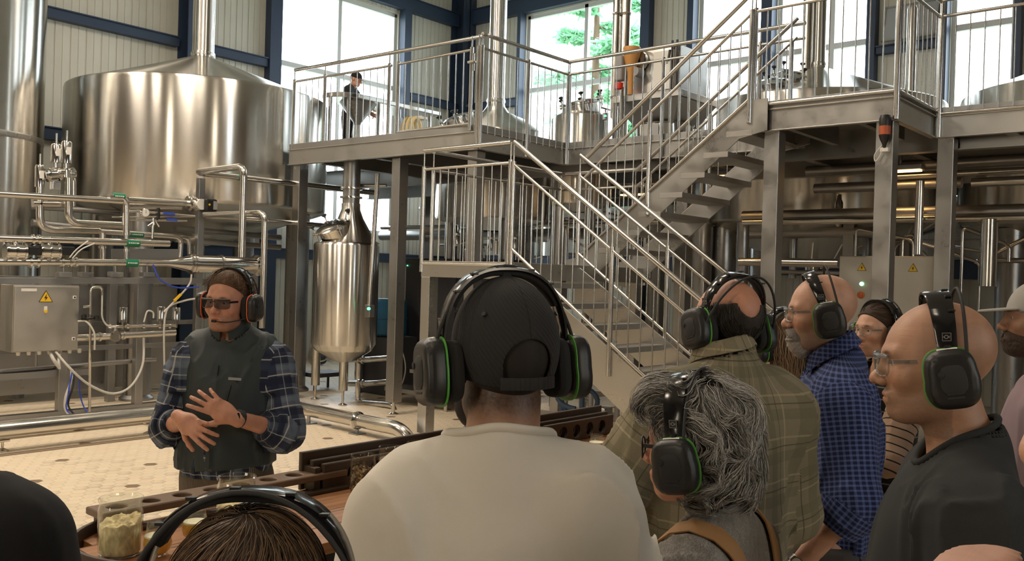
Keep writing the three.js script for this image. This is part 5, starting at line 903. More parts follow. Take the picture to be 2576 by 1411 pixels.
// strands of hair: each path is a list of points; drawn as thin three-sided tubes with a colour each
function strands(paths, r, tone) {
  const pos = [], nor = [], col = [], idx = []; const N = V(0, 0, 0), B = V(0, 0, 0), t = V(0, 0, 0);
  paths.forEach((pts, s) => {
    const c = tone(s), o = pos.length / 3;
    for (let i = 0; i < pts.length; i++) {
      t.copy(pts[Math.min(i + 1, pts.length - 1)]).sub(pts[Math.max(0, i - 1)]).normalize(); N.set(0.3, 1, 0.2).addScaledVector(t, -N.dot(t)).normalize(); N.set(0.31, 0.9, 0.27).addScaledVector(t, -(0.31 * t.x + 0.9 * t.y + 0.27 * t.z)).normalize(); B.copy(t).cross(N);
      const rad = r * (i === pts.length - 1 ? 0.25 : 1);
      for (let k = 0; k < 3; k++) { const a = k * 2.0944, x = N.x * Math.cos(a) + B.x * Math.sin(a), y = N.y * Math.cos(a) + B.y * Math.sin(a), z = N.z * Math.cos(a) + B.z * Math.sin(a); pos.push(pts[i].x + x * rad, pts[i].y + y * rad, pts[i].z + z * rad); nor.push(x, y, z); col.push(...c); }
      if (i) for (let k = 0; k < 3; k++) { const a = o + (i - 1) * 3 + k, b = o + (i - 1) * 3 + (k + 1) % 3; idx.push(a, b, a + 3, a + 3, b, b + 3); }
    }
  });
  const g = new THREE.BufferGeometry(); g.setAttribute('position', new THREE.Float32BufferAttribute(pos, 3)); g.setAttribute('normal', new THREE.Float32BufferAttribute(nor, 3)); g.setAttribute('color', new THREE.Float32BufferAttribute(col, 3)); g.setIndex(idx); return g;
}
const hairMat = phys({ color: lin(1, 1, 1), vertexColors: true, roughness: 0.45, specularIntensity: 0.6 });
const hairBase = phys({ color: lin(1, 1, 1), vertexColors: true, roughness: 0.8 });

// a person: joints in the person's own frame (feet at 0, facing +z)
function person(o) {
  const g = thing('person', o.label, 'person', undefined, V(o.x, 0, o.z)); g.rotation.y = o.yaw;
  const S = o.height / 1.78, b = o.build ?? 1, sw = (o.shoulder ?? 0.19) * b, tone = TONES[o.tone ?? 'fair'], sc = (a) => a.map((v) => v * S), lean = o.lean ?? 0, bl = o.belly ?? 0;
  const L = (p) => { const y = p[1]; const k = Math.max(0, y - 0.95); return sc([p[0], y - k * k * 0.0, p[2] + k * lean]); };       // leaning forward from the hips
  const hc = o.head ?? {}, headPos = V(...L([hc.x ?? 0, 1.665 - (hc.drop ?? 0), 0.035 + (hc.z ?? 0)])), HM = new THREE.Matrix4().makeRotationFromEuler(new THREE.Euler(hc.pitch ?? 0, hc.yaw ?? 0, hc.roll ?? 0, 'YXZ')).scale(V(1, 1, 1).multiplyScalar((hc.size ?? 1) * 0.955 * (0.5 + 0.5 * S))).setPosition(headPos);
  const arms = o.arms ?? {}, J = {};
  for (const [k, s] of [['l', 1], ['r', -1]]) { const a = arms[k] ?? [[s * (sw + 0.06), 1.12, -0.02], [s * (sw + 0.05), 0.86, 0.08]]; J[k] = { s: L([s * sw, 1.395, -0.015]), e: L(a[0]), w: L(a[1]) }; }
  const nr = (o.neck ?? 0.056) * S, neckA = L([0, 1.45, -0.03]), neckB = V(0, -0.075, -0.022).applyMatrix4(HM).toArray();
  const torso = (q) => [ // q: how far the cloth stands off
    [ell(L([0, 0.98, 0]), [(0.158 + q) * S * b, 0.14 * S, (0.112 + q) * S * b]), 0], [ell(L([0, 1.1, 0.015 + bl * 0.5]), [(0.145 + q + bl * 0.6) * S * b, 0.18 * S, (0.108 + q + bl) * S * b]), 0.09 * S], [ell(L([0, 1.285, -0.008]), [(0.165 + q) * S * b, 0.2 * S, (0.115 + q) * S * b]), 0.09 * S],
    [cap3(L([-sw + 0.045, 1.4, -0.02]), L([sw - 0.045, 1.4, -0.02]), (0.056 + q) * S), 0.07 * S], [cap3(L([0, 1.505, -0.03]), L([0.115, 1.452, -0.025]), (0.045 + q * 0.8) * S, (0.042 + q) * S), 0.05 * S], [cap3(L([0, 1.505, -0.03]), L([-0.115, 1.452, -0.025]), (0.045 + q * 0.8) * S, (0.042 + q) * S), 0.05 * S], [cap3(neckA, neckB, nr * 1.08 + q * 0.3, nr * 0.96 + q * 0.3), 0.03 * S]];
  const arm = (k, q, until = 2, thin = 1) => { const a = J[k], list = [[cap3(a.s, a.e, (0.054 * thin + q) * S * (0.5 + b / 2), (0.042 * thin + q) * S), 0.05 * S]]; if (until > 1) list.push([cap3(a.e, a.w, (0.041 * thin + q) * S, (0.0275 * thin + q * 1.1) * S), 0.03 * S]); return list; };
  const leg = (q) => [-1, 1].flatMap((s) => [[cap3(L([s * 0.088, 0.93, 0]), L([s * 0.1, 0.5, 0.015]), (0.088 + q) * S * b, (0.056 + q) * S), 0.05], [cap3(L([s * 0.1, 0.5, 0.015]), L([s * 0.105, 0.08, -0.02]), (0.054 + q) * S, (0.036 + q * 1.3) * S), 0.03]]);
  // skin: one body
  const hf = headField(o.face), inv = HM.clone().invert().elements, hs = (hc.size ?? 1) * 0.955 * (0.5 + 0.5 * S);
  const headW = (x, y, z) => hf(inv[0] * x + inv[4] * y + inv[8] * z + inv[12], inv[1] * x + inv[5] * y + inv[9] * z + inv[13], inv[2] * x + inv[6] * y + inv[10] * z + inv[14]) * hs;
  const neck = cap3(neckA, neckB, nr * 1.08, nr * 0.96), low = union([...torso(-0.026).slice(0, 3), ...torso(-0.014).slice(3), ...arm('l', 0), ...arm('r', 0), ...leg(-0.01), ...[-1, 1].map((s) => [cap3(sc([s * 0.105, 0.05, -0.04]), sc([s * 0.115, 0.035, 0.13]), 0.036, 0.03), 0.02])]);
  const split = headPos.y - 0.135 * hs;
  const upper = union(torso(-0.014).slice(3)), whole = (x, y, z) => smin(upper(x, y, z), headW(x, y, z), 0.022);
  const lo = [-0.62, -0.01, -0.6], hi = [0.62, headPos.y + 0.2, 0.75];
  const bodyG = meshField((x, y, z) => Math.max(low(x, y, z), y - split + 0.012), lo, [0.62, split + 0.04, 0.75], o.cell ?? 0.012);
  const hx = headPos.x, hz = headPos.z, headG = meshField((x, y, z) => Math.max(whole(x, y, z), split - y - 0.03), [hx - 0.15, split - 0.06, hz - 0.17], [hx + 0.15, headPos.y + 0.17, hz + 0.17], o.headCell ?? 0.0036);
  const hands = [];
  for (const [k, mirror] of [['l', true], ['r', false]]) {
    const a = J[k], h = (o.hands ?? {})[k] ?? {}, d = V(...a.w).sub(V(...a.e)).normalize(), palm = V(...(h.palm ?? [k === 'l' ? -1 : 1, 0, 0.3])); if (h.dir) d.set(...h.dir).normalize();
    palm.addScaledVector(d, -palm.dot(d)).normalize(); const y = d.clone().negate(), xx = y.clone().cross(palm);
    hands.push(hand({ curl: h.curl, spread: h.spread, thumb: h.thumb, cell: h.cell ?? 0.0042 }, mirror).applyMatrix4(new THREE.Matrix4().makeBasis(xx, y, palm).scale(V(S, S, S)).setPosition(...a.w)));
  }
  const inHead = (x, y, z) => [inv[0] * x + inv[4] * y + inv[8] * z + inv[12], inv[1] * x + inv[5] * y + inv[9] * z + inv[13], inv[2] * x + inv[6] * y + inv[10] * z + inv[14]];
  const bodyAll = merge([bodyG, headG, ...hands].map((q) => { paint(q, (x, y, z) => { const [a, c, e] = inHead(x, y, z), m = 0.9 + 0.22 * n3(x * 60, y * 60, z * 60, 3) - 0.08 * n3(x * 220, y * 220, z * 220, 5); let r = [tone[0] * m, tone[1] * m, tone[2] * m]; const mix = (q2, k) => { k = Math.max(0, Math.min(1, k)); r = r.map((v, i) => v + (q2[i] - v) * k); };
    if (e > 0.03 && c > -0.14) { mix([tone[0] * 0.98, tone[1] * 0.72, tone[2] * 0.66], 0.75 * Math.max(0, 1 - Math.hypot(a / 0.018, (c + 0.037) / 0.016, (e - 0.112) / 0.03)) + 0.5 * Math.max(0, 1 - Math.hypot((Math.abs(a) - 0.045) / 0.022, (c + 0.035) / 0.024))); if (e > 0.075) mix([tone[0] * 0.72, tone[1] * 0.42, tone[2] * 0.4], 1.3 * (1 - Math.hypot(a / 0.026, (c + 0.0725) / 0.0135))); mix([0.06, 0.035, 0.025], (o.brow ?? 0.75) * (1 - Math.hypot((Math.abs(a) - 0.03) / 0.021, (c - 0.021 + (Math.abs(a) - 0.03) ** 2 * 8) / 0.0055)) * 1.6); }
    if (o.stubble && e > -0.02 && c < -0.045 && c > -0.15) mix(o.stubble, 0.75 * Math.min(1, (-0.045 - c) / 0.03) * (Math.hypot(a / 0.028, (c + 0.0725) / 0.014) < 1 ? 0 : 1) * (0.6 + 0.5 * n3(x * 400, y * 400, z * 400, 9)));
    if (o.shaven && !(c < 0.0 && e > 0.02)) mix(o.shaven[0], o.shaven[1](a, c, e) * (0.7 + 0.4 * n3(x * 500, y * 500, z * 500, 4)));
    return r; }); return uvPlanar(q, 1); }).map((q) => { q.deleteAttribute('uv2'); return q; }));
  mesh('body', bodyAll, skinMat, g);
  // eyes
  if (!o.noEyes) for (const s of [-1, 1]) {
    const e = new THREE.SphereGeometry(0.0125, 20, 16), look = V(o.look?.[0] ?? 0, o.look?.[1] ?? -0.1, 1).normalize(); paint(e, (x, y, z) => { const d = (x * look.x + y * look.y + z * look.z) / 0.0125; return d > 0.965 ? [0.008, 0.007, 0.006] : d > 0.88 ? [0.07, 0.1, 0.12] : [0.55, 0.52, 0.48]; }); e.translate(s * 0.031, -0.001, 0.0732);
    mesh('eye', e.applyMatrix4(HM), phys({ color: lin(1, 1, 1), vertexColors: true, roughness: 0.12 }), g);
  }
  const memo = {};
  const api = { g, S, HM, headPos, headW, hf, J, L, torso, arm, leg, sc, inHead, hs, b, neck, nr,
    // a garment: prims joined, cut to a shape, with folds
    wear(name, prims, cut, mat, q = {}) {
      const f0 = union(prims), amp = q.folds ?? 0.006, fr = q.freq ?? 9, sd = q.seed ?? 1;
      const fold = (x, y, z) => { const n = n3(x * fr, y * fr * (q.stretch ?? 0.45), z * fr, sd), w = n3(x * 4 + 7, y * 3, z * 4, sd + 5), r = 1 - Math.abs(2 * n3(x * fr * 1.7 + y * 3 * w, y * fr * 0.35, z * fr * 1.7, sd + 9) - 1); const nk = y > 1.34 * S ? Math.max(0, Math.min(1, (Math.hypot(x, z + 0.02) - 0.085 * S) / 0.08)) : 1; return nk * (amp * (n - 0.22) * 1.5 + amp * 1.1 * (r ** 5) * (0.3 + w) + (q.extra ? q.extra(x, y, z) : 0)); };
      const f = (x, y, z) => { const d = f0(x, y, z); if (d > 0.05) return d * 0.85; return Math.max(Math.abs(d) < 0.06 ? d - fold(x, y, z) : d, cut(x, y, z)) * 0.85; };
      let geo = meshField(f, q.lo ?? lo, q.hi ?? [0.62, 1.62 * S, 0.75], q.cell ?? 0.0095);
      if (q.soft !== false) geo = geo;
      const R = (n, P) => n * P / (2 * Math.PI), P = q.period ?? 0.1, V3 = (a) => V(...a), bones = [{ a: V3(L([0, 0.85, 0])), b: V3(L([0, 1.5, -0.02])), R: R(Math.round(1.05 / P), P), w: 1.5 }, { a: V3(J.l.s), b: V3(J.l.e), R: R(Math.round(0.4 / P), P), w: 0.62 }, { a: V3(J.r.s), b: V3(J.r.e), R: R(Math.round(0.4 / P), P), w: 0.62 }, { a: V3(J.l.e), b: V3(J.l.w), R: R(Math.round(0.4 / P), P), w: 0.62 }, { a: V3(J.r.e), b: V3(J.r.w), R: R(Math.round(0.4 / P), P), w: 0.62 }];
      return mesh(name, uvBones(geo, bones), mat, g, q.label);
    },
    trousers(mat, top = 1.0) { this.wear('trousers', [...leg(0.018), ...torso(0.006).slice(0, 2)], (x, y, z) => Math.max(y - top * S, 0.07 * S - y), mat, { folds: 0.006, cell: 0.014, stretch: 0.3 });
      mesh('shoes', merge([-1, 1].map((s) => uvBox(new THREE.SphereGeometry(1, 20, 12).scale(0.05 * S, 0.05 * S, 0.145 * S).translate(s * 0.112 * S, 0.045 * S, 0.05 * S).toNonIndexed()))), M.rubber, g); },
    belowNeck: (rad, y0 = 1.47) => { const key = rad + '_' + y0; if (memo[key]) return memo[key]; return (memo[key] = mk(rad, y0));
      function mk(rad, y0) { const c = L([0, y0, -0.02]), u = V(0, 1, 0.28 + (o.lean ?? 0)).normalize(); return (x, y, z) => { const px = x - c[0], py = y - c[1], pz = z - c[2], t = px * u.x + py * u.y + pz * u.z, r2 = Math.sqrt(Math.max(0, px * px + py * py + pz * pz - t * t)); const rt = (t > -0.02 * S ? rad * S : rad * S - (-0.02 * S - t) * 5); return rt < 0 ? -Math.min(1, Math.hypot(r2, -0.035 * S - t)) : Math.max(-(r2 - rt) * (t > -0.02 * S ? 1 : 0.2), t > 0.11 * S ? t - 0.11 * S : -1); }; } },
    sleeveEnd: (k, t, fore = false) => { const a = fore ? J[k].e : J[k].s, e = fore ? J[k].w : J[k].e, d = V(e[0] - a[0], e[1] - a[1], e[2] - a[2]), l = d.length(); d.normalize(); return (x, y, z) => { const q = (x - a[0]) * d.x + (y - a[1]) * d.y + (z - a[2]) * d.z - t * l; if (q < -0.1) return -1; const px = x - a[0] - d.x * (q + t * l), py = y - a[1] - d.y * (q + t * l), pz = z - a[2] - d.z * (q + t * l); return Math.hypot(px, py, pz) < 0.13 ? q : -1; }; },
    neckCurve(prims, rad, y0, gap = 0) { // where the neck cylinder leaves the cloth, point by point round the neck
      const f = union(prims), c = V(...L([0, y0, -0.02])), u = V(0, 1, 0.28 + (o.lean ?? 0)).normalize(), e1 = V(1, 0, 0), e2 = u.clone().cross(e1).negate(), pts = [], n = 56;
      for (let i = 0; i <= n; i++) { const a = -Math.PI / 2 + gap + (2 * Math.PI - 2 * gap) * i / n + Math.PI, r = rad * S, base = c.clone().addScaledVector(e1, Math.cos(a) * r).addScaledVector(e2, Math.sin(a) * r); let t = 0.1 * S; while (t > -0.09 * S && f(base.x + u.x * t, base.y + u.y * t, base.z + u.z * t) > 0.0) t -= 0.002; pts.push(base.addScaledVector(u, t)); }
      for (let k = 0; k < 3; k++) for (let i = 0; i <= n; i++) { const l = pts[i === 0 ? (gap ? 0 : n - 1) : i - 1], r2 = pts[i === n ? (gap ? n : 1) : i + 1]; pts[i] = pts[i].clone().multiplyScalar(0.5).addScaledVector(l, 0.25).addScaledVector(r2, 0.25); }
      return { pts, u };
    },
    rib(prims, mat, rad, y0 = 1.468, r = 0.0075) { const { pts } = this.neckCurve(prims, rad, y0); return mesh('neckline', uvPlanar(sweep(pts, r * S, 10, false)), mat, g); },
    collar(prims, mat, rad, h, y0 = 1.475, gap = 0.12, fold = true) {
      const { pts, u } = this.neckCurve(prims, rad, y0, gap), cen = V(...L([0, y0, -0.02])), out = (p) => { const d = p.clone().sub(cen); d.addScaledVector(u, -d.dot(u)); return d.normalize(); };
      mesh('collar', ribbon(pts.map((p) => p.clone().addScaledVector(u, h * 0.42).addScaledVector(out(p), -0.004)), (i) => u.clone().addScaledVector(out(pts[i]), -0.18), h, 0.006), mat, g);
      if (fold) mesh('collar_fold', ribbon(pts.map((p, i) => p.clone().addScaledVector(u, h * 0.36).addScaledVector(out(p), 0.011)), (i) => u.clone().addScaledVector(out(pts[i]), -0.42), pts.map((_, i) => h * (1.05 + 0.5 * Math.abs(i / 28 - 1) ** 4)), 0.005), mat, g);
    },
  };
  return api;
}
// ear defenders on a head: headband, two cups with cushions and a coloured trim, a cable over the top
function ribbon(pts, dirW, w, t) { // a flat band along pts, w wide in direction dirW(i), t thick
  const pos = [], idx = [], n = pts.length;
  for (let i = 0; i < n; i++) { const tg = pts[Math.min(i + 1, n - 1)].clone().sub(pts[Math.max(i - 1, 0)]).normalize(), d = dirW(i).clone().normalize(), nn = tg.clone().cross(d).normalize(), ww = Array.isArray(w) ? w[i] : w; for (const [a, b] of [[-1, -0.6], [-0.85, -1], [0.85, -1], [1, -0.6], [1, 0.6], [0.85, 1], [-0.85, 1], [-1, 0.6]]) { const p = pts[i].clone().addScaledVector(d, a * ww / 2).addScaledVector(nn, b * t / 2); pos.push(p.x, p.y, p.z); } }
  for (let i = 1; i < n; i++) for (let k = 0; k < 8; k++) { const a = (i - 1) * 8 + k, b = (i - 1) * 8 + (k + 1) % 8; idx.push(a, a + 8, b, b, a + 8, b + 8); }
  for (const [o, f] of [[0, 1], [(n - 1) * 8, 0]]) for (let k = 1; k < 7; k++) f ? idx.push(o, o + k, o + k + 1) : idx.push(o, o + k + 1, o + k);
  const g = new THREE.BufferGeometry(); g.setAttribute('position', new THREE.Float32BufferAttribute(pos, 3)); g.setIndex(idx); const h = g.toNonIndexed(); h.computeVertexNormals(); return uvBox(toCreasedNormals(h, 0.9));
}
const emblem = canvasTex(128, 160, (c) => { c.fillStyle = '#0b0b0c'; c.fillRect(0, 0, 128, 160); c.strokeStyle = '#8f9192'; c.lineWidth = 6; c.strokeRect(16, 10, 96, 96); c.lineWidth = 9; c.beginPath(); c.arc(60, 58, 21, 0, 7); c.stroke(); c.fillStyle = '#8f9192'; c.fillRect(22, 54, 14, 8); c.fillRect(84, 50, 6, 16); c.fillRect(94, 44, 6, 28); c.font = 'bold 26px sans-serif'; c.fillText('SOLNS', 18, 138); });
const emblemMat = std({ map: emblem, roughness: 0.4 });
const cupShape = (() => { const P = []; for (let i = 0; i < 40; i++) { const a = i / 40 * Math.PI * 2, c = Math.cos(a), s = Math.sin(a); P.push([Math.sign(c) * Math.abs(c) ** 0.62 * 0.049 * (s > 0 ? 0.95 : 1), Math.sign(s) * Math.abs(s) ** 0.66 * 0.057]); } return P; })();
const layer = (k, x0, x1, bev) => { const s = new THREE.Shape(cupShape.map(([a, b]) => new THREE.Vector2(a * k, b * k))); const g = new THREE.ExtrudeGeometry(s, { depth: x1 - x0 - 2 * bev, bevelOffset: -bev, bevelSize: bev, bevelThickness: bev, bevelSegments: 4, curveSegments: 4 }); g.translate(0, 0, x0 + bev); g.rotateY(Math.PI / 2); return uvBox(toCreasedNormals(g, 0.7)); };
function headset(P, label, o = {}) {
  const t = thing('ear_defenders', label, 'ear defenders', undefined), m = P.g.matrix.clone(); P.g.updateMatrix(); m.copy(P.g.matrix).multiply(P.HM); m.decompose(t.position, t.quaternion, t.scale);
  const tilt = o.tilt ?? -0.1, wide = o.wide ?? 0.081, top = o.top ?? 0.135, cy = -0.02, Z = -0.012, put = (v) => v.applyAxisAngle(V(1, 0, 0), tilt).add(V(0, cy, Z));
  const pts = [], n = 40; for (let i = 0; i <= n; i++) { const a = Math.PI * i / n, ca = Math.cos(a), sa = Math.sin(a); pts.push(put(V(Math.sign(ca) * Math.abs(ca) ** 0.8 * (wide + 0.022), 0.03 + sa ** 0.85 * (top - cy - 0.03), 0))); }
  const w = V(0, 0, 1).applyAxisAngle(V(1, 0, 0), tilt);
  mesh('headband', ribbon(pts, () => w, pts.map((_, i) => 0.026 + 0.014 * Math.sin(Math.PI * i / n) + (o.bandWide ?? 0)), 0.007), M.blackGloss, t);
  const inn = pts.slice(7, n - 6).map((p) => p.clone().multiplyScalar(0.955)); mesh('band_pad', ribbon(inn, () => w, 0.03, 0.009), M.foam, t);
  for (let i = 9; i <= n - 9; i += 5) mesh('band_clip', box(0.012, 0.004, 0.012, pts[i].x, pts[i].y + 0.005, pts[i].z - 0.012 * 0 - 0.017, 0.001), M.black, t);
  for (const s of [-1, 1]) {
    const q = (g) => { if (s < 0) g.rotateY(Math.PI); g.rotateX(0.12); const c = put(V(s * wide, 0, 0)); g.translate(c.x, c.y - 0.004, c.z); return g; };
    const c = mesh('ear_cup', q(layer(1, 0.018, 0.062, 0.017)), M.black, t);
    mesh('cushion', q(layer(0.92, -0.006, 0.02, 0.009)), M.foam, c); mesh('trim', q(layer(1.04, 0.025, 0.028, 0.0013)), o.trim ?? M.lime, c);
    mesh('cup_plate', q(layer(0.5, 0.058, 0.064, 0.003)), M.rubber, c);
    mesh('sticker', q(box(0.0025, 0.016, 0.036, 0.044, 0.0525, 0, 0.0005, [0, 0, 0.85])), M.white, c);
    mesh('microphone', q(merge([lathe([[0, 0], [0.006, 0.001], [0.006, 0.006], [0, 0.008]], 12).rotateZ(-Math.PI / 2).translate(0.06, 0.012, 0.02), box(0.006, 0.004, 0.03, 0.06, -0.034, 0, 0.001), box(0.006, 0.004, 0.03, 0.061, -0.026, 0, 0.001)])), M.rubber, c);
    mesh('yoke', rod(put(V(s * (wide + 0.022), 0.035, 0)), put(V(s * (wide + 0.024), 0.06, 0)), 0.007, 10), M.black, t);
    const e = new THREE.PlaneGeometry(0.02, 0.025).rotateY(s * Math.PI / 2); const i = s > 0 ? 3 : n - 3, p = pts[i]; e.rotateZ(-s * 0.12); e.translate(p.x + s * 0.0045, p.y + 0.004, p.z); mesh('emblem', e, emblemMat, t);
  }
  if (o.cable !== false) { const k = o.cableLift ?? 0.03, cp = []; for (let i = 0; i <= 30; i++) { const a = Math.PI * i / 30, ca = Math.cos(a), sa = Math.sin(a); cp.push(put(V(ca * (wide + 0.045), -0.03 + sa * (top - cy + 0.035), -k * (0.4 + 0.6 * sa) - 0.012))); } cp.unshift(put(V(wide + 0.04, -0.055, -0.02))); cp.push(put(V(-wide - 0.04, -0.055, -0.02))); mesh('cable', sweep(cp, 0.0034, 8), M.rubber, t); }
  if (o.mic) { const s = o.mic; mesh('mic_boom', sweep(curve([put(V(s * (wide + 0.03), -0.04, 0.02)), V(s * 0.09, -0.07, 0.05), V(s * 0.055, -0.078, 0.1), V(s * 0.015, -0.075, 0.122)], 20), 0.0026, 8), M.black, t); mesh('mic_tip', rod(V(s * 0.018, -0.075, 0.121), V(s * 0.0, -0.074, 0.124), 0.0055, 10), M.foam, t); }
  return t;
}
const clearFrame = phys({ color: lin(0.7, 0.72, 0.73), roughness: 0.06, transmission: 0.93, thickness: 0, ior: 1.6 });
const lensMat = phys({ color: lin(0.97, 0.98, 0.98), roughness: 0.02, transmission: 1, thickness: 0, ior: 1.5 });
function glasses(P, label, o = {}) {
  const t = thing('glasses', label, 'glasses', undefined); P.g.updateMatrix(); P.g.matrix.clone().multiply(P.HM).decompose(t.position, t.quaternion, t.scale);
  const fm = o.frame ?? clearFrame, dy = o.dy ?? 0, lens = [];
  for (const s of [-1, 1]) {
    const pts = [], sq = o.sq ?? 0.7, lw = o.w ?? 0.027; for (let i = 0; i <= 24; i++) { const a = i / 24 * Math.PI * 2, X = s * 0.034 + Math.sign(Math.cos(a)) * Math.abs(Math.cos(a)) ** sq * lw; pts.push(V(X, dy - 0.004 + Math.sign(Math.sin(a)) * Math.abs(Math.sin(a)) ** sq * (o.h ?? 0.02) * (Math.sin(a) < 0 && X * s < 0.03 ? 0.85 : 1), 0.114 - X * X * 4.9)); }
    mesh('rim', sweep(pts, o.rim ?? 0.0018, 6, false), fm, t);
    const g = new THREE.BufferGeometry(), c = V(s * 0.033, dy - 0.004, 0.11), pp = [], nn = []; for (let i = 0; i < 24; i++) for (const v of [c, pts[i], pts[i + 1]]) { pp.push(v.x, v.y, v.z); nn.push(v.x * 4, 0, 1); } g.setAttribute('position', new THREE.Float32BufferAttribute(pp, 3)); g.setAttribute('normal', new THREE.Float32BufferAttribute(nn, 3)); g.setAttribute('uv', new THREE.Float32BufferAttribute(new Float32Array(pp.length / 3 * 2), 2)); mesh('lens', g, o.lens ?? lensMat, t);
    mesh('temple', bar(V(s * 0.061, dy + 0.004, 0.094), V(s * 0.079, dy + 0.004, -0.01), 0.003, o.arm ?? 0.009, 0.001), fm, t);
  }
  if (o.brow) for (const s of [-1, 1]) mesh('brow_bar', sweep(Array.from({ length: 11 }, (_, i) => { const X = s * (0.006 + 0.06 * i / 10); return V(X, dy + 0.014, 0.1155 - X * X * 4.9); }), 0.0036, 8), fm, t);
  mesh('bridge', sweep(curve([V(-0.008, dy + 0.004, 0.112), V(0, dy + 0.007, 0.115), V(0.008, dy + 0.004, 0.112)], 8), 0.0022, 6), fm, t);
  return t;
}

// ---------- the people ----------
const DEG = Math.PI / 180;
const plaid = (P, base, bands) => tex(256, 256, (u, v) => { let c = [...base]; for (const [ax, pos, w, col, k] of bands) { const t = ax ? v : u, d = Math.abs(((t - pos + 1.5) % 1) - 0.5); if (d < w / 2) { const th = ((u * 256 + v * 256) | 0) % 4 < 2 ? 1 : 0.72; c = c.map((q, i) => q + (col[i] - q) * k * th); } } const n = 0.94 + 0.12 * hash(u * 256, v * 256, 4); return c.map((q) => q * n); }, true, [1 / P, 1 / P]);
const TX = {
  flannel: plaid(0.13, [0.14, 0.17, 0.24], [[1, 0.3, 0.34, [0.46, 0.48, 0.5], 0.7], [0, 0.3, 0.3, [0.3, 0.34, 0.4], 0.6], [1, 0.3, 0.05, [0.12, 0.16, 0.28], 0.7], [0, 0.2, 0.24, [0.36, 0.4, 0.46], 0.75], [1, 0.2, 0.24, [0.4, 0.44, 0.5], 0.75], [0, 0.62, 0.2, [0.07, 0.1, 0.19], 0.8], [1, 0.62, 0.2, [0.06, 0.09, 0.18], 0.8], [0, 0.42, 0.03, [0.75, 0.74, 0.7], 0.8], [1, 0.42, 0.035, [0.78, 0.76, 0.72], 0.85], [1, 0.86, 0.03, [0.7, 0.7, 0.68], 0.8], [0, 0.86, 0.025, [0.66, 0.66, 0.66], 0.7]]),
  check: plaid(0.014, [0.07, 0.105, 0.26], [[0, 0.5, 0.4, [0.36, 0.43, 0.62], 0.62], [1, 0.5, 0.4, [0.4, 0.47, 0.66], 0.62]]),
  olive: plaid(0.11, [0.5, 0.465, 0.385], [[0, 0.25, 0.3, [0.39, 0.375, 0.29], 0.6], [1, 0.3, 0.26, [0.4, 0.385, 0.3], 0.6], [0, 0.7, 0.04, [0.66, 0.62, 0.5], 0.7], [1, 0.75, 0.05, [0.64, 0.6, 0.48], 0.7], [0, 0.9, 0.03, [0.25, 0.25, 0.17], 0.7], [1, 0.55, 0.03, [0.26, 0.26, 0.18], 0.7]]),
  stripe: tex(8, 128, (u, v) => (v > 0.84 ? [0.05, 0.05, 0.06] : [0.6, 0.5, 0.42]), true, [1, 1 / 0.035]),
  stripeDark: tex(8, 128, (u, v) => (v > 0.88 ? [0.4, 0.38, 0.36] : [0.03, 0.03, 0.035]), true, [1, 1 / 0.05]),
  marl: tex(128, 128, (u, v) => { const n = 0.5 + 0.18 * (hash(u * 128, v * 128, 3) - 0.5) + 0.1 * (fbm(u * 8, v * 8, 8, 8, 3, 2) - 0.5); return [n, n * 0.985, n * 0.97]; }, true, [6, 6]),
  cord: tex(64, 8, (u) => 0.5 + 0.5 * Math.sin(u * Math.PI * 16), false, [16, 1]),
};
const stand = (px, py, d, yaw, drop = 0, zo = 0.035) => { const p = at(px, py, d); return { x: p.x - Math.sin(yaw) * zo, z: p.z - Math.cos(yaw) * zo, height: 1.78 * p.y / (1.665 - drop), yaw }; };
const AWAY = 130.8 * DEG, LEFT = 220.8 * DEG, TOWARD = 310.8 * DEG, RIGHT = 40.8 * DEG;
function project(f, p, off) { for (let i = 0; i < 4; i++) { const d = f(p.x, p.y, p.z) - off, e = 0.002, n = V(f(p.x + e, p.y, p.z) - f(p.x - e, p.y, p.z), f(p.x, p.y + e, p.z) - f(p.x, p.y - e, p.z), f(p.x, p.y, p.z + e) - f(p.x, p.y, p.z - e)).normalize(); p.addScaledVector(n, -d); p.n = n; } return p; }
// hair grown over a volume f (head frame) from a crown point, combed by flow(p) and waved
function grow(P, f, n, o) {
  const paths = [], tones = [];
  for (let i = 0; i < n; i++) {
    const p = o.root(i); project(f, p, 0.001); if (o.keep && !o.keep(p)) continue;
    const pts = [], w = rr(0, 6), fr = rr(0.6, 1.3), lift = rr(0, o.lift ?? 0.006); let ok = true;
    for (let k = 0; k < o.steps; k++) {
      const q = p.clone().addScaledVector(p.n, lift * (0.2 + k / o.steps)); pts.push(q.applyMatrix4(P.HM));
      const d = o.flow(p, i, k); d.addScaledVector(p.n, -d.dot(p.n)).normalize(); const side = p.n.clone().cross(d); d.addScaledVector(side, Math.sin(w + k * fr) * (o.wave ?? 0.3)).normalize();
      p.addScaledVector(d, o.step * (0.8 + 0.4 * (i % 7) / 7)); project(f, p, 0.001); if (o.keep && !o.keep(p)) { ok = false; break; }
    }
    if (pts.length > 2) { paths.push(pts); tones.push(o.tone(i)); }
  }
  return strands(paths, o.r ?? 0.0006, (s) => tones[s]);
}
const sphereDir = () => { const a = rr(0, Math.PI * 2), u = rr(-1, 1), s = Math.sqrt(1 - u * u); return V(Math.cos(a) * s, u, Math.sin(a) * s); };
function hairVolume(P, f, lo, hi, color, cell = 0.004) { const g = meshField(f, lo, hi, cell); paint(g, (x, y, z) => { const m = 0.7 + 0.6 * n3(x * 150, y * 40, z * 150, 2); return color.map((c) => c * m); }); g.applyMatrix4(P.HM); return mesh('hair', uvPlanar(g), hairBase, P.g); }
const HB = [[-0.14, -0.17, -0.17], [0.14, 0.17, 0.15]];

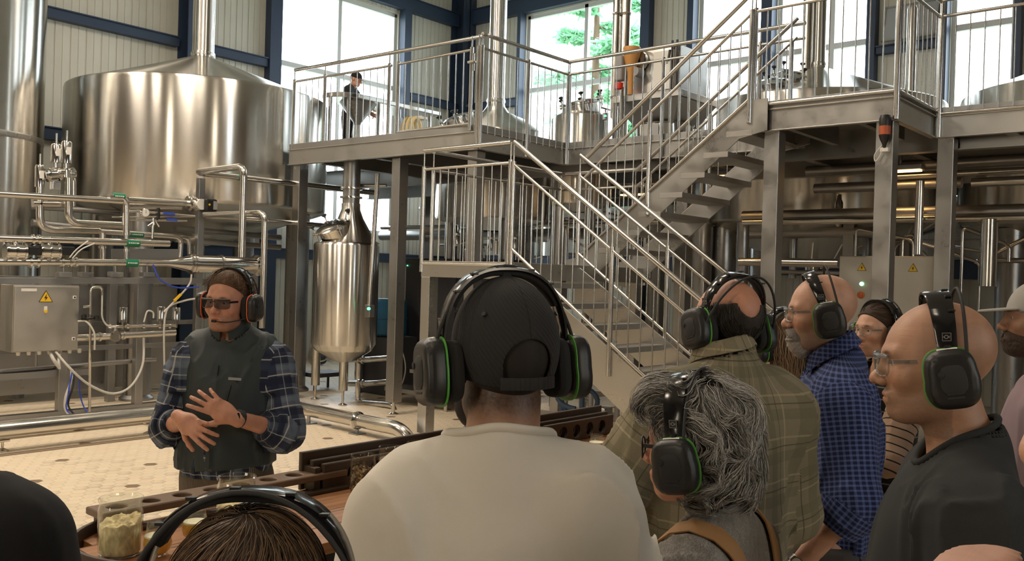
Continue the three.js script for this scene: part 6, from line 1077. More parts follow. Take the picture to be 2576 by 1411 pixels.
{ // ---- the guide
  const P = person({ ...stand(574, 757, 3.66, TOWARD - 4 * DEG, 0.012), label: 'man in a dark green vest over a plaid shirt, speaking with both hands raised', tone: 'ruddy', build: 0.98, shoulder: 0.18, head: { yaw: -0.16, roll: -0.03, pitch: 0.05, drop: 0.012 }, face: { jaw: 1.08, nose: 1.05 }, stubble: [0.2, 0.1, 0.06],
    arms: { r: [[-0.235, 1.13, 0.03], [-0.085, 1.2, 0.24]], l: [[0.245, 1.13, 0.03], [0.11, 1.22, 0.25]] }, hands: { r: { dir: [0.85, -0.35, 0.4], palm: [0.2, -0.3, -0.9], curl: [0.25, 0.3, 0.35, 0.4], spread: 1.6, cell: 0.003 }, l: { dir: [-0.8, 0.55, 0.3], palm: [-0.35, -0.2, -0.9], curl: [0.2, 0.3, 0.4, 0.5], spread: 1.9, cell: 0.003 } } });
  const flannel = cloth({ map: TX.flannel }), vestM = cloth({ color: lin(0.016, 0.026, 0.028), roughness: 0.6, bumpMap: T.fine, bumpScale: 0.0003 });
  const sl = P.sleeveEnd('l', 0.34, true), sr = P.sleeveEnd('r', 0.34, true);
  P.wear('shirt', [...P.torso(0.008), ...P.arm('l', 0.026), ...P.arm('r', 0.026)], (x, y, z) => Math.max(sl(x, y, z), sr(x, y, z), 0.95 - y, P.belowNeck(0.066)(x, y, z)), flannel, { folds: 0.013, freq: 13, period: 0.13, cell: 0.007, seed: 3 });
  for (const k of ['l', 'r']) { const e = V(...P.J[k].e), w = V(...P.J[k].w), a = e.clone().lerp(w, 0.2), b = e.clone().lerp(w, 0.44); mesh('rolled_cuff', uvBones(sweep([a, a.clone().lerp(b, 0.1), a.clone().lerp(b, 0.5), b.clone().lerp(a, 0.1), b], [0.055, 0.068, 0.066, 0.06, 0.048], 24), [{ a: e, b: w, R: 0.062, w: 1 }]), flannel, P.g); }
  P.wear('vest', P.torso(0.03), (x, y, z) => Math.max(0.985 * P.S - y + 0.012 * Math.sin(x * 9), P.belowNeck(0.075, 1.475)(x, y, z), Math.abs(x) - 0.185 * P.S - 0.03 * Math.max(0, 1.3 - y)), vestM, { folds: 0.013, freq: 11, seed: 8, cell: 0.007, extra: (x, y, z) => (z > 0 ? 0.004 * Math.exp(-((x / 0.006) ** 2)) : 0) });
  P.collar(P.torso(0.03), vestM, 0.075, 0.085, 1.475, 0.16, false);
  const vf = union(P.torso(0.03)), zp = []; for (let i = 0; i <= 20; i++) zp.push(project(vf, V(0.0, 1.0 * P.S + i * 0.0225, 0.25), 0.007)); mesh('zip', sweep(zp, 0.0035, 6), M.black, P.g);
  const pk = []; for (let i = 0; i <= 10; i++) pk.push(project(vf, V(0.075 + i * 0.004 - 0.03, 1.2 * P.S + i * 0.015, 0.25), 0.008)); mesh('pocket_zip', sweep(pk, 0.003, 6), M.black, P.g);
  const pp = project(vf, V(0.1, 1.375 * P.S, 0.25), 0.009); mesh('chest_label', box(0.05, 0.011, 0.003, pp.x, pp.y, pp.z, 0.001, [0.1, 0.3, -0.1]), M.greyDuct, P.g);
  P.trousers(cloth({ color: lin(0.115, 0.09, 0.065), bumpMap: TX.cord, bumpScale: 0.002 }), 1.01);
  const hair = (a, c, e) => c - (e > 0 ? 0.02 + e * 0.78 : 0.02 + e * 1.2), vol = (x, y, z) => Math.max(ell([0, 0.036, -0.016], [0.082, 0.097, 0.106])(x, y, z), -hair(x, y, z));
  hairVolume(P, vol, ...HB, [0.09, 0.045, 0.022]);
  mesh('hair_strands', grow(P, ell([0, 0.036, -0.016], [0.082, 0.099, 0.106]), 2200, { root: () => sphereDir().multiplyScalar(0.09), keep: (p) => hair(p.x, p.y, p.z) > -0.004, steps: 6, step: 0.01, lift: 0.03, wave: 0.6, flow: (p) => V(p.x * 2 + 0.01, -0.05, 0.3 * (p.z > 0 ? 1 : -0.6)), tone: () => { const k = rr(0.5, 1.5); return [0.15 * k, 0.085 * k, 0.042 * k]; }, r: 0.0007 }), hairMat, P.g);
  headset(P, 'headset with orange trim and a mouth microphone on the guide', { trim: M.orange, mic: 1, top: 0.14 });
  glasses(P, 'clear safety glasses with dark brow bar on the guide', { frame: M.black, rim: 0.0009, h: 0.02, w: 0.031, sq: 0.5, brow: true, lens: phys({ color: lin(0.4, 0.43, 0.45), roughness: 0.03, transmission: 1, thickness: 0, ior: 1.7 }) });
  // wristwatch
  const e = V(...P.J.l.e), w = V(...P.J.l.w), d = w.clone().sub(e).normalize(), c = w.clone().addScaledVector(d, -0.035); P.g.updateMatrix();
  const wt = thing('wristwatch', 'black watch on the wrist of the guide', 'watch'); wt.applyMatrix4(P.g.matrix); mesh('strap', sweep([c.clone().addScaledVector(d, -0.012), c.clone().addScaledVector(d, -0.01), c.clone().addScaledVector(d, 0.01), c.clone().addScaledVector(d, 0.012)], [0.03, 0.036, 0.036, 0.03], 24), M.rubber, wt); mesh('watch_case', box(0.03, 0.03, 0.012, c.x + 0.004, c.y + 0.012, c.z + 0.035, 0.004, [-0.3, 0.2, 0.3]), M.blackGloss, wt);
}
{ // ---- man with the black cap, seen from behind
  const P = person({ ...stand(1262, 893, 1.5, AWAY, 0.01), label: 'man in a black cap and a cream T-shirt, seen from behind in the middle', tone: 'tan', build: 0.95, shoulder: 0.172, neck: 0.064, head: { yaw: 0.4, roll: -0.02, drop: 0.01 }, stubble: [0.02, 0.014, 0.01], noEyes: false, headCell: 0.0032, shaven: [[0.018, 0.012, 0.009], (a, c, e) => (e < 0.01 ? 0.9 * Math.max(0, Math.min(1, (c + 0.115) / 0.04)) : 0)] });
  const tee = cloth({ color: lin(0.62, 0.585, 0.52), bumpScale: 0.0004 }), s1 = P.sleeveEnd('l', 0.75), s2 = P.sleeveEnd('r', 0.75);
  P.wear('t_shirt', [...P.torso(0.016), ...P.arm('l', 0.024, 1), ...P.arm('r', 0.024, 1)], (x, y, z) => Math.max(s1(x, y, z), s2(x, y, z), 0.86 - y, ((y - 1.462 * P.S) + (z + 0.02) * 0.28) / 1.038 - 0.07), tee, { folds: 0.016, freq: 8, stretch: 0.25, seed: 21, cell: 0.006 });
  P.rib(P.torso(0.016), tee, 0.088, 1.452, 0.008);
  P.trousers(cloth({ color: lin(0.03, 0.035, 0.05) }), 0.98);
  { const hb = (a, c, e) => Math.max(ell([0, 0.02, -0.018], [0.0805, 0.1, 0.104])(a, c, e), -0.095 - c + Math.max(0, e + 0.06) * 1.6, c - 0.07); hairVolume(P, hb, ...HB, [0.012, 0.009, 0.007]); }
  { const bf = headField({}), bd = (a, c, e) => Math.max(bf(a, c, e) - 0.011 - 0.003 * n3(a * 300, c * 300, e * 300, 2), ell([0, -0.105, 0.06], [0.07, 0.06, 0.07])(a, c, e)); const g = meshField(bd, [-0.09, -0.17, -0.03], [0.09, -0.04, 0.14], 0.004); paint(g, (x, y, z) => { const m = 0.5 + n3(x * 400, y * 400, z * 400, 1); return [0.016 * m, 0.011 * m, 0.008 * m]; }); g.applyMatrix4(P.HM); mesh('beard', uvPlanar(g), hairBase, P.g); }
  // cap: crown shell with an arched opening and strap at the back, brim in front
  const t = thing('cap', 'black corduroy cap with an arched opening at the back', 'cap', undefined); P.g.updateMatrix(); P.g.matrix.clone().multiply(P.HM).decompose(t.position, t.quaternion, t.scale);
  const capM = cloth({ color: lin(0.02, 0.02, 0.021), bumpMap: TX.cord, bumpScale: 0.0012, roughness: 0.95 });
  const outer = ell([0, 0.02, -0.014], [0.09, 0.118, 0.115]), inner = ell([0, 0.02, -0.014], [0.0855, 0.1135, 0.1105]), op = cap3([0, -0.035, -0.13], [0, -0.01, -0.13], 0.047);
  const seam = (x, y, z) => { const a = Math.atan2(x, z + 0.014), k = Math.PI / 3, m = Math.abs(((a / k) % 1 + 1.5) % 1 - 0.5) * k * 0.09; return 0.0012 * Math.exp(-((m / 0.004) ** 2)); };
  const crown = meshField((x, y, z) => Math.max(outer(x, y, z) + seam(x, y, z), -inner(x, y, z), -0.034 + 0.1 * z - y, -Math.max(op(x, y, z), z + 0.04)), [-0.11, -0.08, -0.15], [0.11, 0.16, 0.13], 0.0024);
  const cg = crown, up = cg.attributes.position, cu = new Float32Array(up.count * 2); for (let i = 0; i < up.count; i++) { cu[i * 2] = Math.atan2(up.getX(i), up.getZ(i)) * 0.1 + up.getY(i) * 0.7; cu[i * 2 + 1] = up.getY(i); } cg.setAttribute('uv', new THREE.BufferAttribute(cu, 2)); mesh('crown', cg, capM, t);
  mesh('button', lathe([[0, -0.004], [0.011, -0.003], [0.009, 0.004], [0, 0.006]], 16, V(0, 0.139, -0.014)), capM, t);
  const sp = []; for (let i = 0; i <= 16; i++) { const a = -0.55 + 1.1 * i / 16; sp.push(V(Math.sin(a) * 0.091, -0.035, -0.014 - Math.cos(a) * 0.116)); } mesh('strap', ribbon(sp, () => V(0, 1, 0), 0.02, 0.003), capM, t);
  for (const s of [-1, 1]) for (const k of [0.9, 2.25]) mesh('eyelet', rod(V(s * Math.sin(k) * 0.082, 0.075, -0.014 + Math.cos(k) * 0.104), V(s * Math.sin(k) * 0.0855, 0.077, -0.014 + Math.cos(k) * 0.1075), 0.004, 10), M.black, t);
  const br = new THREE.SphereGeometry(0.1, 32, 8, 0, Math.PI, 0, Math.PI / 2); const bs = new THREE.Shape(); bs.absellipse(0, 0.05, 0.085, 0.115, 0, Math.PI); const bg = new THREE.ExtrudeGeometry(bs, { depth: 0.004, bevelSize: 0.001, bevelThickness: 0.001, bevelSegments: 1, curveSegments: 20 }); bg.rotateX(Math.PI / 2 + 0.2); bg.translate(0, 0.0, 0.015); mesh('brim', uvBox(bg), capM, t);
  headset(P, 'black ear defenders with green trim over the black cap', { wide: 0.092, top: 0.15, tilt: 0.05, cableLift: 0.0, bandWide: 0.006 });
}
{ // ---- grey-haired woman
  const P = person({ ...stand(1742, 1118, 1.72, LEFT - 33 * DEG), label: 'woman with curly grey hair and tan bag straps, standing in front of the plaid shirt', tone: 'ruddy', build: 0.98, shoulder: 0.17, head: { pitch: 0.05, size: 0.97 }, face: { jaw: 0.92, nose: 0.8 }, neck: 0.05, brow: 0.3 });
  const tee = cloth({ map: TX.marl, color: lin(0.95, 0.93, 0.9), bumpScale: 0.0004 }), s1 = P.sleeveEnd('l', 0.75), s2 = P.sleeveEnd('r', 0.75);
  P.wear('t_shirt', [...P.torso(0.018), ...P.arm('l', 0.024, 1), ...P.arm('r', 0.024, 1)], (x, y, z) => Math.max(s1(x, y, z), s2(x, y, z), 0.78 - y, P.belowNeck(0.072, 1.46)(x, y, z)), tee, { folds: 0.011, freq: 9, stretch: 0.3, seed: 5, cell: 0.007 });
  P.rib(P.torso(0.018), tee, 0.072, 1.46, 0.008);
  P.trousers(cloth({ color: lin(0.05, 0.06, 0.09) }), 0.97);
  const vol0 = union([[ell([0, 0.035, -0.02], [0.102, 0.112, 0.118]), 0], [ell([0.0, 0.085, 0.055], [0.085, 0.055, 0.058]), 0.04], [ell([0, -0.055, -0.055], [0.09, 0.085, 0.068]), 0.05]]), keep = (p) => !(p.z > 0.045 - 0.25 * Math.max(0, -p.y) && p.y < 0.045);
  hairVolume(P, (x, y, z) => Math.max(vol0(x, y, z) + 0.012 + 0.012 * n3(x * 40, y * 40, z * 40, 3), Math.min(0.05 - y, z - 0.045 + 0.25 * Math.max(0, -y))), [-0.14, -0.17, -0.17], [0.14, 0.18, 0.15], [0.1, 0.095, 0.09]);
  mesh('hair_strands', grow(P, vol0, 9500, { root: () => sphereDir().multiplyScalar(0.11), keep, steps: 11, step: 0.011, lift: 0.03, wave: 0.35, flow: (p) => V(p.x * 3 + 2.6 * (n3(p.x * 30, p.y * 30, p.z * 30, 4) - 0.5), -0.3 - 1.2 * Math.max(0, -p.y) + 1.6 * (n3(p.x * 30, p.y * 30, p.z * 30, 6) - 0.5), (p.z > 0.02 && p.y > 0.03 ? 0.5 : -0.25) + 2.6 * (n3(p.x * 30, p.y * 30, p.z * 30, 8) - 0.5)), tone: (i) => { const k = rr(0.3, 1) ** 1.6 * (0.75 + 0.5 * n3(i * 0.01, 3, 1)); return [0.62 * k, 0.605 * k, 0.58 * k]; }, r: 0.00045 }), hairMat, P.g);
  headset(P, 'black ear defenders over the curly grey hair', { wide: 0.1, top: 0.16, tilt: 0.12, bandWide: 0.012, cableLift: 0.02 });
  glasses(P, 'dark-framed spectacles on the grey-haired woman', { frame: M.black, rim: 0.0022, h: 0.022, dy: -0.004 });
  const tf = union([...P.torso(0.018), ...P.arm('l', 0.024, 1), ...P.arm('r', 0.024, 1)]), strapM = cloth({ color: lin(0.32, 0.17, 0.065), roughness: 0.7 });
  const bag = thing('backpack', 'tan leather backpack with shoulder straps on the grey-haired woman', 'bag'); P.g.updateMatrix(); bag.applyMatrix4(P.g.matrix);
  for (const s of [1, -1]) { const pts = [], ctl = [[s * 0.1, 1.2, 0.2], [s * 0.105, 1.36, 0.16], [s * 0.112, 1.49, 0.0], [s * 0.1, 1.45, -0.14], [s * 0.075, 1.36, -0.19], [s * 0.04, 1.26, -0.21]].map((q) => V(...P.sc(q))); const ns = []; for (const p of new THREE.CatmullRomCurve3(ctl).getPoints(28)) { project(tf, p, 0.012); pts.push(p); ns.push(p.n); } mesh('shoulder_strap', ribbon(pts, (i) => { const tg = pts[Math.min(i + 1, 28)].clone().sub(pts[Math.max(i - 1, 0)]); return tg.cross(ns[i]); }, 0.038, 0.005), strapM, bag); mesh('buckle', box(0.03, 0.045, 0.012, pts[26].x, pts[26].y, pts[26].z - 0.006, 0.004), M.black, bag); }
  mesh('bag_body', box(0.26 * P.S, 0.3 * P.S, 0.1, 0, 0.98 * P.S, -0.235, 0.04), strapM, bag);
}
{ // ---- balding man in the olive plaid shirt
  const shirt = cloth({ map: TX.olive });
  const P = person({ ...stand(1800, 812, 2.46, AWAY + 22 * DEG, 0.03), label: 'balding man in an olive and beige plaid shirt, his back to us', tone: 'ruddy', build: 1.0, shoulder: 0.178, belly: 0.03, head: { x: -0.035, yaw: 0.12, roll: 0.06, pitch: 0.14, drop: 0.03 }, face: { jaw: 1.05 }, shaven: [[0.03, 0.024, 0.019], (a, c, e) => (c < 0.045 + 0.02 * Math.sin(a * 40) && ell([0.012, 0.06, -0.115], [0.045, 0.058, 0.06])(a, c, e) > 0 && c > -0.115 && e < 0.045 ? Math.min(1, (0.055 - c) / 0.02) : 0)], arms: { l: [[0.34, 1.1, 0.08], [0.22, 0.98, 0.27]], r: [[-0.24, 1.12, 0.02], [-0.18, 0.92, 0.2]] }, hands: { l: { dir: [-0.3, -0.7, 0.5], cell: 0.0035 } } });
  const s1 = P.sleeveEnd('l', 0.75, true), s2 = P.sleeveEnd('r', 0.8, true);
  P.wear('shirt', [...P.torso(0.024), ...P.arm('l', 0.034), ...P.arm('r', 0.034)], (x, y, z) => Math.max(s1(x, y, z), s2(x, y, z), 0.8 - y, P.belowNeck(0.074, 1.475)(x, y, z)), shirt, { folds: 0.015, freq: 8, stretch: 0.3, seed: 31, cell: 0.008, period: 0.11 });
  P.collar(P.torso(0.024), shirt, 0.074, 0.04, 1.475);
  P.trousers(cloth({ color: lin(0.09, 0.075, 0.055) }), 0.98);
  const f = ell([0, 0.03, -0.014], [0.0785, 0.0925, 0.1025]);
  const ringHair = (p) => ell([0.012, 0.06, -0.115], [0.04, 0.055, 0.05])(p.x, p.y, p.z) > 0 && p.y < 0.05 && p.y > -0.07 && p.z < 0.045;
  hairVolume(P, (x, y, z) => Math.max(union([[ell([0, 0.022, -0.016], [0.083, 0.092, 0.106]), 0]])(x, y, z), y - 0.04 - 0.01 * n3(x * 80, y * 80, z * 80, 2), -0.088 - y, z - 0.035, -ell([0.012, 0.06, -0.115], [0.04, 0.055, 0.05])(x, y, z)), ...HB, [0.022, 0.018, 0.015]);
  mesh('hair_strands', grow(P, ell([0, 0.022, -0.016], [0.083, 0.092, 0.106]), 1400, { root: () => V(rr(-1, 1), rr(-0.6, 0.5), rr(-1, 0.4)).multiplyScalar(0.09), keep: ringHair, steps: 5, step: 0.008, lift: 0.006, wave: 0.3, flow: () => V(0, -1, -0.3), tone: () => { const k = rr(0.5, 1.8); return [0.03 * k, 0.025 * k, 0.021 * k]; }, r: 0.0007 }), hairMat, P.g);
  headset(P, 'black ear defenders on the balding man', { wide: 0.083, top: 0.14, tilt: -0.32, cableLift: 0.05 });
  glasses(P, 'spectacles with thin metal frame on the balding man', { frame: M.chrome, rim: 0.0012 });
}
{ // ---- man in the blue check shirt
  const shirt = cloth({ map: TX.check });
  const P = person({ ...stand(2066, 784, 2.85, LEFT - 13 * DEG), label: 'bald man with a grey goatee in a blue checked shirt, in profile', tone: 'fair', build: 1.0, shoulder: 0.18, head: { yaw: 0, pitch: 0.08 }, face: { nose: 1.15 }, shaven: [[0.3, 0.17, 0.12], (a, c, e) => (c > -0.06 && e < 0.04 && c < 0.09 ? 0.25 : 0)], stubble: [0.22, 0.17, 0.14], arms: { l: [[0.255, 1.14, -0.04], [0.235, 0.93, 0.11]] }, hands: { l: { cell: 0.0032, dir: [0, -0.8, 0.6] } } });
  const s1 = P.sleeveEnd('l', 0.22, true), s2 = P.sleeveEnd('r', 0.25, true);
  P.wear('shirt', [...P.torso(0.02), ...P.arm('l', 0.03), ...P.arm('r', 0.03)], (x, y, z) => Math.max(s1(x, y, z), s2(x, y, z), 0.78 - y, P.belowNeck(0.072, 1.475)(x, y, z)), shirt, { folds: 0.014, freq: 9, stretch: 0.4, seed: 41, cell: 0.0075, period: 0.014 });
  P.collar(P.torso(0.02), shirt, 0.072, 0.042, 1.475);
  const e = V(...P.J.l.e), w = V(...P.J.l.w), a = e.clone().lerp(w, 0.06), b = e.clone().lerp(w, 0.34); mesh('rolled_cuff', uvBones(sweep([a, a.clone().lerp(b, 0.1), a.clone().lerp(b, 0.55), b.clone().lerp(a, 0.08), b], [0.06, 0.075, 0.077, 0.07, 0.054], 24), [{ a: e, b: w, R: 0.0714, w: 1 }]), shirt, P.g);
  const tf = union(P.torso(0.02)); for (let i = 0; i < 6; i++) { const p = project(tf, V(0.004, (1.42 - i * 0.075) * P.S, 0.25), 0.009); mesh('button', rod(p, p.clone().addScaledVector(p.n, 0.003), 0.0055, 12), M.white, P.g); }
  const bp = project(tf, V(0.085, 1.3 * P.S, 0.25), 0.01), badge = rod(bp, bp.clone().addScaledVector(bp.n, 0.002), 0.022, 20); P.g.updateMatrix(); const bt = thing('sticker', 'round pale green sticker on the chest of the blue checked shirt', 'sticker'); bt.applyMatrix4(P.g.matrix); mesh('disc', badge, std({ color: lin(0.18, 0.55, 0.25), roughness: 0.6 }), bt);
  P.trousers(cloth({ color: lin(0.06, 0.055, 0.05) }), 0.98);
  const hf = P.hf, gt = (x, y, z) => Math.max(Math.min(hf(x, y, z) - 0.008 - (y < -0.085 ? 0.006 : 0), ell([0, -0.122, 0.07], [0.026, 0.026, 0.024])(x, y, z)) - 0.005 * n3(x * 260, y * 120, z * 260, 1), ell([0, -0.095, 0.075], [0.043, 0.058, 0.055])(x, y, z), -ell([0, -0.073, 0.1], [0.019, 0.0065, 0.04])(x, y, z), y + 0.049);
  const g = meshField(gt, [-0.06, -0.17, 0.01], [0.06, -0.03, 0.16], 0.0028); paint(g, (x, y, z) => { const m = 0.6 + 0.8 * n3(x * 350, y * 200, z * 350, 1), k = y < -0.095 ? 1.5 : 0.75; return [0.25 * m * k, 0.23 * m * k, 0.21 * m * k]; }); g.applyMatrix4(P.HM); mesh('beard', uvPlanar(g), hairBase, P.g);
  headset(P, 'black ear defenders on the bald man with the goatee', { wide: 0.083, top: 0.136, tilt: 0.3, cable: true, cableLift: 0.045 });
  glasses(P, 'clear safety glasses on the bald man with the goatee', { h: 0.022, w: 0.031, sq: 0.5, brow: true });
  const d = w.clone().sub(e).normalize(), c = w.clone().addScaledVector(d, -0.03), wt = thing('wristwatch', 'steel watch with a light dial on the bare forearm at the bottom', 'watch'); wt.applyMatrix4(P.g.matrix);
  mesh('bracelet', sweep([c.clone().addScaledVector(d, -0.011), c.clone().addScaledVector(d, -0.009), c.clone().addScaledVector(d, 0.009), c.clone().addScaledVector(d, 0.011)], [0.03, 0.0345, 0.0345, 0.03], 24), M.chrome, wt); const out = V(0.85, 0, 0.5).addScaledVector(d, -d.dot(V(0.85, 0, 0.5))).normalize(), q = c.clone().addScaledVector(out, 0.036); const cs = mesh('watch_case', rod(q.clone().addScaledVector(out, -0.006), q.clone().addScaledVector(out, 0.004), 0.019, 24), M.chrome, wt); mesh('dial', rod(q.clone().addScaledVector(out, 0.003), q.clone().addScaledVector(out, 0.0052), 0.0155, 20), M.white, cs);
}
{ // ---- bald man at right
  const P = person({ ...stand(2352, 908, 1.74, LEFT - 19 * DEG), label: 'clean-shaven bald man in a charcoal T-shirt at right, in profile', tone: 'tan', build: 1.08, shoulder: 0.188, neck: 0.062, head: { yaw: 0.02, pitch: 0.06 }, face: { jaw: 1.1, nose: 1.05 }, headCell: 0.003, stubble: [0.2, 0.12, 0.08], shaven: [[0.22, 0.13, 0.09], (a, c, e) => (c > -0.06 && e < 0.03 && c < 0.08 ? 0.3 : 0)] });
  const tee = cloth({ color: lin(0.022, 0.024, 0.026), bumpScale: 0.0004 }), s1 = P.sleeveEnd('l', 0.78), s2 = P.sleeveEnd('r', 0.78);
  P.wear('t_shirt', [...P.torso(0.016), ...P.arm('l', 0.022, 1), ...P.arm('r', 0.022, 1)], (x, y, z) => Math.max(s1(x, y, z), s2(x, y, z), 0.86 - y, P.belowNeck(0.082, 1.465)(x, y, z)), tee, { folds: 0.012, freq: 9, stretch: 0.35, seed: 51, cell: 0.0065 });
  P.rib(P.torso(0.016), tee, 0.082, 1.465, 0.007);
  P.trousers(cloth({ color: lin(0.03, 0.03, 0.04) }), 0.98);
  headset(P, 'black ear defenders on the clean-shaven bald man', { wide: 0.084, top: 0.14, tilt: 0.06, bandWide: 0.008, cableLift: 0.03 });
  glasses(P, 'clear safety glasses on the clean-shaven bald man', { h: 0.022, w: 0.031, sq: 0.5, brow: true });
}
{ // ---- dark-haired woman behind the group
  const P = person({ ...stand(2205, 830, 3.9, LEFT + 18 * DEG), label: 'dark-haired woman in a black top with thin stripes, behind the blue checked shirt', tone: 'fair', build: 0.95, shoulder: 0.165, head: { yaw: 0.1, size: 0.98 }, face: { jaw: 0.9, nose: 0.85 }, neck: 0.048, arms: { l: [[0.2, 1.12, 0.12], [0.02, 1.2, 0.24]], r: [[-0.24, 1.12, 0.1], [0.02, 1.14, 0.26]] } });
  P.wear('top', [...P.torso(0.016)], (x, y, z) => Math.max(0.8 - y, P.belowNeck(0.072, 1.46)(x, y, z)), cloth({ map: TX.stripeDark }), { folds: 0.008, seed: 61, cell: 0.01, period: 0.05 });
  const s1 = P.sleeveEnd('l', 0.85, true), s2 = P.sleeveEnd('r', 0.85, true); P.wear('striped_sleeves', [...P.arm('l', 0.02), ...P.arm('r', 0.02)], (x, y, z) => Math.max(s1(x, y, z), s2(x, y, z)), cloth({ map: TX.stripe }), { folds: 0.008, seed: 62, cell: 0.009, period: 0.035 });
  P.trousers(cloth({ color: lin(0.02, 0.02, 0.03) }), 0.97);
  const hl = (x, y, z) => y - (z > 0 ? 0.0 + z * 0.95 : -0.12), vol = (x, y, z) => Math.max(union([[ell([0, 0.03, -0.018], [0.088, 0.101, 0.112]), 0], [ell([0, -0.06, -0.07], [0.06, 0.08, 0.05]), 0.05]])(x, y, z), -hl(x, y, z)); hairVolume(P, vol, ...HB, [0.035, 0.02, 0.012]);
  mesh('hair_strands', grow(P, ell([0, 0.03, -0.018], [0.089, 0.102, 0.113]), 900, { root: () => sphereDir().multiplyScalar(0.1), keep: (p) => hl(p.x, p.y, p.z) > 0, steps: 7, step: 0.013, lift: 0.004, wave: 0.2, flow: (p) => V(p.x, -0.25, -0.6), tone: () => { const k = rr(0.5, 1.7); return [0.05 * k, 0.028 * k, 0.017 * k]; }, r: 0.0009 }), hairMat, P.g);
  headset(P, 'black ear defenders on the dark-haired woman', { wide: 0.09, top: 0.142, tilt: 0.0 }); glasses(P, 'clear safety glasses on the dark-haired woman', {});
}
{ // ---- long-haired woman behind the balding man
  const P = person({ ...stand(1968, 862, 3.4, AWAY + 25 * DEG), label: 'woman with long light brown hair, half hidden behind the balding man', tone: 'fair', build: 0.95, shoulder: 0.165, noEyes: true });
  P.wear('t_shirt', [...P.torso(0.016), ...P.arm('l', 0.022, 1), ...P.arm('r', 0.022, 1)], (x, y, z) => Math.max(0.8 - y, P.belowNeck(0.072, 1.46)(x, y, z)), cloth({ color: lin(0.33, 0.27, 0.23) }), { folds: 0.009, seed: 71, cell: 0.01 });
  P.trousers(cloth({ color: lin(0.03, 0.03, 0.05) }), 0.97);
  const vol0 = union([[ell([0, 0.03, -0.018], [0.09, 0.102, 0.113]), 0], [cap3([0, -0.05, -0.07], [0, -0.28, -0.1], 0.085, 0.07), 0.06]]), keep = (p) => p.z < 0.04; hairVolume(P, (x, y, z) => Math.max(vol0(x, y, z) + 0.006, z - 0.04), [-0.16, -0.38, -0.21], [0.16, 0.17, 0.15], [0.09, 0.06, 0.035]);
  mesh('hair_strands', grow(P, vol0, 1500, { root: () => sphereDir().multiplyScalar(0.1).add(V(0, rr(-0.25, 0), -0.04)), keep, steps: 10, step: 0.02, lift: 0.008, wave: 0.25, flow: (p) => V(p.x * 0.5, -1, -0.2 + (p.y > 0.05 ? -0.4 : 0)), tone: () => { const k = rr(0.5, 1.7); return [0.2 * k, 0.13 * k, 0.075 * k]; }, r: 0.0011 }), hairMat, P.g);
  headset(P, 'black ear defenders on the long-haired woman', { wide: 0.096, top: 0.146 });
}
{ // ---- near woman at the bottom
  const P = person({ ...stand(632, 1545, 0.97, AWAY + 2 * DEG), label: 'brown-haired person at the bottom edge, only the top of the head in view', tone: 'fair', build: 0.95, shoulder: 0.165, noEyes: true, head: { pitch: 0.12 } });
  P.wear('t_shirt', [...P.torso(0.016), ...P.arm('l', 0.022, 1), ...P.arm('r', 0.022, 1)], (x, y, z) => Math.max(0.7 - y, P.belowNeck(0.075, 1.45)(x, y, z)), cloth({ color: lin(0.05, 0.06, 0.09) }), { seed: 81, cell: 0.012 });
  P.trousers(cloth({ color: lin(0.03, 0.03, 0.05) }), 0.9);
  const vol0 = union([[ell([0, 0.03, -0.018], [0.09, 0.104, 0.114]), 0], [cap3([0, -0.05, -0.06], [0, -0.2, -0.09], 0.08, 0.06), 0.06]]); hairVolume(P, (x, y, z) => Math.max(vol0(x, y, z) + 0.004 + 0.004 * n3(x * 60, y * 60, z * 60, 2), Math.min(0.03 - y, z - 0.04)), [-0.16, -0.3, -0.21], [0.16, 0.17, 0.15], [0.045, 0.027, 0.016], 0.0035);
  const crown = V(0.0, 0.11, -0.055);
  mesh('hair_strands', grow(P, vol0, 4600, { root: () => { const d = sphereDir(); d.y = Math.abs(d.y) * 1.2 - 0.1; return d.multiplyScalar(0.11); }, keep: (p) => !(p.z > 0.05 && p.y < 0.03), steps: 9, step: 0.014, lift: 0.006, wave: 0.22, flow: (p, i) => { const d = p.clone().sub(crown); d.y *= 0.3; d.normalize(); d.add(V(0, -0.5, 0)).add(V(-d.z, 0, d.x).multiplyScalar(0.35)); return d; }, tone: (i) => { const k = rr(0.4, 1.3) * (0.6 + 0.9 * n3(i * 0.013, 1, 2)); return [0.125 * k, 0.075 * k, 0.042 * k]; }, r: 0.0006 }), hairMat, P.g);
  headset(P, 'black ear defenders with a wide band on the brown-haired person at the bottom edge', { wide: 0.105, top: 0.152, tilt: -0.06, cableLift: 0.025, bandWide: 0.006 });
}
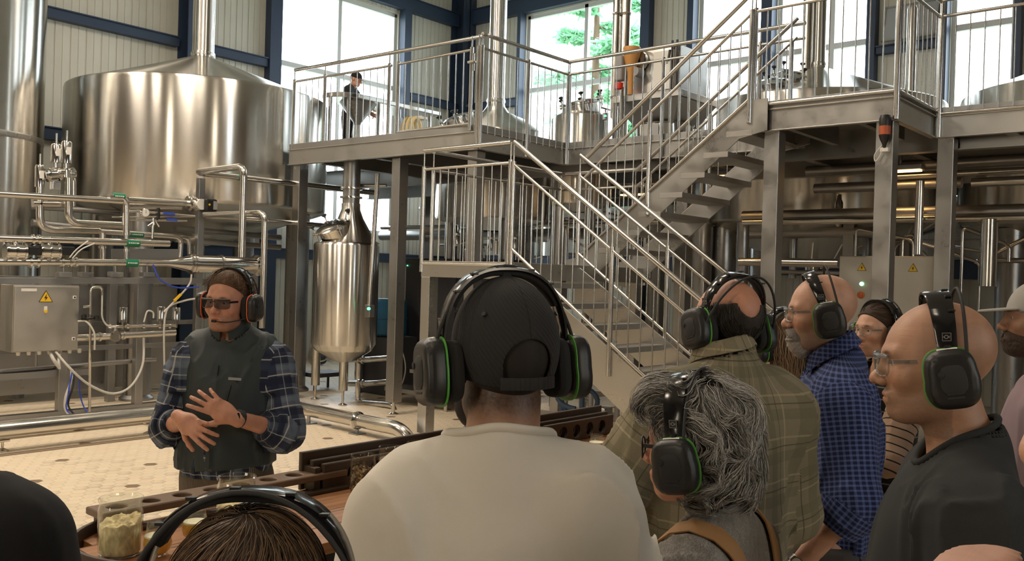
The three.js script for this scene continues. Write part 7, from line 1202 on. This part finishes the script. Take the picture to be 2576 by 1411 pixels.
{ // ---- capped man at the right edge
  const P = person({ ...stand(2612, 800, 3.0, LEFT - 22 * DEG), label: 'bearded man in a grey cap and mauve T-shirt, cut by the right edge', tone: 'tan', build: 1.02 });
  const s1 = P.sleeveEnd('l', 0.75), s2 = P.sleeveEnd('r', 0.75); P.wear('t_shirt', [...P.torso(0.018), ...P.arm('l', 0.024, 1), ...P.arm('r', 0.024, 1)], (x, y, z) => Math.max(s1(x, y, z), s2(x, y, z), 0.82 - y, P.belowNeck(0.078, 1.46)(x, y, z)), cloth({ color: lin(0.26, 0.19, 0.21) }), { seed: 91, cell: 0.009, folds: 0.01 });
  P.rib(P.torso(0.018), cloth({ color: lin(0.26, 0.19, 0.21) }), 0.078, 1.46); P.trousers(cloth({ color: lin(0.04, 0.04, 0.05) }), 0.97);
  const hf = P.hf, g = meshField((x, y, z) => Math.max(hf(x, y, z) - 0.01 - 0.004 * n3(x * 300, y * 200, z * 300, 1), Math.max(ell([0, -0.095, 0.05], [0.068, 0.06, 0.07])(x, y, z), -ell([0, -0.07, 0.1], [0.024, 0.01, 0.03])(x, y, z))), [-0.09, -0.17, -0.03], [0.09, -0.03, 0.15], 0.0035); paint(g, (x, y, z) => { const m = 0.5 + n3(x * 350, y * 200, z * 350, 1); return [0.05 * m, 0.03 * m, 0.02 * m]; }); g.applyMatrix4(P.HM); mesh('beard', uvPlanar(g), hairBase, P.g);
  P.g.updateMatrix(); const t = thing('cap', 'pale grey cap with a stiff brim at the right edge', 'cap'); P.g.matrix.clone().multiply(P.HM).decompose(t.position, t.quaternion, t.scale); const cm = cloth({ color: lin(0.34, 0.33, 0.31) }), o1 = ell([0, 0.02, -0.014], [0.088, 0.114, 0.112]), i1 = ell([0, 0.02, -0.014], [0.084, 0.11, 0.108]); mesh('crown', uvPlanar(meshField((x, y, z) => Math.max(o1(x, y, z), 0.022 - 0.06 * z - y), [-0.11, -0.02, -0.15], [0.11, 0.16, 0.13], 0.0035)), cm, t);
  const bs = new THREE.Shape(); bs.absellipse(0, 0.06, 0.082, 0.115, 0, Math.PI); const bg = new THREE.ExtrudeGeometry(bs, { depth: 0.004, bevelSize: 0.001, bevelThickness: 0.001, bevelSegments: 1, curveSegments: 20 }); bg.rotateX(Math.PI / 2 + 0.12); bg.translate(0, 0.04, 0.012); mesh('brim', uvBox(bg), cm, t);
  headset(P, 'black ear defenders over the pale grey cap', { wide: 0.092, top: 0.15 }); 
}
{ // ---- worker on the deck
  const s = stand(886, 203, 14.6, RIGHT - 12 * DEG), ey = at(886, 203, 14.6).y - DK; s.height = 1.78 * ey / 1.61;
  const P = person({ ...s, label: 'worker in a dark cap and black T-shirt at the table up on the deck', tone: 'fair', lean: 0.12, head: { pitch: 0.35, drop: 0.03 }, arms: { l: [[0.26, 1.16, 0.12], [0.16, 1.02, 0.4]], r: [[-0.26, 1.16, 0.12], [-0.16, 1.02, 0.4]] }, hands: { l: { cell: 0.006 }, r: { cell: 0.006 } }, headCell: 0.006 });
  P.g.position.y = DK;
  const s1 = P.sleeveEnd('l', 0.75), s2 = P.sleeveEnd('r', 0.75), bt = cloth({ color: lin(0.012, 0.012, 0.016) }); P.wear('t_shirt', [...P.torso(0.016), ...P.arm('l', 0.022, 1), ...P.arm('r', 0.022, 1)], (x, y, z) => Math.max(s1(x, y, z), s2(x, y, z), 0.86 - y, P.belowNeck(0.075, 1.46)(x, y, z)), bt, { seed: 95, cell: 0.014 }); P.trousers(cloth({ color: lin(0.012, 0.013, 0.018) }), 0.96);
  const t = thing('cap', 'dark cap on the worker up on the deck', 'cap'); P.g.updateMatrix(); P.g.matrix.clone().multiply(P.HM).decompose(t.position, t.quaternion, t.scale); const o1 = ell([0, 0.02, -0.014], [0.088, 0.114, 0.112]); mesh('crown', uvPlanar(meshField((x, y, z) => Math.max(o1(x, y, z), 0.015 - y), [-0.11, -0.02, -0.15], [0.11, 0.16, 0.13], 0.006)), bt, t); const bs = new THREE.Shape(); bs.absellipse(0, 0.06, 0.08, 0.11, 0, Math.PI); const bg = new THREE.ExtrudeGeometry(bs, { depth: 0.004, bevelEnabled: false, curveSegments: 16 }); bg.rotateX(Math.PI / 2 + 0.1); bg.translate(0, 0.03, 0.012); mesh('brim', uvBox(bg), bt, t);
  const ap = thing('towel', 'white cloth hanging from the belt of the worker on the deck', 'cloth'); ap.applyMatrix4(P.g.matrix); const pts = []; for (let i = 0; i <= 12; i++) pts.push(V(-0.1 + 0.02 * Math.sin(i), 0.95 - i * 0.045, 0.14 + 0.03 * Math.sin(i * 0.7))); mesh('cloth', [ribbon(pts, (i) => V(1, 0, 0.4 * Math.sin(i * 0.8)), 0.14, 0.012), ribbon(pts.map((p) => p.clone().add(V(0.13, -0.03, -0.01))), (i) => V(1, 0, -0.4 * Math.sin(i)), 0.1, 0.012)], M.white, ap);
}
{ // ---- dark jacket at the lower left corner
  const p = at(-375, 905, 1.3), P = person({ x: p.x, z: p.z, yaw: AWAY + 4 * DEG, height: 1.78 * p.y / 1.665, label: 'person in a black jacket at the lower left corner, only a shoulder in view', tone: 'fair', build: 1.08, shoulder: 0.2, noEyes: true, head: { x: 0 } });
  P.wear('jacket', [...P.torso(0.035), ...P.arm('l', 0.045), ...P.arm('r', 0.045)], (x, y, z) => Math.max(0.8 - y, P.belowNeck(0.075, 1.47)(x, y, z)), cloth({ color: lin(0.008, 0.008, 0.009) }), { seed: 99, cell: 0.009, folds: 0.012 }); P.trousers(cloth({ color: lin(0.02, 0.02, 0.03) }), 0.95);
  hairVolume(P, (x, y, z) => Math.max(ell([0, 0.03, -0.016], [0.084, 0.1, 0.108])(x, y, z), -(y - (z > 0 ? z * 0.9 : -0.09))), ...HB, [0.03, 0.02, 0.012]);
}
{ // ---- raised forearm at the lower right corner
  const p = at(3800, 900, 0.68), P = person({ x: p.x, z: p.z, yaw: AWAY - 4 * DEG, height: 1.76, label: 'person beyond the right edge, only a bare raised forearm in view at the lower corner', tone: 'fair', noEyes: true, arms: { l: [[0.3, 1.47, 0.26], [0.12, 1.64, 0.42]] } });
  const s1 = P.sleeveEnd('l', 0.6); P.wear('t_shirt', [...P.torso(0.018), ...P.arm('l', 0.024, 1), ...P.arm('r', 0.024, 1)], (x, y, z) => Math.max(s1(x, y, z), 0.8 - y, P.belowNeck(0.078, 1.46)(x, y, z)), cloth({ color: lin(0.1, 0.1, 0.12) }), { seed: 101, cell: 0.012 }); P.trousers(cloth({ color: lin(0.03, 0.03, 0.04) }), 0.95);
}

// ---------- the tasting table ----------
const TY = 1.05;
{
  const t = thing('tasting_table', 'long wooden tasting table with a rounded left end, between the guide and the group', 'table');
  const s = new THREE.Shape(); const x0 = 1.27, x1 = 3.95, zn = -1.98, zf = -2.52, zc = (zn + zf) / 2, hw = (zn - zf) / 2;
  const board = (a, b, z0, z1) => mesh('plank', slab(a, b, TY - 0.035, TY, z0, z1, 0.003), M.wood, t);
  for (let i = 0; i < 4; i++) board(x0 + [0, 0.02, 0.01, 0][i] - Math.sqrt(Math.max(0, 1 - ((i - 1.5) / 2.2) ** 2)) * 0.25, x1, zf + i * hw / 2 + 0.001, zf + (i + 1) * hw / 2 - 0.001);
  const rim = []; for (let i = 0; i <= 24; i++) { const a = Math.PI / 2 + Math.PI * i / 24; rim.push(V(x0 + Math.cos(a) * (hw + 0.005), TY + 0.004, zc - Math.sin(a) * (hw + 0.005))); }
  mesh('end_rim', ribbon(rim, () => V(0, 1, 0), 0.055, 0.016), M.darkWood, t);
  mesh('apron', [slab(x0, x1, TY - 0.14, TY - 0.036, zn - 0.03, zn - 0.005), slab(x0, x1, TY - 0.14, TY - 0.036, zf + 0.005, zf + 0.03)], M.black, t);
  for (const x of [1.5, 3.7]) for (const z of [zn - 0.08, zf + 0.08]) mesh('leg', slab(x - 0.035, x + 0.035, 0, TY - 0.036, z - 0.035, z + 0.035, 0.005), M.darkWood, t);
}
const circ = (x, y, r) => { const p = new THREE.Path(); p.absarc(x, y, r, 0, Math.PI * 2); return p; };
{
  const t = thing('flight_board', 'low wooden board with round glass holes behind the jar of grain', 'board', undefined, V(1.14, TY, -2.44));
  const g = extrude([[0, 0], [0.84, 0], [0.84, 0.1], [0, 0.1]], 0.016, 0.003, [0.06, 0.16, 0.26, 0.36, 0.46, 0.56, 0.66, 0.76].map((x) => circ(x, 0.05, 0.031))); turned(g, -Math.PI / 2, 0, 0, V(0, 0.045, 0)); mesh('board', g, std({ color: lin(0.15, 0.095, 0.06), roughness: 0.45, bumpMap: T.wood, bumpScale: 0.0008 }), t);
  for (const x of [0.03, 0.81]) mesh('foot_block', box(0.03, 0.045, 0.09, x, 0.022, -0.05, 0.003), M.darkWood, t);
  mesh('lower_board', slab(0.0, 0.84, 0.001, 0.012, -0.02, 0.02, 0.002), M.darkWood, t);
}
function rack(x, len, label) {
  const t = thing('glass_rack', label, 'rack', undefined, V(x, TY, -2.5));
  [[0, 0.125], [0.035, 0.1], [0.07, 0.09]].forEach(([dz, h], i) => { const n = Math.floor(len / 0.1), g = extrude([[i * 0.02, 0.003], [len, 0.003], [len, h], [i * 0.02, h]], 0.012, 0.003, i ? Array.from({ length: n }, (_, k) => circ(0.07 + k * 0.1, h / 2, 0.032)) : []); g.translate(0, 0, dz - 0.03); mesh('side_board', g, M.darkWood, t); });
  for (const a of [0.02, len - 0.02]) mesh('end_block', box(0.025, 0.08, 0.08, a, 0.043, 0.006, 0.003), M.darkWood, t);
}
rack(1.85, 0.68, 'dark wooden rack standing on edge behind the jar of flakes'); rack(3.05, 0.56, 'dark wooden rack standing on edge at the right end of the table');
function jarGlass(r, h, w = 0.003) { return lathe([[0, 0], [r * 0.8, 0], [r * 0.94, 0.004], [r, 0.014], [r, h - 0.03], [r * 0.95, h - 0.02], [r * 0.93, h - 0.014], [r * 1.0, h - 0.008], [r * 1.01, h - 0.003], [r * 0.97, h], [r * 0.9, h - 0.003], [r * 0.89, h - 0.014], [r * 0.91, h - 0.02], [r - w, h - 0.03], [r - w, 0.016], [r * 0.88, 0.008], [0, 0.007]], 56); }
function jar(p, r, h, label) { const t = thing('glass_jar', label, 'jar', undefined, p); mesh('glass', jarGlass(r, h), M.glass, t); return t; }
const fillTex = tex(256, 128, (u, v) => { const n = fbm(u * 24, v * 12, 24, 12, 3, 8), k = 0.45 + 0.55 * n; return [0.6 * k + 0.4, 0.57 * k + 0.35, 0.48 * k + 0.25]; }, true);
const grist = std({ color: lin(1, 1, 1), map: fillTex, roughness: 0.95, bumpMap: T.satin, bumpScale: 0.004 });
function powder(t, r, y, bumpy) { const g = meshField((x, yy, z) => Math.max(Math.hypot(x, z) - (r - 0.0045), 0.009 - yy, yy - y - bumpy * (n3(x * 60, 0, z * 60, 3) - 0.4) - 0.25 * bumpy * n3(x * 240, 1, z * 240, 3) + 8 * bumpy * (z * z + x * 0.0) - 0.1 * x), [-r, 0, -r], [r, y + 0.05, r], 0.003); const q = uvBox(g, 6); return mesh('grain', q, grist, t); }
{ const t = jar(V(1.1, TY, -2.26), 0.0545, 0.15, 'wide glass jar half full of pale crushed grain at the left end of the table'); powder(t, 0.0545, 0.085, 0.018); }
{ const t = jar(V(1.45, TY, -2.28), 0.0545, 0.148, 'wide glass jar in front of the guide, partly hidden by the near headband'); powder(t, 0.0545, 0.075, 0.015); }
{
  const t = jar(V(1.915, TY, -2.275), 0.042, 0.15, 'glass jar filled with brown hop flakes'), pos = [], nor = [], uv = [], col = [];
  for (let i = 0; i < 900; i++) { const a = rr(0, 6.28), R = 0.037 * Math.sqrt(rr(0.25, 1)), c = V(Math.cos(a) * R, rr(0.011, 0.105), Math.sin(a) * R), d = V(rr(-1, 1), rr(-1, 1), rr(-1, 1)).normalize(), e = V(rr(-1, 1), rr(-1, 1), rr(-1, 1)).cross(d).normalize(), n = d.clone().cross(e), l = rr(0.003, 0.009), w = rr(0.002, 0.006), k = rr(0.35, 1.5); for (const [p, q] of [[-1, -0.6], [1, -0.8], [0.8, 1], [-1, -0.6], [0.8, 1], [-0.7, 0.9]]) { const v = c.clone().addScaledVector(d, p * l).addScaledVector(e, q * w).addScaledVector(n, 0.0015 * p * q); const hr = Math.hypot(v.x, v.z); if (hr > 0.0385) { v.x *= 0.0385 / hr; v.z *= 0.0385 / hr; } pos.push(v.x, Math.max(0.009, v.y), v.z); nor.push(n.x, n.y, n.z); uv.push(p, q); col.push(0.3 * k, 0.19 * k, 0.095 * k); } }
  const g = new THREE.BufferGeometry(); g.setAttribute('position', new THREE.Float32BufferAttribute(pos, 3)); g.setAttribute('normal', new THREE.Float32BufferAttribute(nor, 3)); g.setAttribute('uv', new THREE.Float32BufferAttribute(uv, 2)); g.setAttribute('color', new THREE.Float32BufferAttribute(col, 3));
  mesh('hop_flakes', g, std({ vertexColors: true, roughness: 0.8, side: THREE.DoubleSide }), t).userData.kind = 'stuff';
}
[[2.055, 'middle one of three slim glass jars left of the cream T-shirt'], [2.185, 'rearmost of three slim glass jars, beside the shoulder of the cream T-shirt']].forEach(([x, l], j) => {
  const t = jar(V(x, TY, -2.3), 0.041, 0.155, l); mesh('paper_label', turned(lathe([[0.0365, 0.03], [0.0365, 0.115]], 20, undefined, 1.6, 2.2 + j * 0.5), 0, 0, 0), M.white, t);
  const pel = []; for (let i = 0; i < 60; i++) { const a = rr(0, 6.28), R = 0.03 * Math.sqrt(rnd()); pel.push(new THREE.SphereGeometry(0.005, 6, 5).translate(Math.cos(a) * R, 0.014 + rr(0, 0.045), Math.sin(a) * R)); } mesh('hop_pellets', pel, std({ color: lin(0.06, 0.07, 0.04), roughness: 0.9 }), t).userData.kind = 'stuff';
});
function beerGlass(p, label, fill = 0.05) {
  const t = thing('beer_glass', label, 'glass', undefined, p), h = 0.085;
  mesh('glass', lathe([[0, 0], [0.017, 0], [0.024, 0.003], [0.034, 0.018], [0.0365, 0.032], [0.034, 0.05], [0.028, 0.07], [0.0265, h], [0.0258, h + 0.0008], [0.025, h], [0.0264, 0.07], [0.0324, 0.05], [0.0348, 0.032], [0.0322, 0.0185], [0.0225, 0.007], [0, 0.006]], 48), M.glass, t);
  mesh('beer', lathe([[0, 0.0065], [0.0222, 0.0075], [0.0318, 0.0188], [0.0344, 0.032], [0.0325, fill - 0.002], [0.0322, fill], [0, fill]], 48), M.beer, t);
  mesh('foam', lathe([[0, fill + 0.0002], [0.0321, fill + 0.0002], [0.0316, fill + 0.004], [0, fill + 0.0035]], 40), M.beerFoam, t);
}
beerGlass(V(1.165, TY, -2.19), 'small tulip glass of pale beer beside the wide jar of grain'); beerGlass(V(1.3, TY, -2.24), 'small tulip glass of pale beer behind the near headband');
beerGlass(V(3.13, TY, -2.2), 'left one of two beer glasses at the right end of the table'); beerGlass(V(3.27, TY, -2.13), 'beer glass beside the elbow of the olive shirt at the right end of the table');

scene.traverse((o) => { if (o.isLight && o.castShadow !== undefined && o.shadow) o.castShadow = true; });
renderer.render(scene, camera);
